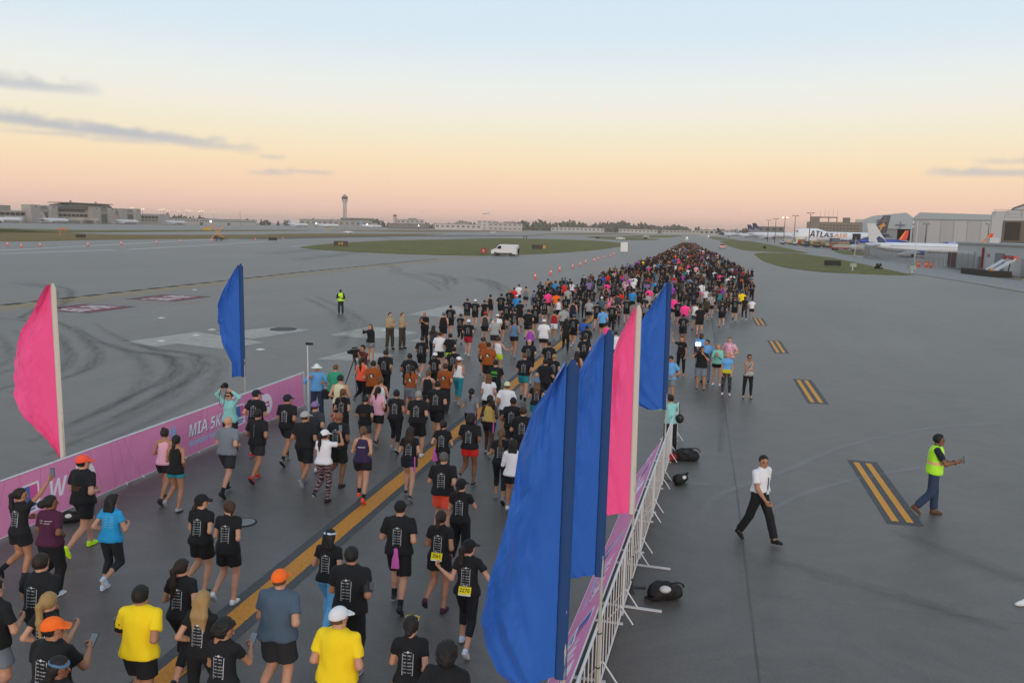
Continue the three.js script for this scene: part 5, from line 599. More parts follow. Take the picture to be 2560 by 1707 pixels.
{ // white service building along the fence with its ramp
  const t = thing('service_building', 'low white service building with doors and a grey shutter at right', 'building', 50.2, 0, -152); mesh('wall', bx(9, 4.7, 46, 5, 2.35, 0), mat(0xb6b7b8, 0.75), t); mesh('roof', bx(9.6, 0.35, 46.8, 5, 4.88, 0), mat(0xa2a4a6, 0.75), t); mesh('end_wall', bx(0.3, 3.4, 9, 0.35, 1.7, -17), mat(0xc1c2c2, 0.75), t);
  for (const [z, w, h, c, n] of [[-19, 1.2, 2.3, 0x80868a, 'door'], [-10, 1.2, 2.6, 0x7f858c, 'door'], [0, 4.2, 3.4, 0x70767b, 'roller_shutter'], [-14, 2.4, 2, 0xc9caca, 'panel']]) mesh(n, bx(0.12, h, w, 0.42, h / 2 + 0.02, z), mat(c, 0.6), t); mesh('red_sign', bx(0.1, 0.5, 0.9, 0.44, 2.9, -5.5), mat(0xb3404e, 0.6), t); mesh('conduit', bx(0.3, 4.2, 0.35, 0.3, 2.1, -8), mat(0x9a3a3a, 0.6), t); for (const z of [-15, 8, 18]) mesh('rooftop_unit', bx(1.6, 1, 1.8, 4, 5.5, z), mat(0xb0b2b4, 0.7), t);
  mesh('wall_lamp', new THREE.SphereGeometry(0.3, 10, 8).translate(0.3, 3.2, 14), new THREE.MeshStandardMaterial({ color: 0xffffff, emissive: 0xffe2b0, emissiveIntensity: 5 }), t);
}
{ const l = new THREE.PointLight(0xffe2b0, 8, 0, 2); l.position.set(50.0, 3.2, -138); l.castShadow = true; scene.add(l); }
{ const t = thing('loading_ramp', 'dark ramp with two white chutes in front of the service building', 'ramp', 45.6, 0, -142.5, 0.1); mesh('base', prism([[-1.4, 0], [-1.4, 0.9], [1.4, 0.9], [1.6, 0]], 11, 0.04), mat(0x3b3833, 0.9), t); for (const z of [0.5, 3]) { mesh('chute', bx(3.6, 0.2, 1.3).rotateZ(0.62).translate(1.3, 1.75, z), mat(0xb9bdc4, 0.5), t); mesh('chute_end', bx(0.7, 0.7, 0.9, 2.7, 2.9, z), mat(0x8f2f33, 0.6), t); mesh('prop', rod([1.9, 0, z], [2.3, 2.5, z], 0.08), darkSteel, t); } mesh('lamp_box', bx(0.5, 0.4, 0.5, -1.1, 1.1, 4.4), mat(0xc98a3a, 0.6), t); }
{ const t = thing('container', 'rust brown container behind the fence', 'container', 52.3, 0, -179.5, 0.12); mesh('box', bx(3.6, 2.9, 6, 1.0, 1.5, 0), mat(0x6e4636, 0.8), t); for (let i = 0; i < 9; i++) mesh('rib', bx(0.08, 2.7, 0.25, -0.84, 1.5, -2.7 + i * 0.68), mat(0x64402f, 0.8), t); for (let i = 0; i < 6; i++) mesh('rib', bx(0.25, 2.7, 0.08, -0.5 + i * 0.6, 1.5, 3.04), mat(0x64402f, 0.8), t); }
{ // chain-link fence
  const meshTex = dataTexture(64, (u, v) => { const a = Math.abs(((u + v) % 1) - 0.5), b = Math.abs(((u - v + 1) % 1) - 0.5); return [150, 150, 152, a > 0.4 || b > 0.4 ? 255 : 0]; }), netM = new THREE.MeshStandardMaterial({ map: meshTex, transparent: true, roughness: 0.6, color: 0x8d8f92 });
  const run = (pts, label) => { const t = thing('chain_link_fence', label, 'fence', pts[0][0], 0, pts[0][1]); const o = pts[0]; for (let i = 0; i < pts.length - 1; i++) { const [x0, z0] = [pts[i][0] - o[0], pts[i][1] - o[1]], [x1, z1] = [pts[i + 1][0] - o[0], pts[i + 1][1] - o[1]], L = Math.hypot(x1 - x0, z1 - z0), g = new THREE.PlaneGeometry(L, 2.9), uv = g.attributes.uv; for (let k = 0; k < uv.count; k++) uv.setXY(k, uv.getX(k) * L * 5, uv.getY(k) * 14); g.rotateY(-Math.atan2(z1 - z0, x1 - x0)).translate((x0 + x1) / 2, 1.5, (z0 + z1) / 2); mesh('netting', g, netM, t); mesh('rail', rod([x0, 2.95, z0], [x1, 2.95, z1], 0.035), mat(0x8f9193, 0.5), t); const n = Math.max(1, Math.round(L / 3)); for (let k = 0; k <= n - (i < pts.length - 2 ? 1 : 0); k++) mesh('post', template('fpost', () => rod([0, 0, 0], [0, 3.1, 0], 0.045)), mat(0x8f9193, 0.5), t).position.set(lerp(x0, x1, k / n), 0, lerp(z0, z1, k / n)); } };
  run([[44, -221], [46, -212], [47.9, -194.3], [48.7, -176]], 'grey chain link fence in front of the white airliner'); run([[49, -176], [49.2, -160]], 'short chain link fence in front of the white service building'); run([[47.6, -134], [46.2, -122], [46, -100]], 'chain link fence at the right picture edge'); run([[58, -320], [56, -290], [52, -262], [46, -240], [44, -222]], 'far chain link fence beside the freighter apron');
}
for (const [x, z, h, l] of [[44.1, -179.2, 9, 'thin white post standing before the fence'], [42.2, -232, 5.2, 'short white post at the left end of the fence']]) { const t = thing('signal_post', l, 'post', x, 0, z); mesh('pole', rod([0, 0, 0], [0, h, 0], 0.09, 0.06), mat(0xc4c6c8, 0.6), t); mesh('footing', bx(0.9, 0.7, 0.9, 0, 0.36, 0), mat(0x9b9c9a, 0.9), t); }
// ground support vehicles on the freighter apron
{ const r = rng(31), cs = [0xb8b39f, 0xc9c4b4, 0xa8502c, 0xbfc3c6, 0x8f9a6a, 0xd2d3d4, 0x9b8a66, 0x56606e, 0xc2742e, 0x7a7468], nm = ['cream', 'pale', 'red brown', 'silver', 'olive', 'white', 'tan', 'slate', 'orange', 'grey'];
  [[50, -470], [54, -455], [53, -436], [56.5, -430], [55, -410], [58, -402], [57, -388], [60.5, -384], [62, -372], [59, -356]].forEach(([x, z], i) => { const k = 1.1 + r() * 0.5, tall = i === 1 || i === 3 || i === 7; const t = thing('cargo_loader', nm[i] + ' cargo vehicle on the apron in front of the freighter', 'vehicle', x, 0, z, 0.2 + (r() - 0.5) * 0.8); mesh('chassis', bx(5.2 * k, 0.5, 2.1, 0, 0.75, 0), mat(0x2f2e2c, 0.7), t); mesh('cargo_box', bx(3.2 * k, tall ? 3.4 : 1.5 + r(), 2, 0.7, (tall ? 2.7 : 1.9), 0), mat(cs[i], 0.7), t); mesh('cab', bx(1.3 * k, 1.6, 2, -2 * k, 1.8, 0), mat(cs[(i + 3) % 10], 0.6), t); mesh('side_window', bx(0.7 * k, 0.6, 2.04, -2.1 * k, 2.15, 0), glassDark, t); wheels(t, [-1.7 * k, 1.6 * k], 0.42, 0.9); });
  { const t = thing('flatbed_trailer', 'long flatbed trailer with a red edge parked by the small grass', 'trailer', 58, 0, -335, 0.15); mesh('bed', bx(15, 0.4, 2.6, 0, 0.9, 0), mat(0x8b3d33, 0.7), t); mesh('load', merge([bx(9, 1.1, 2.2, -1, 1.65, 0), bx(3, 1.8, 2.2, 6, 2, 0)]), mat(0x9f9a94, 0.8), t); wheels(t, [-5, -3.8, 4.5], 0.42, 1.0); }
  { const t = thing('storage_tank', 'white horizontal tank beside the flatbed trailer', 'tank', 58.5, 0, -318, 0.2); mesh('tank', new THREE.CapsuleGeometry(1.1, 3.4, 6, 14).rotateZ(Math.PI / 2).translate(0, 1.5, 0), mat(0xb9bcc0, 0.5), t); mesh('saddle', merge([bx(0.4, 0.8, 1.8, -1.2, 0.4, 0), bx(0.4, 0.8, 1.8, 1.2, 0.4, 0)]), mat(0x6d6d6a, 0.8), t); } }
// trees on the horizon, too far to tell apart
{ const r = rng(19), put = [], leaf = new THREE.IcosahedronGeometry(1, 1), trees = (x0, z0, x1, z1, n, h0, h1) => { for (let i = 0; i < n; i++) { const q = r(), x = lerp(x0, x1, q) + (r() - 0.5) * 30, z = lerp(z0, z1, q) + (r() - 0.5) * 60, H = lerp(h0, h1, r()) * (0.6 + 0.55 * Math.abs(noise(q * 9, x0 * 0.01)) + 0.25 * r()), W = H * (0.28 + 0.3 * r()); for (let k = 0; k < 7; k++) { const v = k / 6; put.push([x + (r() - 0.5) * W * 1.3, H * (0.15 + 0.85 * v) - 0.5, z + (r() - 0.5) * W, W * (0.62 - 0.4 * v * v) * (0.7 + 0.6 * r()), H * 0.17]); } } };
  trees(-420, -1980, -180, -2200, 150, 17, 27); trees(-190, -2200, 0, -2400, 150, 15, 24); trees(-40, -2350, 240, -2450, 130, 9, 15); trees(-820, -1700, -420, -1900, 110, 9, 17); trees(-900, -1330, -700, -1600, 50, 8, 13); trees(60, -1500, 330, -1300, 80, 8, 13); trees(-800, -1180, -730, -960, 40, 10, 14); trees(120, -1000, 200, -980, 16, 10, 15); trees(-620, -2050, -420, -2050, 60, 12, 20);
  const im = new THREE.InstancedMesh(leaf, mat(0xffffff, 0.95), put.length); im.name = 'treeline'; const M = new THREE.Matrix4(), q = new THREE.Quaternion(), C = new THREE.Color(); put.forEach((p, i) => { q.setFromEuler(new THREE.Euler(r() * 3, r() * 3, r() * 3)); M.compose(new THREE.Vector3(p[0], p[1], p[2]), q, new THREE.Vector3(p[3], p[4] * 1.2, p[3])); im.setMatrixAt(i, M); C.setRGB(0.05 + r() * 0.03, 0.07 + r() * 0.03, 0.045 + r() * 0.02); im.setColorAt(i, C); }); scene.add(im); tag(im, 'dark far off wood along the horizon', 'trees', null, 'stuff'); }
// ---------------------------------------------------------------- people
const COL = { black: 0x0d0f15, navy: 0x141b2e, char: 0x24262b, dgray: 0x33353b, gray: 0x6f7680, lgray: 0x9b9d9f, white: 0xd8d9df, cream: 0xcfcba9, yellow: 0xf0cf10, gold: 0xb59a55, orange: 0xf26a1c, coral: 0xf0563a, red: 0xd0221f, crimson: 0x9c1626, maroon: 0x451434, wine: 0x5c2226, rust: 0x8f4713, brown: 0x5a3a24, pink: 0xf07aa8, hot: 0xff3f92, rose: 0xd9a2b8, purple: 0x9a3fae, plum: 0x2d1f45, lav: 0x7d6a96, blue: 0x2a86c8, sky: 0x5f9ed6, cyan: 0x1f95cf, slate: 0x46586b, teal: 0x1d7f8e, aqua: 0x86c7c4, mint: 0x7fc4b4, green: 0x2b8f6d, lime: 0xb6e02a, neon: 0xc4f21e, tan: 0xa08f70, khaki: 0x6b5c47, olive: 0x3a352b, denim: 0x2a3a55, ice: 0xbcd0e4, steel: 0x4f7396, royal: 0x2457a8, tblue: 0x5a9fd4 };
const SKIN = [0, 0xbd8d74, 0xa4755a, 0x7a5038, 0x462b1d], HAIR = { k: 0x110e0d, d: 0x21160f, b: 0x3b2517, l: 0x5e4229, y: 0x9a7c4e, g: 0x57534f, w: 0x8c8984, r: 0x57301a };
const cloth = (c, extra) => mat(COL[c] ?? c, 0.88, extra);
const skinMat = (n) => mat(SKIN[n], 0.62, { vertexColors: true });
const PRINT = {};
function racePrint(x, w, h) { // a plane over a ladder of sponsors' marks between two uprights
  x.clearRect(0, 0, w, h); x.fillStyle = '#c2c5cc';
  x.fillRect(w * 0.14, h * 0.13, 4, h * 0.83); x.fillRect(w * 0.86 - 4, h * 0.13, 4, h * 0.83); x.fillRect(w * 0.14, h * 0.95, 12, 4); x.fillRect(w * 0.86 - 12, h * 0.95, 12, 4);
  x.fillRect(w * 0.24, h * 0.078, w * 0.52, 4); x.beginPath(); x.ellipse(w * 0.5, h * 0.075, 7, 13, 0, 0, 7); x.fill(); x.fillRect(w * 0.4, h * 0.06, w * 0.2, 4);
  const r = rng(7); x.fillStyle = 'rgba(194,197,204,.85)';
  for (let j = 0; j < 6; j++) for (let i = 0; i < 2; i++) { const cx = w * (0.34 + i * 0.32), cy = h * (0.2 + j * 0.13), n = 4 + (r() * 3 | 0); for (let q = 0; q < n; q++) x.fillRect(cx - 20 + q * 8, cy - (j ? 3 : 6) + r() * 3, 3 + r() * 4, (j ? 4 : 9) + r() * 5); if (r() > 0.55) x.fillRect(cx - 14, cy + 9, 26, 2); }
}
PRINT.race = decal(canvasTexture(128, 256, racePrint));
PRINT.maroon = decal(canvasTexture(256, 128, (x, w, h) => { x.clearRect(0, 0, w, h); x.fillStyle = '#cfc6d0'; for (const [a, b, n] of [[20, 40, 7], [140, 40, 8], [10, 85, 7], [130, 85, 7]]) for (let i = 0; i < n; i++) x.fillRect(a + i * 13, b + (i % 3) * 3, 10, 12); }));
PRINT.blue = decal(canvasTexture(256, 256, (x, w, h) => { x.clearRect(0, 0, w, h); x.fillStyle = '#a9cfe6'; for (let j = 0; j < 5; j++) for (let i = 0; i < 3; i++) for (let q = 0; q < 5; q++) x.fillRect(22 + i * 80 + q * 11, 20 + j * 44 + (q * 7 + i) % 4, 8, 9); }));
PRINT.round = decal(canvasTexture(128, 128, (x) => { x.clearRect(0, 0, 128, 128); x.fillStyle = '#14110f'; x.beginPath(); x.arc(64, 64, 58, 0, 7); x.fill(); x.fillStyle = '#d9d5cc'; x.beginPath(); x.ellipse(58, 58, 30, 22, -0.4, 0, 7); x.fill(); x.beginPath(); x.ellipse(74, 80, 16, 24, 0.3, 0, 7); x.fill(); x.fillStyle = '#14110f'; x.beginPath(); x.arc(76, 62, 12, 0, 7); x.fill(); x.strokeStyle = '#d9d5cc'; x.lineWidth = 4; x.beginPath(); x.arc(64, 64, 50, 0.5, 2.6); x.stroke(); }));
PRINT.dots = decal(canvasTexture(32, 256, (x) => { x.clearRect(0, 0, 32, 256); x.fillStyle = '#b9bcc4'; for (let i = 0; i < 13; i++) x.fillRect(12, 8 + i * 19, 7, 11); }));
PRINT.lines = decal(canvasTexture(256, 128, (x) => { x.clearRect(0, 0, 256, 128); x.fillStyle = '#7a4a2c'; for (let j = 0; j < 3; j++) for (let i = 0; i < 11 - j * 2; i++) x.fillRect(20 + j * 18 + i * 20, 20 + j * 36, 15, 15); }));
PRINT.purple = decal(canvasTexture(256, 64, (x) => { x.clearRect(0, 0, 256, 64); x.fillStyle = '#c9c2d4'; for (let i = 0; i < 10; i++) x.fillRect(14 + i * 23, 18 + (i % 3) * 3, 17, 24); }));
PRINT.neon = decal(canvasTexture(256, 256, (x) => { x.clearRect(0, 0, 256, 256); x.fillStyle = '#57d23a'; for (const [y, n] of [[30, 8], [80, 9], [180, 8]]) for (let i = 0; i < n; i++) x.fillRect(24 + i * 24, y + (i % 2) * 4, 17, 30); }));
PRINT.chest = decal(canvasTexture(128, 64, (x) => { x.clearRect(0, 0, 128, 64); x.fillStyle = '#e6e6e2'; for (let i = 0; i < 6; i++) x.fillRect(10 + i * 18, 20 + (i % 2) * 8, 14, 12); }));
PRINT.seal = decal(canvasTexture(64, 64, (x) => { x.clearRect(0, 0, 64, 64); x.fillStyle = '#2a2018'; x.beginPath(); x.arc(32, 32, 29, 0, 7); x.fill(); x.strokeStyle = '#b5762e'; x.lineWidth = 6; x.beginPath(); x.arc(32, 32, 20, 0, 7); x.stroke(); }));
const bib = (n) => decal(canvasTexture(256, 200, (x, w, h) => { x.fillStyle = '#111'; x.fillRect(0, 0, w, 42); x.fillStyle = '#e8d515'; x.fillRect(0, 42, w, h - 66); x.fillStyle = '#d9dde2'; x.fillRect(0, h - 24, w, 24); x.fillStyle = '#141414'; x.font = 'bold 92px sans-serif'; x.textAlign = 'center'; x.fillText(n, w / 2, 136); x.fillStyle = '#eee'; x.font = 'bold 30px sans-serif'; x.fillText('MIA 5K', w / 2, 33); }));
// [width, from, to above the pelvis, side, columns, rows, shift]
const PATCH = { race: [0.185, 0.385, 0.09, -1], maroon: [0.27, 0.4, 0.29, -1], blue: [0.28, 0.41, 0.16, -1], round: [0.17, 0.36, 0.2, -1], dots: [0.03, 0.42, 0.12, -1], lines: [0.24, 0.27, 0.17, -1], purple: [0.2, 0.33, 0.27, -1], neon: [0.26, 0.41, 0.18, -1], chest: [0.13, 0.36, 0.3, 1] };

const ARMS = { // [left, right]
  run: null, hang: [[4, 9, 14, 6], [-4, 9, 14, 6]], walk: [[-16, 9, 22, 4], [20, 9, 24, 4]],
  cross: [[-0.02, -0.25, 0.15], [0.02, -0.23, 0.19]], chin: [[-0.06, -0.25, 0.2], [-0.02, 0.02, 0.2]], chest: [[0.06, -0.12, 0.25], [-0.05, -0.06, 0.26]],
  phone: [[0.12, -0.24, 0.3], [-0.08, -0.2, 0.34]], phoneR: [[10, 14, 80, 20], [-0.12, -0.18, 0.36]], phoneL: [[0.06, -0.14, 0.36], [-20, 16, 85, 15]],
  upR: [[8, 14, 75, 20], [-0.4, 0.42, 0.22]], upRshort: [[8, 14, 75, 20], [-0.24, 0.14, 0.34]], over: [[0.19, 0.36, 0.18], [-0.13, 0.38, 0.18]], eye: [[0.07, 0.05, 0.24], [-0.1, 0.04, 0.24]],
  wave: [[6, 10, 16, 5], [-0.42, 0.34, 0.05]], film: [[8, 10, 15, 5], [-0.04, 0.12, 0.42]], out: [[-0.0, -0.06, 0.1], [-0.5, -0.2, 0.12]], spread: [[0.56, -0.02, 0.05], [-0.56, -0.02, 0.05]],
  shoulder: [[0.12, 0.02, 0.27], [-0.16, 0.08, 0.2]], pole: [[0.2, -0.2, 0.22], [-0.24, -0.02, 0.3]], hold: [[0.2, -0.34, 0.12], [-0.24, -0.32, 0.16]], backL: [[0.42, -0.14, -0.06], [-0.42, -0.22, 0.18]],
};
function person(spec, l) {
  const o = { H: 1.7, w: 1, girl: false, lean: 6, side: 0, phase: 0.2, amp: 0.85, top: 'tee', bottom: 'shorts', seed: 1, skin: 1, ...spec }, r = rng(o.seed * 977 + 5);
  if (o.pose === 'stand') { o.lean = spec.lean ?? 1; o.legs = [[3, 4, 0], [-2, 3, 0]]; o.abd = 4; }
  if (o.pose === 'walk') { o.lean = spec.lean ?? 2; o.legs = o.phase < 0.5 ? [[24, 6, -8], [-17, 14, 26]] : [[-17, 16, 28], [24, 6, -8]]; }
  if (o.pose === 'step') { o.lean = spec.lean ?? 2; o.legs = [[7, 5, 0], [-4, 34, 36]]; }
  o.arms = ARMS[o.arm ?? 'run'];
  if (!o.arms) { const s = Math.sin(o.phase * 2 * Math.PI) * 24; o.arms = [[-14 + s, 13 + r() * 8, 82 + r() * 22, 16 + r() * 14], [-14 - s, 13 + r() * 8, 82 + r() * 22, 16 + r() * 14]]; o.twist = o.twist ?? s * 0.25; }
  const J = skeleton(o), root = new THREE.Group(), u = J.u;
  o.J = J;
  mesh('body', bodyGeometry(J, o, l), skinMat(o.skin), root);
  if (o.top !== 'none') {
    const f = topField(J, o, l), shirt = mesh(o.top === 'tank' || o.top === 'crop' ? 'tank_top' : o.jacket ? 'jacket' : 'shirt', f.geometry(o.topDye), cloth(o.topDye ? 0xffffff : o.topC, o.topDye ? { vertexColors: true } : {}), root);
    if (o.print) { const p = PATCH[o.print]; mesh('back_print', patchGeometry(J, f, p[0], p[1], p[2], p[3], l ? 4 : 6, l ? 6 : 9), PRINT[o.print], root); }
    if (o.bib) mesh('race_bib', patchGeometry(J, f, 0.19, 0.12, -0.04, -1, 4, 4), bib(o.bib), root);
    if (o.vest) { const vf = topField(J, { ...o, top: 'vest', loose: (o.loose ?? 0.02) + 0.016, hem: 0.06 }, l), band = dot(J.up, add(J.pel, J.up, 0.17 * u)); mesh('safety_vest', vf.geometry((x, y, z) => { const t = x * J.up[0] + y * J.up[1] + z * J.up[2] - band, X = Math.abs(x); return Math.abs(t) < 0.028 ? [0.75, 0.42, 0.24] : [0.42, 0.86, 0.02]; }), mat(0xffffff, 0.6, { vertexColors: true }), root); }
  }
  if (o.bottom !== 'none') mesh(o.bottom === 'shorts' || o.bottom === 'tights' ? 'shorts' : o.bottom === 'pants' ? 'trousers' : 'leggings', bottomGeometry(J, o, l), cloth(o.bottomDye ? 0xffffff : o.botC ?? 'black', o.bottomDye ? { vertexColors: true } : {}), root);
  for (const s of [1, -1]) {
    const sh = mesh('shoe', shoeGeometry(l, false), mat(COL[o.shoe ?? 'char'] ?? o.shoe, 0.7), root); sh.matrix.copy(J.leg[s].m); sh.matrix.decompose(sh.position, sh.quaternion, sh.scale);
    mesh('sole', shoeGeometry(l, true), mat(COL[o.sole ?? (r() > 0.35 ? 'lgray' : 'char')] ?? o.sole, 0.75), sh);
    if (o.sock && l < 2) { const L = J.leg[s], f = new Field(sub(L.ank, [0.2, 0.2, 0.2]), add(L.ank, [0.2, 0.25, 0.2]), LOD[l].shoe); const e = unit(sub(L.knee, L.ank)); f.cone(add(L.ank, e, -0.02), add(L.ank, e, 0.12), 0.042 * u, 0.046 * u, 0.01, null, [e, dot(e, add(L.ank, e, 0.11))]); mesh('sock', f.geometry(), cloth(o.sock), root); }
  }
  const onHead = (name, g, m) => { const h = mesh(name, g, m, root); J.hm.decompose(h.position, h.quaternion, h.scale); return h; };
  if (o.hair && o.hair !== 'bald') onHead('hair', hairGeometry(l, o.hair), mat(HAIR[o.hc ?? 'd'], 0.72));
  if (o.cap) onHead(o.cap === 'hat' ? 'sun_hat' : o.cap === 'visor' ? 'visor' : 'cap', capGeometry(l, o.cap), cloth(o.capC));
  if (o.band) { const g = template('band', () => { const f = new Field([-0.13, -0.02, -0.15], [0.13, 0.12, 0.13], 0.012); f.ball([0, 0.028, -0.012], 1, 0, [0.094, 0.11, 0.113]); f.all((x, y, z, d) => Math.max(d, Math.abs(y - 0.055 + z * 0.25) - 0.017)); return f.geometry(); }); onHead('headband', g, cloth(o.band)); }
  if (o.shades) { const g = template('shades', () => mergeGeometries([-1, 1].map((s) => new THREE.SphereGeometry(0.026, 10, 6).scale(1.2, 0.85, 0.3).translate(s * 0.032, 0, 0)).concat([new THREE.BoxGeometry(0.15, 0.008, 0.008), ...[-1, 1].map((s) => new THREE.BoxGeometry(0.006, 0.008, 0.1).translate(s * 0.078, 0, -0.05))].map((b) => b)))); const h = onHead('sunglasses', g, mat(o.shadesC ?? 0x0c0c0e, 0.2)); const up = new THREE.Matrix4().makeRotationX(o.shades === 'eyes' ? 0 : -0.5).setPosition(0, o.shades === 'eyes' ? 0.0 : 0.095, o.shades === 'eyes' ? 0.092 : 0.06); J.hm.clone().multiply(up).decompose(h.position, h.quaternion, h.scale); }
  if (o.strap) { const f = topField(J, { ...o, loose: (o.loose ?? 0.01) + 0.008, fold: 0 }, l), a = add(J.sc, J.side, 0.08), pts = []; for (let i = 0; i <= 8; i++) { const t = i / 8, b = add(mixv(a, add(J.pel, J.side, -0.16), t), [0, 0, 0]); let q = 0.34; while (q > 0 && f.sample(add(b, J.fwd, q)) > 0) q -= 0.01; pts.push(new THREE.Vector3(...add(b, J.fwd, q))); } mesh('strap', new THREE.TubeGeometry(new THREE.CatmullRomCurve3(pts), 16, 0.012, 5), mat(o.strap, 0.7), root); }
  root.children.forEach((c) => { c.position.y += J.drop; });
  root.J = J; return root;
}
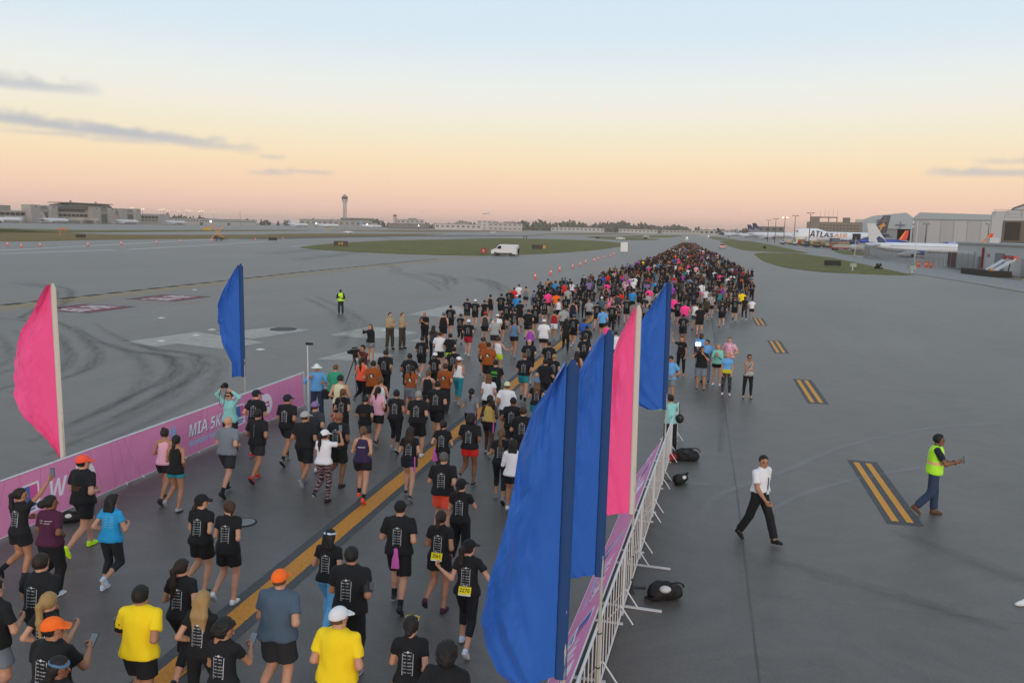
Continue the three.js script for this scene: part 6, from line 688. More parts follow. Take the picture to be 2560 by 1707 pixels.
const PEOPLE = [
{H:1.62,seed:1,girl:1,look:-50,arm:"upR",inseam:0.45,shoe:"black",sock:"black",skin:2,phase:0.12,hair:"longpony",hc:"k",top:"tee",topC:"black",print:"race",bottom:"shorts",botC:"black",item:"phoneR",at:[-10.44,-10.54],label:"runner in black race shirt holding a phone high beside the pink banner"},
{H:1.83,seed:2,w:1.1,yaw:-12,look:-35,side:4,amp:1,shoe:"neon",sole:"neon",phase:0.42,hair:"cut",hc:"k",cap:"cap",capC:"coral",top:"tee",topC:"black",print:"lines",bottom:"shorts",botC:"black",at:[-10.37,-11.88],label:"runner in bright red cap with lime green shoes beside the pink banner"},
{H:1.66,seed:3,girl:1,w:1.18,look:-45,sleeve:0.75,shoe:"ice",sole:"white",skin:3,phase:0.1,hair:"bigbun",hc:"k",top:"tee",topC:"maroon",print:"maroon",bottom:"pants",botC:"black",at:[-9.61,-10.26],label:"runner in maroon shirt and black trousers at the left"},
{H:1.62,seed:4,girl:1,w:1.08,shoe:"ice",sole:"white",shades:"top",phase:0.62,hair:"bob",hc:"k",top:"tee",topC:"cyan",print:"blue",bottom:"capri",botC:"char",at:[-8.86,-10.69],label:"runner in bright blue shirt and charcoal capri leggings"},
{H:1.64,seed:5,girl:1,w:0.92,inseam:0.5,shoe:"char",skin:2,phase:0.4,hair:"topbun",hc:"d",top:"tank",topC:"rose",bottom:"shorts",botC:"black",at:[-10.65,-14.53],label:"runner in pale pink racerback tank by the pink banner"},
{H:1.63,seed:6,girl:1,w:0.95,inseam:0.3,hem:0.1,shoe:"lgray",skin:2,phase:0.2,hair:"lowpony",hc:"k",top:"tank",topC:"black",bottom:"shorts",botC:"teal",at:[-10.09,-14.12],label:"runner in black tank and turquoise shorts beside the pink banner"},
{H:1.78,seed:7,w:1.08,inseam:0.72,shoe:"black",sock:"black",phase:0.38,hair:"bald",top:"tee",topC:"gray",bottom:"shorts",botC:"char",at:[-9.64,-15.28],label:"runner in heather grey shirt by the pink banner"},
{H:1.66,seed:8,girl:1,w:1.02,look:-60,loose:0.018,shoe:"black",phase:0.15,hair:"lowpony",hc:"d",cap:"cap",capC:"black",top:"tee",topC:"black",print:"race",bottom:"shorts",botC:"black",at:[-7.43,-10.97],label:"runner in black cap turning to a companion with lime collar"},
{H:1.68,seed:9,girl:1,w:0.95,look:45,amp:0.6,hem:0.1,loose:0.02,shoe:"white",phase:0.12,hair:"shortpony",hc:"b",top:"tee",topC:"black",print:"race",bottom:"shorts",botC:"black",at:[-6.82,-10.76],label:"runner with lime collar under black race shirt glancing left at companion"},
{H:1.76,seed:10,w:1.08,phase:0.3,hair:"cut",hc:"d",top:"tee",topC:"black",print:"race",bottom:"shorts",botC:"black",at:[-7.8,-8.1],label:"runner in black race shirt directly in front of an orange cap"},
{H:1.66,seed:11,girl:1,phase:0.7,hair:"longpony",hc:"y",top:"tee",topC:"black",print:"race",bottom:"shorts",botC:"black",at:[-7.1,-7.44],label:"runner in black race shirt just above the orange cap at lower left"},
{H:1.76,seed:12,w:1.12,look:-55,arm:"phoneR",skin:2,phase:0.2,hair:"cut",hc:"k",cap:"cap",capC:"orange",top:"tee",topC:"black",print:"race",bottom:"shorts",botC:"black",item:"phoneR",at:[-6.43,-6.77],label:"runner in orange cap looking at a phone near the bottom left corner"},
{H:1.62,seed:13,girl:1,look:-70,band:"steel",skin:3,phase:0.5,hair:"bob",hc:"k",top:"tee",topC:"black",bottom:"shorts",botC:"black",at:[-5.97,-6.33],label:"runner wearing a blue headband in the bottom left corner"},
{H:1.72,seed:14,phase:0.6,hair:"short",hc:"k",top:"tee",topC:"black",bottom:"shorts",botC:"gray",at:[-7.86,-7.46],label:"runner in black shirt cut off by the left picture edge"},
{H:1.76,seed:15,w:1.08,skin:2,phase:0.25,hair:"cut",hc:"k",top:"tee",topC:"yellow",bottom:"shorts",botC:"black",item:"armbandL",at:[-6.03,-7.65],label:"runner in yellow shirt with a phone strapped to the left arm"},
{H:1.66,seed:16,girl:1,look:-20,phase:0.4,hair:"longpony",hc:"d",top:"tee",topC:"black",print:"race",bottom:"capri",botC:"black",at:[-6.21,-8.69],label:"runner in black race shirt and capri leggings left of the taxiway line near bottom"},
{H:1.66,seed:17,girl:1,phase:0.75,hair:"long",hc:"y",top:"tee",topC:"black",print:"race",bottom:"leggings",botC:"black",at:[-5.39,-7.9],label:"runner in black race shirt and leggings on the taxiway line at bottom"},
{H:1.62,seed:18,girl:1,look:-60,nod:15,arm:"phoneR",skin:2,phase:0.3,hair:"curly",hc:"k",top:"tee",topC:"black",print:"race",bottom:"shorts",botC:"black",item:"phoneR",at:[-4.79,-7.39],label:"runner in black race shirt looking down at a phone by taxiway line"},
{H:1.78,seed:19,look:-35,phase:0.6,hair:"short",hc:"k",cap:"cap",capC:"navy",top:"tee",topC:"black",print:"race",bottom:"shorts",botC:"black",at:[-10.55,-18.04],label:"runner in navy cap right in front of the end of the pink banner"},
{H:1.75,seed:20,shoe:"red",skin:2,phase:0.42,hair:"cut",hc:"k",top:"tee",topC:"black",print:"dots",bottom:"shorts",botC:"char",at:[-9.53,-16.33],label:"runner in black shirt with a dotted vertical line down the back"},
{H:1.78,seed:21,look:-30,amp:1.05,shoe:"gray",sock:"black",skin:2,phase:0.38,hair:"short",hc:"k",cap:"cap",capC:"navy",top:"tee",topC:"black",print:"race",bottom:"shorts",botC:"black",at:[-9.59,-17.84],label:"runner in navy cap past the far end of the pink banner"},
{H:1.78,seed:22,w:1.05,look:-35,inseam:0.8,shoe:"gray",skin:2,phase:0.45,hair:"short",hc:"k",cap:"cap",capC:"lgray",top:"tee",topC:"black",bottom:"shorts",botC:"black",at:[-8.31,-16.26],label:"runner in white cap and plain black shirt and shorts"},
{H:1.74,seed:23,phase:0.2,hair:"short",hc:"d",cap:"cap",capC:"lav",top:"tee",topC:"dgray",bottom:"shorts",botC:"char",at:[-8.65,-17.42],label:"runner in purple cap and charcoal shirt"},
{H:1.78,seed:24,w:1.05,look:-15,inseam:0.8,shoe:"char",skin:3,phase:0.12,hair:"bald",top:"tee",topC:"black",print:"race",bottom:"shorts",botC:"black",at:[-7.61,-16.49],label:"runner in black race shirt just ahead of the zebra striped leggings"},
{H:1.6,seed:25,girl:1,look:-30,amp:0.55,arm:"upRshort",hem:0.03,loose:0.022,shoe:"black",skin:2,phase:0.15,hair:"longpony",hc:"k",cap:"cap",capC:"white",top:"tee",topC:"white",bottom:"leggings",botC:"zebra",item:"phoneR",at:[-7.47,-15.49],label:"runner in white cap and zebra striped leggings holding up a phone"},
{H:1.66,seed:26,girl:1,w:1.08,inseam:0.45,shoe:"coral",sole:"coral",sock:"black",phase:0.32,hair:"shortpony",hc:"l",top:"tank",topC:"plum",print:"purple",bottom:"shorts",botC:"black",at:[-6.68,-15.7],label:"runner in dark purple tank top with bright red shoes"},
{H:1.62,seed:27,girl:1,inseam:0.35,hem:0.03,shoe:"char",phase:0.35,hair:"long",hc:"d",top:"tee",topC:"black",print:"race",bottom:"shorts",botC:"navy",towel:"R",at:[-5.78,-16.14],label:"runner in black race shirt and navy shorts on the taxiway line"},
{H:1.6,seed:28,girl:1,phase:0.6,hair:"shortpony",hc:"d",top:"tee",topC:"black",print:"race",bottom:"leggings",botC:"dgray",towel:"L",at:[-5.34,-17.11],label:"runner in grey leggings with pink towel crossing the taxiway line"},
{H:1.72,seed:29,inseam:0.4,hem:0.05,shoe:"char",skin:3,phase:0.1,hair:"curly",hc:"k",top:"tee",topC:"black",print:"race",bottom:"shorts",botC:"red",at:[-4.77,-17.38],label:"runner in black race shirt and bright red shorts"},
{H:1.74,seed:30,w:1.08,hem:0.05,phase:0.25,hair:"short",hc:"g",top:"tee",topC:"black",print:"race",bottom:"shorts",botC:"coral",at:[-4.38,-14.08],label:"runner in black race shirt and orange shorts"},
{H:1.73,seed:31,w:1.08,inseam:0.85,shoe:"char",sock:"black",phase:0.38,hair:"short",hc:"d",cap:"cap",capC:"black",top:"tee",topC:"black",print:"race",bottom:"shorts",botC:"black",towel:"C",at:[-4.21,-11.3],label:"runner in black cap with a lilac towel tucked in the waistband"},
{H:1.63,seed:32,girl:1,amp:0.7,inseam:0.45,shoe:"maroon",bib:"2061",skin:2,phase:0.12,hair:"pony",hc:"d",top:"tee",topC:"black",print:"race",bottom:"shorts",botC:"black",at:[-3.58,-11.37],label:"runner in black shorts wearing yellow bib 2061 on the back"},
{H:1.62,seed:33,girl:1,look:-30,arm:"phoneR",phase:0.2,hair:"lowpony",hc:"d",cap:"cap",capC:"black",top:"tee",topC:"black",print:"race",bottom:"pants",botC:"black",at:[-3.72,-13.0],label:"runner in black cap and black trousers ahead of bib 2061"},
{H:1.63,seed:34,girl:1,look:-35,arm:"backL",loose:0.014,shoe:"ice",sole:"white",bib:"2270",phase:0.4,hair:"longpony",hc:"d",cap:"cap",capC:"black",top:"tee",topC:"black",print:"race",bottom:"capri",botC:"black",at:[-2.85,-10.37],label:"runner in black cap wearing yellow bib 2270 on the back"},
{H:1.64,seed:35,girl:1,shades:"top",phase:0.3,hair:"lowbun",hc:"k",top:"tee",topC:"black",print:"race",bottom:"shorts",botC:"yellow",shadesC:13218330,at:[-2.84,-7.96],label:"runner with yellow sunglasses pushed up on the head"},
{H:1.72,seed:36,skin:2,phase:0.6,hair:"curly",hc:"k",top:"tee",topC:"black",bottom:"shorts",botC:"black",at:[-2.26,-7.41],label:"runner in plain black shirt cut off by the bottom edge near flags"},
{H:1.62,seed:37,girl:1,shoe:"maroon",band:"ice",phase:0.4,hair:"bob",hc:"k",top:"tee",topC:"black",print:"race",bottom:"leggings",botC:"tblue",at:[-4.9,-10.25],label:"runner in blue and white headband and pale blue leggings"},
{H:1.78,seed:38,w:1.14,amp:0.6,hem:0.1,skin:2,phase:0.12,hair:"cut",hc:"k",top:"tee",topC:"black",print:"race",bottom:"pants",botC:"black",item:"armbandR",at:[-4.17,-9.36],label:"runner in black race shirt with a phone strapped to the right arm"},
{H:1.76,seed:39,w:1.15,look:-30,phase:0.5,hair:"short",hc:"l",cap:"cap",capC:"white",top:"tee",topC:"yellow",bottom:"shorts",botC:"black",at:[-3.62,-7.77],label:"runner in white cap and bright yellow shirt at the bottom edge"},
{H:1.77,seed:40,w:1.22,amp:0.6,inseam:0.75,phase:0.12,hair:"short",hc:"l",cap:"cap",capC:"orange",top:"tee",topC:"slate",bottom:"shorts",botC:"char",at:[-4.72,-8.47],label:"runner in orange cap and slate blue shirt near the taxiway line"},
{H:1.63,seed:41,girl:1,skin:2,phase:0.38,hair:"longpony",hc:"l",top:"tee",topC:"black",print:"race",bottom:"capri",botC:"black",at:[-3.84,-16.53],label:"runner in black race shirt and capri leggings beside the nearest blue flag"},
{H:1.62,seed:42,girl:1,inseam:0.45,shoe:"white",skin:2,phase:0.35,hair:"bob",hc:"k",top:"long",topC:"white",bottom:"shorts",botC:"black",at:[-3.41,-15.77],label:"runner in white long sleeved top half behind the nearest blue flag"},
{H:1.66,seed:43,girl:1,hem:-0.03,shoe:"lgray",skin:4,phase:0.4,hair:"flowpony",hc:"k",top:"tank",topC:"gold",bottom:"tights",botC:"black",towel:"R",at:[-4.95,-19.91],label:"runner in mustard yellow tank and black short tights"},
{H:1.72,seed:44,tilt:8,skin:3,phase:0.7,hair:"short",hc:"k",top:"tee",topC:"black",print:"race",bottom:"shorts",botC:"char",at:[-4.26,-19.55],label:"runner in black race shirt beside the yellow tank top runner"},
{H:1.74,seed:45,w:1.08,phase:0.2,hair:"cut",hc:"b",top:"tee",topC:"black",print:"race",bottom:"shorts",botC:"char",at:[-3.77,-18.47],label:"runner in black race shirt nearest to the top of the nearest blue flag"},
{H:1.6,seed:46,girl:1,hem:-0.02,phase:0.3,hair:"pony",hc:"k",top:"tee",topC:"gray",bottom:"leggings",botC:"black",towel:"R",at:[-5.67,-20.73],label:"runner in grey shirt and black leggings with lilac towel"},
{H:1.76,seed:47,arm:"phone",phase:0.4,hair:"short",hc:"k",top:"tee",topC:"black",print:"neon",bottom:"shorts",botC:"black",at:[-6.02,-24.89],label:"runner in black shirt with neon green lettering on the back"},
{H:1.65,seed:48,girl:1,loose:0.02,phase:0.15,hair:"bob",hc:"l",top:"tee",topC:"white",bottom:"shorts",botC:"black",at:[-5.73,-22.9],label:"runner in plain white shirt without cap left of the blue flags"},
{H:1.68,seed:49,skin:2,phase:0.6,hair:"short",hc:"k",cap:"cap",capC:"cream",top:"tee",topC:"white",bottom:"shorts",botC:"black",at:[-4.9,-21.67],label:"runner in white cap and white shirt left of the blue flags"},
{H:1.62,seed:50,girl:1,phase:0.3,hair:"long",hc:"l",cap:"cap",capC:"steel",top:"tee",topC:"black",print:"race",bottom:"shorts",botC:"teal",at:[-4.2,-22.54],label:"runner in royal blue cap and teal shorts"},
{H:1.74,seed:51,phase:0.8,hair:"cut",hc:"d",top:"tee",topC:"black",bottom:"shorts",botC:"black",at:[-4.51,-25.56],label:"runner in plain black shirt beside the tips of the blue flags"},
{H:1.75,seed:52,inseam:0.5,hem:0.0,sock:"black",phase:0.35,hair:"short",hc:"l",top:"tee",topC:"black",print:"race",bottom:"shorts",botC:"teal",at:[-5.38,-26.41],label:"runner in black race shirt with teal shorts and black tights"},
{H:1.63,seed:53,girl:1,phase:0.1,hair:"bun",hc:"y",top:"tee",topC:"black",print:"race",bottom:"shorts",botC:"black",at:[-4.53,-27.4],label:"runner in black race shirt between plain black shirt and wine top"},
{H:1.62,seed:54,girl:1,phase:0.5,hair:"long",hc:"k",top:"tank",topC:"wine",bottom:"leggings",botC:"black",at:[-3.88,-28.48],label:"runner in wine red top between the blue flags"},
{H:1.76,seed:55,w:1.1,phase:0.25,hair:"bald",top:"tee",topC:"black",print:"race",bottom:"shorts",botC:"black",at:[-5.91,-29.86],label:"runner in black race shirt on the taxiway line before teal shorts runner"},
{H:1.72,seed:56,phase:0.4,hair:"short",hc:"d",top:"tee",topC:"black",print:"race",bottom:"shorts",botC:"black",at:[-5.16,-29.98],label:"runner in black race shirt right of the taxiway line below white shirt"},
{H:1.74,seed:57,phase:0.15,hair:"short",hc:"k",cap:"cap",capC:"char",top:"tee",topC:"black",print:"race",bottom:"shorts",botC:"black",at:[-4.09,-32.18],label:"runner in black and white cap just left of the blue flag tip"},
{H:1.78,seed:58,w:1.1,inseam:0.8,skin:2,phase:0.6,hair:"short",hc:"d",top:"tee",topC:"rust",print:"round",bottom:"shorts",botC:"black",at:[-7.15,-28.45],label:"runner in rust brown shirt beside white crop top and lime shorts"},
{H:1.66,seed:59,girl:1,phase:0.3,hair:"shortpony",hc:"b",top:"tee",topC:"rust",bottom:"shorts",botC:"navy",at:[-7.86,-30.43],label:"runner in rust brown shirt mostly hidden by another rust shirt"},
{H:1.68,seed:60,girl:1,arm:"out",inseam:0.35,hem:-0.02,phase:0.15,hair:"shortpony",hc:"b",top:"tank",topC:"white",bottom:"shorts",botC:"lime",at:[-7.39,-30.96],label:"runner in white crop top and lime yellow shorts"},
{H:1.8,seed:61,inseam:0.35,hem:0.0,skin:2,phase:0.3,hair:"stubble",hc:"g",top:"tank",topC:"steel",bottom:"shorts",botC:"black",at:[-7.77,-35.69],label:"runner in steel blue tank top and short black shorts"},
{H:1.62,seed:62,girl:1,w:1.05,hem:0.0,phase:0.7,hair:"bun",hc:"b",top:"tank",topC:"purple",bottom:"leggings",botC:"black",at:[-6.98,-35.44],label:"runner in purple tank top left of the taxiway line"},
{H:1.78,seed:63,w:1.15,hem:0.12,phase:0.1,hair:"short",hc:"d",cap:"cap",capC:"white",top:"tee",topC:"white",bottom:"shorts",botC:"black",at:[-6.59,-36.71],label:"runner in white cap and long white shirt left of taxiway line"},
{H:1.66,seed:64,girl:1,hem:0.0,skin:2,phase:0.35,hair:"bun",hc:"d",top:"tank",topC:"crimson",bottom:"shorts",botC:"white",at:[-7.0,-42.02],label:"runner in crimson tank top and white shorts"},
{H:1.76,seed:65,w:1.1,phase:0.6,hair:"stubble",hc:"w",top:"tee",topC:"lgray",bottom:"shorts",botC:"char",at:[-8.92,-36.61],label:"runner in pale grey shirt beside the steel blue tank top"},
{H:1.7,seed:66,girl:1,skin:4,phase:0.2,hair:"curly",hc:"k",top:"tee",topC:"black",bottom:"leggings",botC:"black",at:[-5.74,-37.99],label:"runner in plain black top and leggings beside the taxiway line"},
{H:1.74,seed:67,phase:0.45,hair:"short",hc:"d",cap:"cap",capC:"slate",top:"tee",topC:"black",print:"race",bottom:"shorts",botC:"black",at:[-5.66,-39.94],label:"runner in grey blue cap and black race shirt near taxiway line"},
{H:1.74,seed:68,phase:0.8,hair:"short",hc:"d",top:"tee",topC:"lgray",bottom:"shorts",botC:"char",at:[-6.71,-43.41],label:"runner in light grey shirt between red tank and navy tank runners"},
{H:1.72,seed:69,skin:3,phase:0.3,hair:"short",hc:"k",top:"tee",topC:"royal",bottom:"shorts",botC:"black",at:[-4.9,-38.17],label:"runner in medium blue shirt on the taxiway line"},
{H:1.66,seed:70,skin:3,phase:0.6,hair:"short",hc:"k",top:"tee",topC:"black",print:"race",bottom:"shorts",botC:"black",at:[-4.52,-36.13],label:"runner in black race shirt close behind a blue shirted runner"},
{H:1.62,seed:71,girl:1,skin:2,phase:0.4,hair:"lowbun",hc:"k",top:"tank",topC:"hot",bottom:"leggings",botC:"denim",at:[-3.84,-38.26],label:"runner with pink straps and purple back pack near the blue flag"},
{H:1.7,seed:72,phase:0.2,hair:"short",hc:"k",top:"tee",topC:"white",bottom:"shorts",botC:"black",at:[-3.04,-34.3],label:"runner in white shirt glimpsed between blue and pink flags"},
{H:1.75,seed:73,phase:0.5,hair:"short",hc:"b",top:"tee",topC:"sky",bottom:"shorts",botC:"black",at:[-4.6,-43.58],label:"runner in sky blue shirt and black shorts"},
{H:1.74,seed:74,phase:0.2,hair:"short",hc:"d",top:"tee",topC:"black",print:"race",bottom:"pants",botC:"black",at:[-4.44,-47.03],label:"runner in black race shirt and long black trousers"},
{H:1.76,seed:75,hem:0.05,phase:0.35,hair:"short",hc:"b",top:"tank",topC:"navy",bottom:"shorts",botC:"black",at:[-6.78,-47.34],label:"runner in navy sleeveless shirt left of the taxiway line"},
{H:1.66,seed:76,girl:1,hem:0.0,phase:0.7,hair:"bun",hc:"b",top:"tank",topC:"white",bottom:"shorts",botC:"black",at:[-8.02,-49.66],label:"runner in white racerback tank and black shorts"},
{H:1.76,seed:77,w:1.08,yaw:165,pose:"stand",arm:"chest",skin:2,hair:"bald",top:"tee",topC:"black",bottom:"pants",botC:"black",at:[-12.69,-37.59],label:"bystander in black facing the runners with hands raised to chest"},
{H:1.76,seed:78,w:1.05,hem:0.05,phase:0.3,hair:"short",hc:"d",cap:"cap",capC:"gray",top:"tank",topC:"black",bottom:"shorts",botC:"black",at:[-11.81,-37.8],label:"runner in grey cap and black sleeveless shirt"},
{H:1.82,seed:79,phase:0.4,hair:"short",hc:"k",top:"tee",topC:"black",print:"race",bottom:"shorts",botC:"black",at:[-12.51,-41.29],label:"runner in black race shirt ahead of a grey cap and sleeveless shirt"},
{H:1.66,seed:80,girl:1,phase:0.6,hair:"long",hc:"d",top:"tee",topC:"dgray",bottom:"leggings",botC:"black",at:[-10.91,-33.46],label:"runner in charcoal shirt and black leggings left in the pack"},
{H:1.72,seed:81,phase:0.15,hair:"short",hc:"b",top:"tee",topC:"white",bottom:"shorts",botC:"black",at:[-9.9,-31.18],label:"runner in plain white shirt beside lime shorts at left of pack"},
{H:1.68,seed:82,w:0.9,phase:0.35,hair:"cut",hc:"k",top:"tee",topC:"black",bottom:"shorts",botC:"lime",at:[-9.35,-30.85],label:"runner in plain black shirt and lime shorts"},
{H:1.72,seed:83,w:0.95,shoe:"white",phase:0.42,hair:"short",hc:"d",top:"tee",topC:"black",print:"race",bottom:"shorts",botC:"black",at:[-10.11,-29.58],label:"runner in black race shirt with white shoes left of white shirted runner"},
{H:1.62,seed:84,girl:1,phase:0.2,hair:"cut",hc:"b",top:"tee",topC:"black",print:"race",bottom:"capri",botC:"black",at:[-11.28,-38.99],label:"runner in black race shirt and capri leggings ahead of dark red shorts"},
{H:1.74,seed:85,hem:0.02,shoe:"white",phase:0.3,hair:"short",hc:"k",cap:"backcap",capC:"white",top:"tee",topC:"black",print:"race",bottom:"shorts",botC:"crimson",at:[-9.84,-35.32],label:"runner in white cap and dark red shorts"},
{H:1.74,seed:86,w:1.12,skin:3,phase:0.7,hair:"short",hc:"k",top:"tee",topC:"black",print:"race",bottom:"shorts",botC:"black",at:[-9.07,-25.28],label:"runner in black race shirt ahead of a rust brown shirt at left"},
{H:1.64,seed:87,girl:1,hem:-0.02,skin:2,phase:0.25,hair:"lowpony",hc:"d",top:"tee",topC:"rust",print:"round",bottom:"shorts",botC:"gray",at:[-8.34,-23.41],label:"runner in rust brown shirt and grey shorts"},
{H:1.66,seed:88,girl:1,arm:"phone",phase:0.5,hair:"shortpony",hc:"l",top:"tank",topC:"black",bottom:"leggings",botC:"dgray",at:[-7.62,-22.88],label:"runner in black tank between two rust brown shirts"},
{H:1.62,seed:89,girl:1,look:30,phase:0.4,hair:"lowpony",hc:"k",cap:"cap",capC:"white",top:"tee",topC:"black",print:"race",bottom:"shorts",botC:"black",at:[-8.58,-26.48],label:"runner in white cap and black race shirt at left of the pack"},
{H:1.74,seed:90,phase:0.8,hair:"short",hc:"k",top:"tee",topC:"black",print:"race",bottom:"shorts",botC:"black",at:[-8.06,-27.01],label:"runner in black race shirt behind the white tank top runner"},
{H:1.68,seed:91,phase:0.15,hair:"cut",hc:"b",top:"tee",topC:"rust",print:"round",bottom:"pants",botC:"char",at:[-7.47,-24.11],label:"runner in rust brown shirt and charcoal trousers"},
{H:1.66,seed:92,girl:1,look:-25,hem:-0.03,shoe:"lgray",skin:2,phase:0.35,hair:"longpony",hc:"l",cap:"cap",capC:"white",top:"tank",topC:"white",bottom:"capri",botC:"teal",at:[-7.39,-25.38],label:"runner in white cap and white tank with teal leggings"},
{H:1.78,seed:93,w:1.08,inseam:0.85,phase:0.1,hair:"short",hc:"w",top:"tee",topC:"black",print:"race",bottom:"shorts",botC:"black",at:[-6.69,-19.28],label:"runner in black race shirt and long black shorts beside capri leggings"},
{H:1.78,seed:94,w:1.15,inseam:0.8,shoe:"char",phase:0.42,hair:"short",hc:"k",top:"tee",topC:"black",print:"race",bottom:"shorts",botC:"black",at:[-6.67,-20.83],label:"runner in black race shirt behind a rust shirt left of taxiway line"},
{H:1.68,seed:95,girl:1,w:1.15,skin:2,phase:0.3,hair:"cut",hc:"k",top:"tee",topC:"black",print:"race",bottom:"capri",botC:"black",at:[-7.38,-19.54],label:"runner in black race shirt and tight black capri leggings"},
{H:1.58,seed:96,w:0.92,phase:0.2,hair:"short",hc:"k",top:"tee",topC:"black",print:"lines",bottom:"shorts",botC:"dgray",at:[-8.06,-19.1],label:"runner in black shirt with brown lettering low on the back"},
{H:1.64,seed:97,girl:1,w:1.05,phase:0.4,hair:"pony",hc:"k",top:"tee",topC:"rose",bottom:"shorts",botC:"black",at:[-8.12,-20.1],label:"runner in pale pink shirt and black shorts"},
{H:1.66,seed:98,girl:1,phase:0.6,hair:"shortpony",hc:"l",top:"tank",topC:"white",bottom:"shorts",botC:"black",at:[-8.53,-21.33],label:"runner in white tank just ahead of the pale pink shirt"},
{H:1.8,seed:99,skin:2,phase:0.25,hair:"short",hc:"d",top:"tee",topC:"black",print:"race",bottom:"pants",botC:"black",at:[-9.91,-25.23],label:"runner in black race shirt and trousers right of rust shirt"},
{H:1.74,seed:100,w:1.08,skin:2,phase:0.7,hair:"short",hc:"k",top:"tee",topC:"rust",print:"round",bottom:"shorts",botC:"black",at:[-9.62,-23.45],label:"runner in rust brown shirt beside the neon coral top"},
{H:1.66,seed:101,girl:1,loose:0.014,phase:0.15,hair:"longpony",hc:"d",top:"tank",topC:"coral",bottom:"leggings",botC:"black",at:[-10.44,-24.48],label:"runner in neon coral top and black leggings"},
{H:1.64,seed:102,girl:1,w:0.95,phase:0.4,hair:"pony",hc:"l",top:"tee",topC:"black",print:"race",bottom:"shorts",botC:"black",at:[-8.89,-19.55],label:"runner in black race shirt near the cream sleeveless shirt"},
{H:1.74,seed:103,phase:0.6,hair:"short",hc:"k",cap:"backcap",capC:"char",top:"tank",topC:"cream",bottom:"shorts",botC:"black",at:[-9.54,-20.82],label:"runner in black cap and cream sleeveless shirt"},
{H:1.76,seed:104,w:1.05,phase:0.3,hair:"stubble",hc:"l",top:"tee",topC:"green",bottom:"shorts",botC:"black",at:[-10.31,-22.17],label:"runner in emerald green shirt"},
{H:1.72,seed:105,yaw:-150,pose:"stand",arm:"pole",skin:2,hair:"short",hc:"g",cap:"hat",capC:"white",top:"long",topC:"sky",bottom:"pants",botC:"denim",at:[-10.94,-22.26],label:"bystander in white sun hat and light blue shirt holding a camera pole"},
{H:1.76,seed:106,yaw:150,pose:"stand",arm:"eye",skin:2,hair:"cut",hc:"k",top:"tee",topC:"wine",bottom:"pants",botC:"black",at:[-11.14,-26.27],label:"cameraman in dark maroon shirt behind a black tripod"},
{H:1.68,seed:107,girl:1,w:1.08,yaw:165,pose:"stand",arm:"film",shoe:"black",jacket:1,hair:"long",hc:"l",top:"long",topC:"black",bottom:"shorts",botC:"gray",at:[-13.42,-32.48],label:"bystander in black jacket and grey shorts filming with one arm raised"},
{H:1.82,seed:108,w:1.1,yaw:-125,pose:"stand",arm:"cross",shoe:"black",tuck:1,hair:"short",hc:"d",top:"tee",topC:"tan",bottom:"pants",botC:"olive",at:[-13.95,-36.14],label:"deputy in tan shirt and dark trousers with folded arms"},
{H:1.79,seed:109,w:1.05,yaw:-100,pose:"stand",arm:"cross",shoe:"black",tuck:1,hair:"short",hc:"l",top:"tee",topC:"tan",bottom:"pants",botC:"olive",at:[-13.49,-36.58],label:"second deputy in tan shirt standing beside the folded arms deputy"},
{H:1.66,seed:110,yaw:-160,pose:"stand",arm:"phoneR",shoe:"black",vest:1,skin:4,hair:"cut",hc:"k",top:"long",topC:"black",bottom:"pants",botC:"char",at:[-22.58,-49.56],label:"guard in lime safety vest alone on the tarmac beyond the runners"},
{H:1.68,seed:111,girl:1,w:1.15,yaw:178,nod:-8,pose:"stand",arm:"over",shades:"eyes",hair:"bun",hc:"d",top:"long",topC:"aqua",bottom:"pants",botC:"char",at:[-11.29,-18.08],label:"photographer in aqua top lifting a camera overhead behind the pink banner"},
{H:1.68,seed:112,girl:1,yaw:172,pose:"stand",arm:"wave",loose:0.014,shoe:"coral",hair:"longpony",hc:"b",top:"tee",topC:"black",print:"chest",bottom:"leggings",botC:"black",at:[-0.26,-33.6],label:"bystander in black waving one arm beside the far blue flag"},
{H:1.74,seed:113,yaw:150,nod:30,pose:"stand",arm:"hold",skin:2,hair:"short",hc:"k",top:"tee",topC:"sky",bottom:"shorts",botC:"gray",at:[-0.54,-27.77],label:"bystander in pale blue polo half hidden by the far blue flag"},
{H:1.64,seed:114,girl:1,yaw:20,lean:8,pose:"stand",arm:"eye",hair:"bun",hc:"d",top:"long",topC:"aqua",bottom:"leggings",botC:"black",at:[-0.35,-21.42],label:"photographer in aqua top leaning on the end of the barrier"},
{H:1.74,seed:115,w:1.08,yaw:172,pose:"stand",arm:"shoulder",inseam:0.85,shoe:"black",skin:2,hair:"short",hc:"k",top:"tee",topC:"black",bottom:"shorts",botC:"gray",at:[0.52,-30.58],label:"cameraman in black shirt and grey shorts with shoulder camera and lamp"},
{H:1.86,seed:116,yaw:176,pose:"stand",arm:"hang",shoe:"white",skin:4,hair:"stubble",hc:"k",top:"tee",topC:"sky",bottom:"pants",botC:"lgray",at:[0.51,-33.54],label:"bystander in sky blue shirt standing behind the cameraman"},
{H:1.76,seed:117,yaw:160,look:-40,pose:"stand",arm:"hang",skin:2,hair:"short",hc:"d",top:"tee",topC:"sky",bottom:"pants",botC:"gray",at:[0.72,-32.4],label:"bystander in light blue polo looking left beside the cameraman"},
{H:1.66,seed:118,girl:1,yaw:170,pose:"stand",arm:"chest",inseam:0.4,shoe:"white",jacket:1,hair:"long",hc:"y",top:"long",topC:"mint",bottom:"shorts",botC:"black",at:[1.14,-31.92],label:"bystander in mint jacket and black shorts watching the runners"},
{H:1.78,seed:119,yaw:150,look:25,pose:"stand",arm:"hold",hair:"short",hc:"l",top:"tee",topC:"floral",bottom:"shorts",botC:"gray",at:[1.63,-33.31],label:"bystander in pink and white floral shirt"},
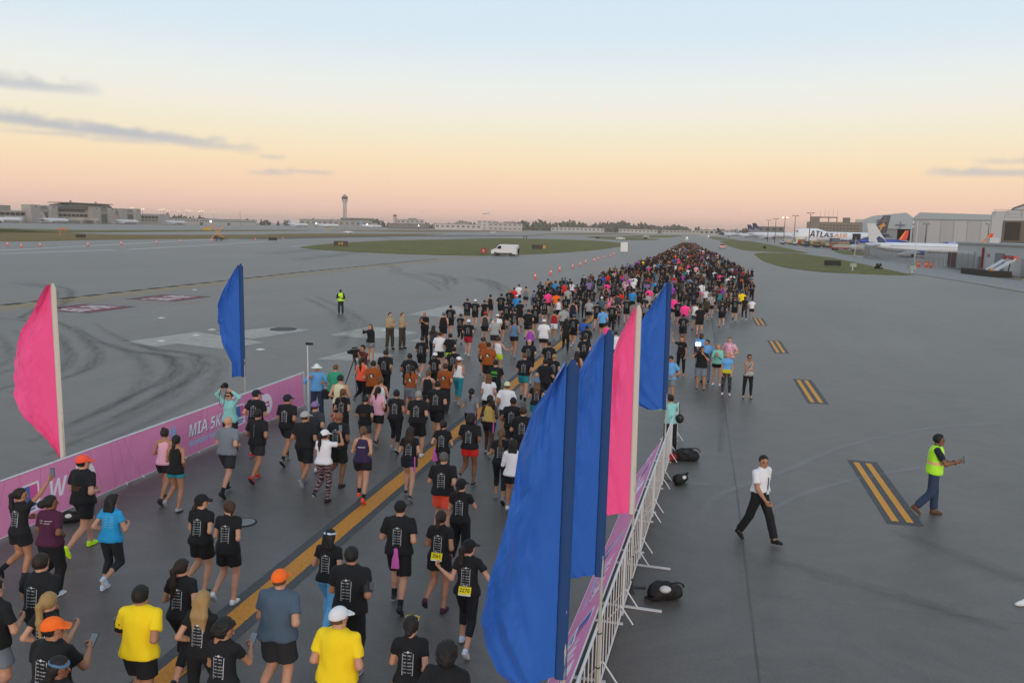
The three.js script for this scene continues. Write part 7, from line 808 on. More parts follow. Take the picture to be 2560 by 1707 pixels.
{H:1.62,seed:120,girl:1,yaw:178,pose:"stand",arm:"hang",hem:0.06,loose:0.014,shoe:"white",hair:"long",hc:"y",top:"tee",topC:"skyband",bottom:"leggings",botC:"speck",at:[1.43,-30.08],label:"bystander in sky blue shirt with yellow waist band and patterned leggings"},
{H:1.64,seed:121,girl:1,yaw:186,pose:"stand",arm:"chin",shoe:"tan",shades:"eyes",skin:2,hair:"bun",hc:"k",top:"tank",topC:"lgray",bottom:"leggings",botC:"black",strap:"#15151a",at:[2.16,-29.73],label:"bystander in grey tank with crossbody strap and hand on chin"},
{H:1.78,seed:122,yaw:-132,look:-30,pose:"walk",arm:"walk",shoe:"black",sole:"black",tuck:1,skin:2,phase:0.2,hair:"short",hc:"k",top:"tee",topC:"white",bottom:"pants",botC:"black",badge:1,at:[1.49,-15.65],label:"officer in white shirt and black trousers walking right and looking back"},
{H:1.82,seed:123,yaw:-100,pose:"step",arm:"phoneR",shoe:"brown",sole:"brown",vest:1,skin:3,phase:0.7,hair:"cut",hc:"k",top:"tee",topC:"navy",bottom:"pants",botC:"denim",item:"phoneR",at:[5.25,-18.24],label:"worker in lime safety vest walking with a phone in hand"},
{H:1.7,seed:124,skin:3,phase:0.3,hair:"short",hc:"k",top:"tee",topC:"black",print:"race",bottom:"shorts",botC:"black",at:[-0.31,-42.71],label:"runner in black race shirt behind the hot pink shirts"},
{H:1.8,seed:125,w:1.15,phase:0.6,hair:"short",hc:"d",cap:"cap",capC:"black",top:"tee",topC:"black",bottom:"shorts",botC:"black",at:[0.57,-47.22],label:"runner in plain black cap shirt and shorts"},
{H:1.76,seed:126,w:1.2,phase:0.3,hair:"short",hc:"g",top:"tee",topC:"hot",bottom:"shorts",botC:"gray",at:[-0.29,-49.08],label:"runner in hot pink shirt and grey shorts"},
{H:1.7,seed:127,phase:0.2,hair:"short",hc:"d",top:"tee",topC:"hot",bottom:"shorts",botC:"black",at:[-1.07,-54.3],label:"runner in hot pink shirt and black shorts touching the far blue flag"},
{H:1.72,seed:128,phase:0.5,hair:"short",hc:"k",top:"tee",topC:"black",print:"race",bottom:"shorts",botC:"black",at:[-0.73,-51.35],label:"runner in black race shirt between two hot pink shirts"},
{H:1.72,seed:129,skin:2,phase:0.8,hair:"short",hc:"d",cap:"backcap",capC:"black",top:"tank",topC:"white",bottom:"shorts",botC:"denim",at:[0.31,-49.86],label:"runner in white tank and blue shorts"},
{H:1.76,seed:130,phase:0.4,hair:"short",hc:"b",top:"tee",topC:"black",print:"race",bottom:"shorts",botC:"black",at:[1.94,-51.6],label:"runner in black race shirt running alone at right of the pack"},
{H:1.74,seed:131,phase:0.15,hair:"short",hc:"l",top:"tee",topC:"black",print:"race",bottom:"shorts",botC:"black",at:[2.89,-55.48],label:"runner in black race shirt behind the yellow shirt"},
{H:1.72,seed:132,phase:0.6,hair:"short",hc:"d",top:"tee",topC:"yellow",bottom:"shorts",botC:"black",at:[3.7,-61.76],label:"runner in yellow shirt at right edge of the pack"},
{H:1.68,seed:133,girl:1,phase:0.3,hair:"pony",hc:"k",top:"tee",topC:"black",bottom:"leggings",botC:"black",at:[3.59,-56.56],label:"runner in plain black top and leggings at right edge of the pack"},
{H:1.5,seed:134,w:0.9,skin:2,phase:0.4,hair:"short",hc:"k",top:"tee",topC:"white",bottom:"shorts",botC:"black",at:[4.14,-57.61],label:"runner in white shirt and black shorts at right edge of the pack"},
{H:1.74,seed:135,w:1.1,phase:0.1,hair:"short",hc:"g",top:"tee",topC:"check",bottom:"shorts",botC:"black",at:[1.38,-57.54],label:"runner in black and white diagonal checked shirt"},
{H:1.66,seed:136,girl:1,phase:0.7,hair:"pony",hc:"k",top:"tee",topC:"white",bottom:"leggings",botC:"black",at:[1.13,-64.22],label:"runner in white shirt and black leggings next to checked shirt"},
{H:1.68,seed:137,girl:1,phase:0.3,hair:"short",hc:"d",top:"tee",topC:"white",bottom:"shorts",botC:"pink",at:[0.82,-70.24],label:"runner in white top and salmon pink shorts"},
{H:1.66,seed:138,girl:1,phase:0.5,hair:"shortpony",hc:"d",top:"tank",topC:"gray",bottom:"shorts",botC:"black",at:[2.1,-70.2],label:"runner in grey tank top and black shorts"},
{H:1.62,seed:139,girl:1,phase:0.2,hair:"longpony",hc:"l",top:"tank",topC:"purple",bottom:"leggings",botC:"black",at:[2.6,-69.5],label:"runner in purple tank top and black leggings"},
{H:1.72,seed:140,phase:0.6,hair:"short",hc:"k",top:"tee",topC:"black",print:"race",bottom:"shorts",botC:"black",at:[3.42,-74.6],label:"runner in black shirt with wide sleeves next to purple tank"},
{H:1.76,seed:141,phase:0.1,hair:"short",hc:"k",top:"tee",topC:"black",print:"race",bottom:"pants",botC:"black",at:[5.18,-73.24],label:"runner in black shirt with a bag at right edge of the pack"},
{H:1.68,seed:142,phase:0.4,hair:"short",hc:"k",top:"tee",topC:"hot",bottom:"shorts",botC:"black",at:[2.89,-87.77],label:"runner in hot pink shirt well right in the pack"},
{H:1.74,seed:143,phase:0.2,hair:"short",hc:"k",top:"tee",topC:"white",bottom:"shorts",botC:"black",at:[2.49,-93.5],label:"runner in white shirt ahead of the pink shirt"},
{H:1.72,seed:144,phase:0.7,hair:"short",hc:"g",top:"tee",topC:"white",bottom:"shorts",botC:"char",at:[3.51,-81.97],label:"runner in white shirt beside wide sleeved black shirt"},
{H:1.7,seed:145,girl:1,phase:0.3,hair:"pony",hc:"d",top:"tee",topC:"black",bottom:"leggings",botC:"green",at:[5.17,-94.27],label:"runner in black shirt and green leggings at right side"},
{H:1.7,seed:146,phase:0.5,hair:"short",hc:"d",top:"tee",topC:"crimson",bottom:"shorts",botC:"black",at:[5.74,-96.6],label:"runner in dark red shirt at right side of the pack"},
{H:1.68,seed:147,phase:0.1,hair:"short",hc:"d",top:"tee",topC:"slate",bottom:"shorts",botC:"black",at:[6.1,-95.31],label:"runner in slate blue shirt at right side of the pack"},
{H:1.7,seed:148,girl:1,phase:0.8,hair:"short",hc:"k",top:"tee",topC:"black",bottom:"shorts",botC:"black",at:[7.05,-101.67],label:"runner in plain black shirt at far right edge of the distant pack"},
{H:1.7,seed:149,phase:0.4,hair:"short",hc:"k",top:"tee",topC:"lgray",bottom:"shorts",botC:"black",at:[4.9,-105.78],label:"runner in pale shirt near right edge of the distant pack"},
{H:1.66,seed:150,girl:1,skin:2,phase:0.2,hair:"topbun",hc:"d",top:"tank",topC:"black",bottom:"shorts",botC:"black",at:[-12.64,-50.58],label:"runner in black tank at left front of the pack"},
{H:1.8,seed:151,w:1.1,phase:0.5,hair:"short",hc:"k",top:"tee",topC:"black",print:"race",bottom:"shorts",botC:"black",at:[-11.77,-49.94],label:"runner in black race shirt next to black tank at left front of pack"},
{H:1.74,seed:152,phase:0.3,hair:"short",hc:"k",top:"tee",topC:"white",bottom:"shorts",botC:"black",at:[-12.68,-59.5],label:"runner in white shirt behind a blue shirt at the left of the pack"},
{H:1.7,seed:153,girl:1,phase:0.6,hair:"bun",hc:"l",top:"tank",topC:"gray",bottom:"shorts",botC:"char",at:[-11.95,-58.65],label:"runner in grey tank top between white shirt and blue tank"},
{H:1.72,seed:154,w:1.1,phase:0.1,hair:"short",hc:"d",top:"tank",topC:"steel",bottom:"shorts",botC:"steel",at:[-10.62,-54.89],label:"runner in blue tank and matching blue shorts"},
{H:1.72,seed:155,phase:0.4,hair:"short",hc:"k",cap:"cap",capC:"white",top:"tee",topC:"blue",bottom:"shorts",botC:"denim",at:[-10.87,-50.47],label:"runner in white cap and bright blue shirt"},
{H:1.76,seed:156,phase:0.7,hair:"short",hc:"k",top:"tee",topC:"black",bottom:"shorts",botC:"black",at:[-10.56,-56.82],label:"runner in plain black shirt right of the blue tank top"},
{H:1.76,seed:157,skin:2,phase:0.2,hair:"short",hc:"k",top:"none",bottom:"shorts",botC:"black",at:[-11.9,-67.64],label:"shirtless runner in black shorts"},
{H:1.72,seed:158,phase:0.5,hair:"short",hc:"k",top:"tee",topC:"red",bottom:"shorts",botC:"black",at:[-9.86,-63.41],label:"runner in red shirt at left of the pack"},
{H:1.72,seed:159,phase:0.3,hair:"short",hc:"g",top:"tee",topC:"black",print:"race",bottom:"shorts",botC:"black",at:[-10.06,-62.28],label:"runner in black race shirt beside the red shirt at left"},
{H:1.66,seed:160,girl:1,phase:0.8,hair:"longpony",hc:"k",top:"tee",topC:"white",bottom:"shorts",botC:"black",at:[-9.61,-66.07],label:"runner in white shirt between red shirt and pink cap"},
{H:1.76,seed:161,phase:0.4,hair:"short",hc:"k",top:"tee",topC:"lgray",bottom:"shorts",botC:"black",at:[-8.69,-57.85],label:"runner in light grey shirt and black shorts"},
{H:1.68,seed:162,phase:0.1,hair:"short",hc:"k",cap:"cap",capC:"hot",top:"tee",topC:"black",print:"race",bottom:"shorts",botC:"black",at:[-8.09,-57.32],label:"runner in pink cap and black race shirt"},
{H:1.74,seed:163,hem:0.14,phase:0.5,hair:"short",hc:"g",top:"tee",topC:"slate",bottom:"shorts",botC:"slate",at:[-9.29,-74.15],label:"runner in long grey teal shirt"},
{H:1.72,seed:164,phase:0.3,hair:"short",hc:"k",cap:"cap",capC:"white",top:"tee",topC:"black",print:"race",bottom:"shorts",botC:"black",at:[-9.49,-72.64],label:"runner in white cap and black shirt beside the teal shirt"},
{H:1.78,seed:165,inseam:0.4,phase:0.6,hair:"short",hc:"k",top:"tee",topC:"black",print:"race",bottom:"shorts",botC:"black",at:[-8.78,-80.49],label:"runner in black race shirt and short shorts beside bright red shirt"},
{H:1.72,seed:166,phase:0.2,hair:"short",hc:"g",top:"tee",topC:"red",bottom:"shorts",botC:"black",at:[-7.99,-79.0],label:"runner in bright red shirt in the left middle of the pack"},
{H:1.74,seed:167,arm:"spread",phase:0.4,hair:"short",hc:"k",top:"tee",topC:"black",print:"race",bottom:"shorts",botC:"black",at:[-8.97,-96.72],label:"runner in black with both arms stretched wide at left of the pack"},
{H:1.74,seed:168,phase:0.5,hair:"short",hc:"k",top:"tee",topC:"lav",bottom:"shorts",botC:"black",at:[-7.56,-109.49],label:"runner in violet blue shirt at left edge of the distant pack"},
{H:1.72,seed:169,phase:0.1,hair:"short",hc:"d",top:"tee",topC:"dgray",bottom:"shorts",botC:"black",at:[-6.36,-87.7],label:"runner in dark grey shirt behind the violet blue shirt"},
{H:1.74,seed:170,phase:0.3,hair:"short",hc:"k",top:"tee",topC:"yellow",bottom:"shorts",botC:"black",at:[-7.01,-117.73],label:"runner in yellow shirt at the left of the distant pack"},
{H:1.72,seed:171,phase:0.7,hair:"short",hc:"k",top:"tee",topC:"cyan",bottom:"shorts",botC:"black",at:[-5.44,-103.55],label:"runner in turquoise shirt near the distant yellow shirt"},
{H:1.72,seed:172,phase:0.2,hair:"short",hc:"k",top:"tee",topC:"white",bottom:"shorts",botC:"black",at:[-4.97,-71.35],label:"runner in white top left of the tallest blue flag tip"},
{H:1.72,seed:173,phase:0.6,hair:"short",hc:"l",top:"tee",topC:"lgray",bottom:"shorts",botC:"black",at:[-5.66,-70.93],label:"runner in pale grey shirt left of the tallest blue flag tip"},
{H:1.72,seed:174,phase:0.4,hair:"short",hc:"k",top:"tee",topC:"blue",bottom:"shorts",botC:"black",at:[-3.01,-70.74],label:"runner in bright blue shirt just left of the tallest flag tip"},
{H:1.72,seed:175,phase:0.8,hair:"short",hc:"k",top:"tee",topC:"crimson",bottom:"shorts",botC:"black",at:[-3.97,-76.51],label:"runner in dark red shirt left of the tallest flag tip"},
{H:1.72,seed:176,phase:0.3,hair:"short",hc:"k",cap:"cap",capC:"white",top:"tee",topC:"red",bottom:"shorts",botC:"black",at:[-1.65,-79.03],label:"runner in white cap and red shirt right of the tallest flag tip"},
{H:1.72,seed:177,phase:0.5,hair:"short",hc:"k",top:"tee",topC:"hot",bottom:"shorts",botC:"pink",at:[-3.07,-61.52],label:"runner in hot pink shirt left of the tallest blue flag"},
{H:1.64,seed:178,girl:1,phase:0.2,hair:"longpony",hc:"d",top:"tank",topC:"pink",bottom:"leggings",botC:"pink",at:[-5.33,-54.59],label:"runner all in light pink"},
{H:1.76,seed:179,w:1.1,phase:0.6,hair:"short",hc:"d",top:"tee",topC:"dgray",bottom:"shorts",botC:"char",at:[-4.73,-54.11],label:"runner in charcoal shirt beside the runner all in pink"},
{H:1.74,seed:180,w:1.1,phase:0.3,hair:"short",hc:"k",top:"tee",topC:"black",print:"race",bottom:"shorts",botC:"black",at:[-3.68,-60.03],label:"runner in black race shirt just left of the hot pink shirt and shorts"},
{H:1.74,seed:181,phase:0.1,hair:"short",hc:"k",top:"tee",topC:"black",print:"race",bottom:"shorts",botC:"black",at:[-2.93,-53.2],label:"runner in black race shirt right behind the pink flag tip"},
{H:1.7,seed:182,phase:0.1,hair:"short",hc:"k",top:"tee",topC:"orange",bottom:"shorts",botC:"black",at:[-1.41,-104.65],label:"runner in orange shirt deep in the distant pack"},
{H:1.7,seed:183,phase:0.5,hair:"short",hc:"k",top:"tee",topC:"orange",bottom:"shorts",botC:"black",at:[-3.46,-123.66],label:"runner in bright orange shirt in the middle of the distant pack"},
{H:1.72,seed:184,phase:0.4,hair:"short",hc:"d",top:"tee",topC:"black",print:"race",bottom:"shorts",botC:"black",at:[-9.05,-41.6],label:"runner in black race shirt just left of the plain black shirt mid pack"},
{H:1.75,seed:185,w:1.1,phase:0.2,hair:"short",hc:"k",top:"tee",topC:"black",bottom:"shorts",botC:"black",at:[-8.28,-41.42],label:"runner in plain black shirt behind steel blue tank and purple tank"},
{H:1.72,seed:186,phase:0.6,hair:"short",hc:"k",top:"tee",topC:"black",print:"race",bottom:"shorts",botC:"black",at:[-8.45,-44.29],label:"runner in black race shirt right of a plain black shirt mid pack"},
{H:1.7,seed:187,girl:1,phase:0.1,hair:"bun",hc:"d",top:"tee",topC:"black",print:"race",bottom:"tights",botC:"black",at:[-8.7,-48.55],label:"runner in black race shirt left of the white racerback tank"},
{H:1.72,seed:188,w:1.1,phase:0.5,hair:"short",hc:"k",top:"tee",topC:"black",print:"race",bottom:"shorts",botC:"black",at:[-10.27,-44.99],label:"runner in black race shirt just left of the bright blue shirt"},
{H:1.64,seed:189,girl:1,inseam:0.4,phase:0.3,hair:"pony",hc:"b",top:"tee",topC:"black",print:"race",bottom:"shorts",botC:"black",at:[-9.38,-40.06],label:"runner in black race shirt and short black shorts beside grey shirt"},
{H:1.66,seed:190,girl:1,phase:0.8,hair:"short",hc:"b",top:"tee",topC:"black",bottom:"shorts",botC:"black",at:[-11.92,-46.25],label:"runner in black shirt above the dark grey tank at left of pack"},
{H:1.66,seed:191,girl:1,phase:0.2,hair:"lowbun",hc:"d",cap:"cap",capC:"red",top:"tank",topC:"dgray",bottom:"shorts",botC:"black",at:[-10.28,-40.1],label:"runner in red cap and dark grey tank at left of pack"},
{H:1.62,seed:192,phase:0.5,hair:"short",hc:"k",cap:"cap",capC:"white",top:"tee",topC:"white",bottom:"shorts",botC:"black",at:[-9.47,-39.39],label:"runner in white cap and white shirt behind the pale grey shirt"},
{H:1.74,seed:193,phase:0.35,hair:"short",hc:"k",cap:"backcap",capC:"white",top:"tee",topC:"black",print:"race",bottom:"shorts",botC:"black",at:[-12.27,-45.48],label:"runner in white cap and black race shirt at left front of pack"},
{H:1.7,seed:194,phase:0.6,hair:"short",hc:"b",top:"tee",topC:"black",print:"race",bottom:"shorts",botC:"olive",at:[-13.09,-46.67],label:"runner in black race shirt and olive shorts at the very left of pack"},
{H:1.68,seed:195,phase:0.15,hair:"short",hc:"k",top:"tee",topC:"black",bottom:"shorts",botC:"black",at:[-9.98,-47.26],label:"runner in plain black shirt below the grey tank top"},
{H:1.72,seed:196,phase:0.7,hair:"short",hc:"k",top:"tee",topC:"black",bottom:"shorts",botC:"black",at:[-9.9,-56.9],label:"runner in black shirt right below the shirtless runner"},
{H:1.74,seed:197,phase:0.3,hair:"short",hc:"k",top:"tee",topC:"black",print:"race",bottom:"shorts",botC:"black",at:[-9.11,-55.43],label:"runner in black race shirt left of the light grey shirt"},
{H:1.7,seed:198,girl:1,phase:0.5,hair:"pony",hc:"k",top:"tee",topC:"black",bottom:"leggings",botC:"black",at:[-6.8,-52.74],label:"runner in plain black top right of the navy sleeveless shirt"},
{H:1.74,seed:199,phase:0.1,hair:"short",hc:"d",top:"tee",topC:"black",print:"race",bottom:"shorts",botC:"black",at:[-6.95,-58.24],label:"runner in black race shirt well left of the runner all in pink"},
{H:1.7,seed:200,phase:0.8,hair:"short",hc:"k",top:"tee",topC:"black",print:"race",bottom:"shorts",botC:"black",at:[-5.36,-47.58],label:"runner in black race shirt between taxiway line and sky blue shirt"},
{H:1.72,seed:201,phase:0.4,hair:"short",hc:"k",cap:"cap",capC:"white",top:"tee",topC:"slate",bottom:"shorts",botC:"black",at:[-5.54,-51.53],label:"runner in white cap and slate shirt beside the runner all in pink"},
{H:1.72,seed:202,phase:0.6,hair:"short",hc:"k",top:"tee",topC:"black",bottom:"shorts",botC:"black",at:[-8.16,-60.5],label:"runner in black shirt right of the pink cap"},
{H:1.72,seed:203,phase:0.3,hair:"short",hc:"k",top:"tee",topC:"blue",bottom:"shorts",botC:"black",at:[-4.06,-58.02],label:"runner in bright blue and black shirt left of hot pink shirt"},
{H:1.72,seed:204,phase:0.7,hair:"short",hc:"k",top:"tee",topC:"black",print:"race",bottom:"shorts",botC:"black",at:[-3.95,-51.62],label:"runner in black race shirt left of the pink flag tip"},
{H:1.72,seed:205,phase:0.45,hair:"short",hc:"d",top:"tee",topC:"black",print:"race",bottom:"shorts",botC:"black",at:[-9.46,-50.45],label:"runner in black race shirt below the blue tank and shorts"},
];
// ---------------------------------------------------------------- put the people in their places
const toWorld = (root, p) => { root.updateMatrixWorld(true); return new THREE.Vector3(...p).applyMatrix4(root.matrixWorld); };
const phoneGlass = mat(0x0b0d10, 0.15), phoneLit = new THREE.MeshStandardMaterial({ color: 0x20262c, roughness: 0.2, emissive: 0x9fb4c0, emissiveIntensity: 0.25 });
function phone(root, s, up, label) { const J = root.userData.J, A = J.arm[s], p = add(A.W, A.dir, 0.1 * J.u), at = toWorld(root, [p[0], p[1] + J.drop + (up ? 0.06 : 0.02), p[2] + 0.025]); const t = thing('smartphone', label, 'phone', at.x, at.y, at.z, root.rotation.y + 0.2); if (!up) t.rotation.x = -0.7; mesh('case', bx(0.076, 0.155, 0.009), blackPlastic, t); mesh('screen', bx(0.07, 0.145, 0.002, 0, 0, -0.0058), phoneLit, t); mesh('lens_bump', bx(0.03, 0.035, 0.003, -0.016, 0.05, 0.006), phoneGlass, t); }
function towel(root, where, label) { const J = root.userData.J, side = where === 'L' ? 1 : where === 'R' ? -1 : 0, b = add(add(J.pel, J.up, 0.03 * J.u), J.side, side * 0.15 * J.u), f = new Field([-0.12, -0.36, -0.08], [0.12, 0.06, 0.08], 0.014); f.cone([0, 0.02, 0], [0.01, -0.3, -0.02], 0.04, 0.075, 0.01, [[0, 0, 1], 0.24]).near((x, y, z) => 0.008 * noise(x * 30, y * 9, z * 30)).keep([0, -1, 0.1], 0.27); const p = toWorld(root, [b[0], b[1] + J.drop, b[2] - (side ? 0.1 : 0.17)]); const t = thing('towel', label, 'towel', p.x, p.y, p.z, root.rotation.y + side * 0.8, 'small lilac towels carried by runners'); mesh('cloth', f.geometry(), mat(0xc85fb0, 0.9), t); }
const linear = (h) => { const c = new THREE.Color(h); return [c.r, c.g, c.b]; };
const DYE = { zebra: (x, y, z) => Math.sin(y * 88 + noise(x * 11, y * 6, z * 11) * 5) > -0.1 ? linear(0x1a1518) : linear(0x8d6f78), speck: (x, y, z) => noise(x * 40, y * 40, z * 40) > 0.22 ? linear(0x59606e) : linear(0x15161b), floral: (x, y, z) => noise(x * 26, y * 26, z * 26) > 0.02 ? linear(0xd0568c) : linear(0xd8c9cf), check: (x, y, z) => Math.sin((y * 1 + x * 1.2) * 62) > 0 === Math.sin((y - x) * 24) > -0.4 ? linear(0x17181c) : linear(0xc6c2c4), skyband: (x, y) => y < 0.965 ? linear(0xb8b01c) : linear(COL.sky) };
const shoes = ['char', 'black', 'white', 'gray', 'lgray', 'navy', 'red'];
PEOPLE.forEach((o, i) => {
  const d = Math.hypot(o.at[0], o.at[1]), l = d < 16 ? 0 : d < 28 ? 1 : d < 56 ? 2 : 3, r = rng(i * 31 + 7), spec = { shoe: shoes[r() * shoes.length | 0], loose: undefined, ...o };
  if (spec.loose === undefined) delete spec.loose;
  if (DYE[o.botC]) { spec.bottomDye = DYE[o.botC]; spec.fine = 0.62; } if (DYE[o.topC]) { spec.topDye = DYE[o.topC]; spec.fine = 0.62; }
  const g = person(spec, l), root = g; root.name = numbered('person'); root.position.set(o.at[0], 0, o.at[1]); root.rotation.y = Math.PI + ((o.yaw ?? 0) + (o.pose ? 0 : (r() - 0.5) * 10)) * DEG; scene.add(root); root.userData.J = g.J;
  tag(root, o.label, 'person', /^runner/.test(o.label) ? 'runners in the race' : 'staff and bystanders');
  const J = root.userData.J, who = o.label.split(' ').slice(0, 9).join(' ');
  if (o.item === 'phoneR') phone(root, -1, /^up/.test(o.arm), ('phone held by ' + who).split(' ').slice(0, 13).join(' '));
  if (/^armband/.test(o.item ?? '')) { const s = o.item.endsWith('L') ? 1 : -1, A = J.arm[s], c = mixv(A.S, A.E, 0.62), a = mesh('phone_armband', merge([rod(mixv(A.S, A.E, 0.42), mixv(A.S, A.E, 0.88), 0.072, 0.066, 12)]), mat(0x141518, 0.6), root); a.position.y += J.drop; const b = mesh('phone_screen', bx(0.01, 0.15, 0.075), mat(0x5c6468, 0.2), root); const out = [s, 0.15, -0.35]; b.position.set(c[0] + out[0] * 0.075, c[1] + J.drop, c[2] + out[2] * 0.06); b.rotation.y = s * 0.4; }
  if (o.towel) towel(root, o.towel, ('lilac towel tucked in by ' + who).split(' ').slice(0, 13).join(' '));
  if (o.badge) { const A = J.arm[1], p = mixv(A.S, A.E, 0.3); const b = mesh('shoulder_patch', new THREE.CircleGeometry(0.045, 16).rotateY(Math.PI / 2), PRINT.seal, root); b.position.set(p[0] + 0.083, p[1] + J.drop, p[2]); const f = (x, y, z, w, h, c, nm) => { const q = mesh(nm, bx(w, h, 0.02), mat(c, 0.6), root); q.position.set(x, J.drop + y, z); }; f(0.16, J.pel[1] + 0.04, -0.02, 0.05, 0.14, 0x15161a, 'radio'); f(0.16, J.pel[1] + 0.2, -0.03, 0.012, 0.22, 0x15161a, 'radio_antenna'); f(0.165, J.pel[1] - 0.03, -0.05, 0.05, 0.07, 0xb6c81e, 'tape_roll'); f(0.02, J.chest[1] - 0.12, 0.155, 0.012, 0.26, 0x27407a, 'lanyard'); f(0.02, J.chest[1] - 0.27, 0.16, 0.06, 0.09, 0xc9cdd2, 'id_card'); const belt = mesh('belt', new THREE.TorusGeometry(0.142, 0.022, 6, 20).rotateX(Math.PI / 2).scale(1.08, 1, 0.82), mat(0x0e0e10, 0.4), root); belt.position.set(0, J.pel[1] + 0.075 + J.drop, 0.005); }
});
scene.children.forEach((c) => { if (c.userData.J) delete c.userData.J; });
// cameras and their supports
function stillCamera(x, y, z, turn, label) { const t = thing('camera', label, 'camera', x, y, z, turn); mesh('body', merge([bx(0.14, 0.1, 0.07), bx(0.06, 0.035, 0.06, 0, 0.062, 0)]), blackPlastic, t); mesh('lens', merge([rod([0, 0, 0.03], [0, 0, 0.14], 0.038, 0.042, 14)]), blackPlastic, t); return t; }
{
  const find = (s) => scene.children.find((c) => c.userData.label?.startsWith(s)), local = (p, x, y, z) => { p.updateMatrixWorld(true); return new THREE.Vector3(x, y, z).applyMatrix4(p.matrixWorld); };
  { const p = find('photographer in aqua top lifting'), v = local(p, 0.03, 1.83, 0.22), c = stillCamera(v.x, v.y, v.z, p.rotation.y, 'black camera lifted overhead behind the pink banner'); mesh('strap', new THREE.TubeGeometry(new THREE.CatmullRomCurve3([[-0.07, 0, 0], [-0.14, -0.25, 0.05], [-0.1, -0.5, 0.08], [-0.02, -0.52, 0.08], [-0.0, -0.25, 0.03], [0.07, 0, 0]].map((q) => new THREE.Vector3(...q))), 24, 0.008, 5), blackPlastic, c); }
  { const p = find('photographer in aqua top leaning'), v = local(p, 0, 1.5, 0.3); stillCamera(v.x, v.y, v.z, p.rotation.y, 'black camera held at the end of the right barrier'); const w = local(p, -0.2, 1.0, -0.12), t = thing('camera_bag', 'round black bag hanging from the photographer at the barrier end', 'bag', w.x, w.y, w.z); mesh('pouch', new THREE.SphereGeometry(0.11, 12, 10).scale(1, 1.15, 0.7), blackPlastic, t); mesh('strap', rod([0, 0.1, 0], [-0.02, 0.38, 0], 0.008), blackPlastic, t); }
  { const p = find('bystander in white sun hat'), v = local(p, -0.28, 0, 0.34), t = thing('camera_pole', 'tall white pole with a small camera on top', 'pole', v.x, 0, v.z); mesh('pole', rod([0, 0, 0], [0, 2.32, 0], 0.022, 0.016, 9), mat(0xc9cacb, 0.5), t); mesh('camera', merge([bx(0.15, 0.07, 0.07, 0.03, 2.37, 0), rod([0.1, 2.37, 0], [0.17, 2.37, 0], 0.03)]), blackPlastic, t); const w = local(p, 0.24, 0.78, 0.1), b = thing('camera_bag', 'black bag hanging by the man holding the camera pole', 'bag', w.x, w.y, w.z); mesh('pouch', bx(0.2, 0.3, 0.12), blackPlastic, b); mesh('strap', new THREE.TorusGeometry(0.12, 0.01, 5, 14, 3.1).translate(0, 0.15, 0), blackPlastic, b); }
  { const p = find('cameraman in dark maroon'), v = local(p, 0.0, 0, 0.36), t = thing('tripod', 'black tripod with a video camera among the runners', 'tripod', v.x, 0, v.z, p.rotation.y); for (let k = 0; k < 3; k++) { const a = k * 2.094 + 0.5; mesh('leg', rod([Math.cos(a) * 0.48, 0, Math.sin(a) * 0.48], [0, 1.3, 0], 0.014, 0.02), blackPlastic, t); } mesh('head', bx(0.1, 0.12, 0.1, 0, 1.36, 0), blackPlastic, t); mesh('video_camera', merge([bx(0.14, 0.16, 0.34, 0, 1.52, 0), rod([0, 1.52, 0.15], [0, 1.52, 0.28], 0.05, 0.06, 12), bx(0.05, 0.05, 0.2, 0, 1.65, 0)]), blackPlastic, t); }
  { const p = find('cameraman in black shirt'), v = local(p, -0.12, 1.58, 0.16), t = thing('shoulder_camera', 'shoulder video camera with a bright lamp on top', 'video camera', v.x, v.y, v.z, p.rotation.y); mesh('body', merge([bx(0.13, 0.2, 0.42), bx(0.05, 0.05, 0.22, 0, 0.13, 0)]), blackPlastic, t); mesh('lens', rod([0, 0, 0.2], [0, 0, 0.38], 0.05, 0.065, 14), blackPlastic, t); mesh('eyepiece', rod([0.07, 0.05, 0.05], [0.16, 0.06, 0.02], 0.025), blackPlastic, t); mesh('lamp', bx(0.17, 0.11, 0.05, 0, 0.22, 0.12), new THREE.MeshStandardMaterial({ color: 0xffffff, emissive: 0xffffff, emissiveIntensity: 4 }), t); const w = local(p, -0.12, 1.8, 0.36), l = new THREE.PointLight(0xffffff, 0.6); l.position.copy(w); l.castShadow = true; l.shadow.radius = 3; scene.add(l); }
}
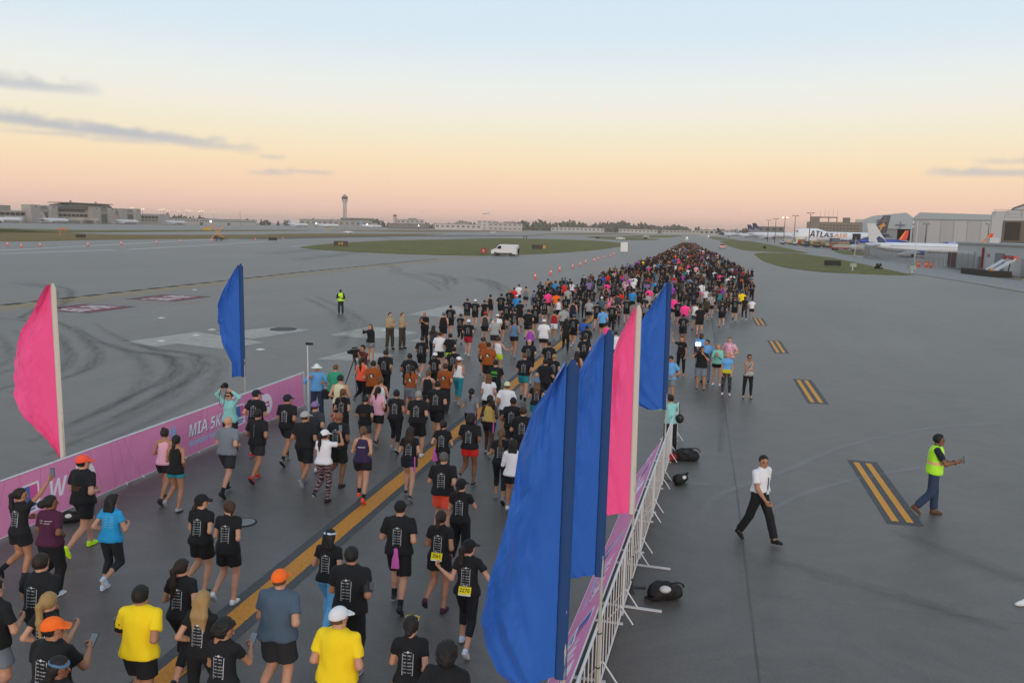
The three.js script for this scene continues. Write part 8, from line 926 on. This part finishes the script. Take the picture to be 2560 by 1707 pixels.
// ---------------------------------------------------------------- the packed middle and far end of the run
{
  const EDGE_L = [[-49.6, -12], [-59, -12.6], [-68, -11.9], [-75, -10], [-97, -9], [-109, -7.7], [-132, -8], [-152, -6.9], [-182, -6.2], [-253, -5.7], [-289, -4.8], [-340, -4.2]], EDGE_R = [[-46.6, -1.2], [-52, 0.2], [-55, 2.2], [-73, 5.2], [-100, 6.9], [-115, 6.6], [-136, 5.8], [-181, 5], [-195, 4.2], [-245, 2.5], [-300, 1.2], [-340, 0.6]];
  const edge = (e, z) => { for (let i = 0; i < e.length - 1; i++) if (z >= e[i + 1][0]) return lerp(e[i][1], e[i + 1][1], clamp((z - e[i][0]) / (e[i + 1][0] - e[i][0]))); return e[e.length - 1][1]; };
  const r = rng(2024), cell = new Map(), key = (x, z) => Math.floor(x / 2) + ',' + Math.floor(z / 2), free = (x, z, gap) => { for (let a = -1; a <= 1; a++) for (let b = -1; b <= 1; b++) for (const q of cell.get(key(x + a * 2, z + b * 2)) ?? []) if ((q[0] - x) ** 2 + (q[1] - z) ** 2 < gap * gap) return false; return true; }, mark = (x, z) => { const k = key(x, z); if (!cell.has(k)) cell.set(k, []); cell.get(k).push([x, z]); };
  PEOPLE.forEach((o) => mark(...o.at));
  const spots = []; for (let i = 0; i < 24000 && spots.length < 1150; i++) { const z = -48 - Math.pow(r(), 1.25) * 285, a = edge(EDGE_L, z), b = edge(EDGE_R, z), x = lerp(a, b, r()), gap = z > -66 ? 1.35 : z > -85 ? 1.15 : z > -200 ? 0.98 : 0.9; if (free(x, z, gap)) { mark(x, z); spots.push([x, z]); } }
  spots.sort((p, q) => q[1] - p[1]);
  const tops = [...Array(48).fill('black'), 'char', 'char', 'dgray', 'dgray', 'navy', 'white', 'white', 'gray', 'lgray', 'blue', 'royal', 'red', 'hot', 'slate', 'purple', 'teal', 'orange', 'brown', 'khaki', 'rose', 'wine', 'lav', 'olive'], bots = ['black', 'black', 'black', 'black', 'char', 'navy', 'dgray', 'gray'];
  const word = { black: 'black', char: 'charcoal', dgray: 'dark grey', navy: 'navy', white: 'white', gray: 'grey', lgray: 'light grey', blue: 'bright blue', royal: 'royal blue', red: 'red', hot: 'hot pink', green: 'green', purple: 'purple', teal: 'teal', orange: 'orange', brown: 'brown', rose: 'pale pink', wine: 'wine red', slate: 'slate blue', khaki: 'khaki', lav: 'lavender', olive: 'olive' };
  const VAR = [['short', 0], ['short', 0.18], ['cut', 0.36], ['pony', 0.05, 1], ['short', 0.55], ['longpony', 0.3, 1], ['short', 0.72], ['bun', 0.5, 1], ['curly', 0.85], ['long', 0.7, 1], ['bald', 0.42], ['lowpony', 0.9, 1]];
  const protos = VAR.map(([hair, ph, g], i) => person({ hair, hc: 'd', phase: ph, girl: !!g, H: g ? 1.64 : 1.75, topC: 'black', print: 'race', seed: 400 + i, top: i % 6 === 5 ? 'tank' : 'tee', bottom: g && i % 4 ? 'leggings' : 'shorts', w: 0.94 + (i % 4) * 0.06, skin: 1 + (i % 3) }, 3));
  const few = 300 - PEOPLE.length;
  spots.slice(0, few).forEach(([x, z], i) => { const k = r() * protos.length | 0, c = protos[k].clone(), top = tops[r() * tops.length | 0], bot = bots[r() * bots.length | 0], hc = ['k', 'k', 'd', 'd', 'b', 'l', 'y', 'g'][r() * 8 | 0], sk = 1 + (r() * 3.6 | 0); c.name = numbered('person'); c.position.set(x, 0, z); c.rotation.y = Math.PI + (r() - 0.5) * 0.25; const s = 0.94 + r() * 0.1; c.scale.setScalar(s); c.children = c.children.filter((m) => !(m.name === 'back_print' && top !== 'black' && top !== 'char')); c.traverse((m) => { if (!m.isMesh) return; if (m.name === 'shirt' || m.name === 'tank_top') m.material = cloth(top); if (m.name === 'shorts' || m.name === 'leggings') m.material = cloth(bot); if (m.name === 'hair') m.material = mat(HAIR[hc], 0.72); if (m.name === 'body') m.material = skinMat(sk); }); scene.add(c); const q = (x - edge(EDGE_L, z)) / (edge(EDGE_R, z) - edge(EDGE_L, z)), side = q < 0.2 ? 'left edge' : q < 0.45 ? 'left half' : q < 0.55 ? 'middle' : q < 0.8 ? 'right half' : 'right edge', deep = z > -62 ? 'first rows' : z > -70 ? 'second rows' : z > -78 ? 'third rows' : 'deeper rows'; tag(c, 'runner in ' + word[top] + ' top and ' + word[bot] + ' bottoms, ' + side + ', ' + deep + ' of packed crowd', 'person', 'runners packed together beyond the flags'); });
  // the rest reads as one mass
  const crowd = new THREE.Group(); crowd.name = 'crowd'; tag(crowd, 'dense far off crowd of runners filling the taxiway', 'crowd', null, 'stuff'); scene.add(crowd);
  const rest = spots.slice(few), lots = protos.slice(0, 8).map(() => []); rest.forEach((p) => lots[r() * 8 | 0].push(p)); const white = mat(0xffffff, 0.88), M = new THREE.Matrix4(), C = new THREE.Color();
  lots.forEach((lot, k) => { const P = protos[k], look = lot.map(() => ({ turn: Math.PI + (r() - 0.5) * 0.3, s: 0.93 + r() * 0.12, body: SKIN[1 + (r() * 3.6 | 0)], shirt: COL[tops[r() * tops.length | 0]], bottom: COL[bots[r() * bots.length | 0]], hair: HAIR[['k', 'k', 'd', 'b', 'l', 'y'][r() * 6 | 0]], shoe: COL[shoes[r() * shoes.length | 0]] }));
    P.children.forEach((part) => { if (!part.isMesh || part.name === 'back_print') return; part.updateMatrix(); const im = new THREE.InstancedMesh(part.geometry, white, lot.length); im.name = part.name; lot.forEach(([x, z], i) => { const L = look[i]; M.makeRotationY(L.turn).scale(new THREE.Vector3(L.s, L.s, L.s)).setPosition(x, 0, z).multiply(part.matrix); im.setMatrixAt(i, M); const n = part.name; im.setColorAt(i, C.set(n === 'body' ? L.body : n === 'shirt' || n === 'tank_top' ? L.shirt : n === 'hair' ? L.hair : n === 'shoe' ? L.shoe : L.bottom)); }); crowd.add(im); }); });
}
{ const pair = [[-89, -428, 'left one of two distant workers on the grass island'], [-87.6, -428, 'right one of two distant workers on the grass island'], [-36, -167.6, 'worker in dark clothes standing behind the white van']]; pair.forEach(([x, z, label], i) => { const p = person({ hair: 'short', hc: 'k', topC: 'black', bottom: 'pants', botC: 'black', pose: 'stand', arm: 'hang', seed: 900 + i, skin: 3, H: 1.8 }, 3); p.name = numbered('person'); p.position.set(x, 0, z); p.rotation.y = 0.5; scene.add(p); tag(p, label, 'person', 'staff and bystanders'); delete p.userData.J; }); }
{ const t = thing('shoe', 'single white shoe at the right picture edge', 'shoe', 5.56, 0.086, -13.99, -1.2); mesh('upper', shoeGeometry(0, false), mat(0xd6d6d8, 0.6), t); mesh('sole', shoeGeometry(0, true), mat(0xc9c9cb, 0.7), t); }
let triangles = 0; scene.traverse((o) => { if (o.isMesh && !o.isInstancedMesh) triangles += (o.geometry.index ? o.geometry.index.count : o.geometry.attributes.position.count) / 3; }); console.log('triangles', Math.round(triangles));
renderer.render(scene, camera);
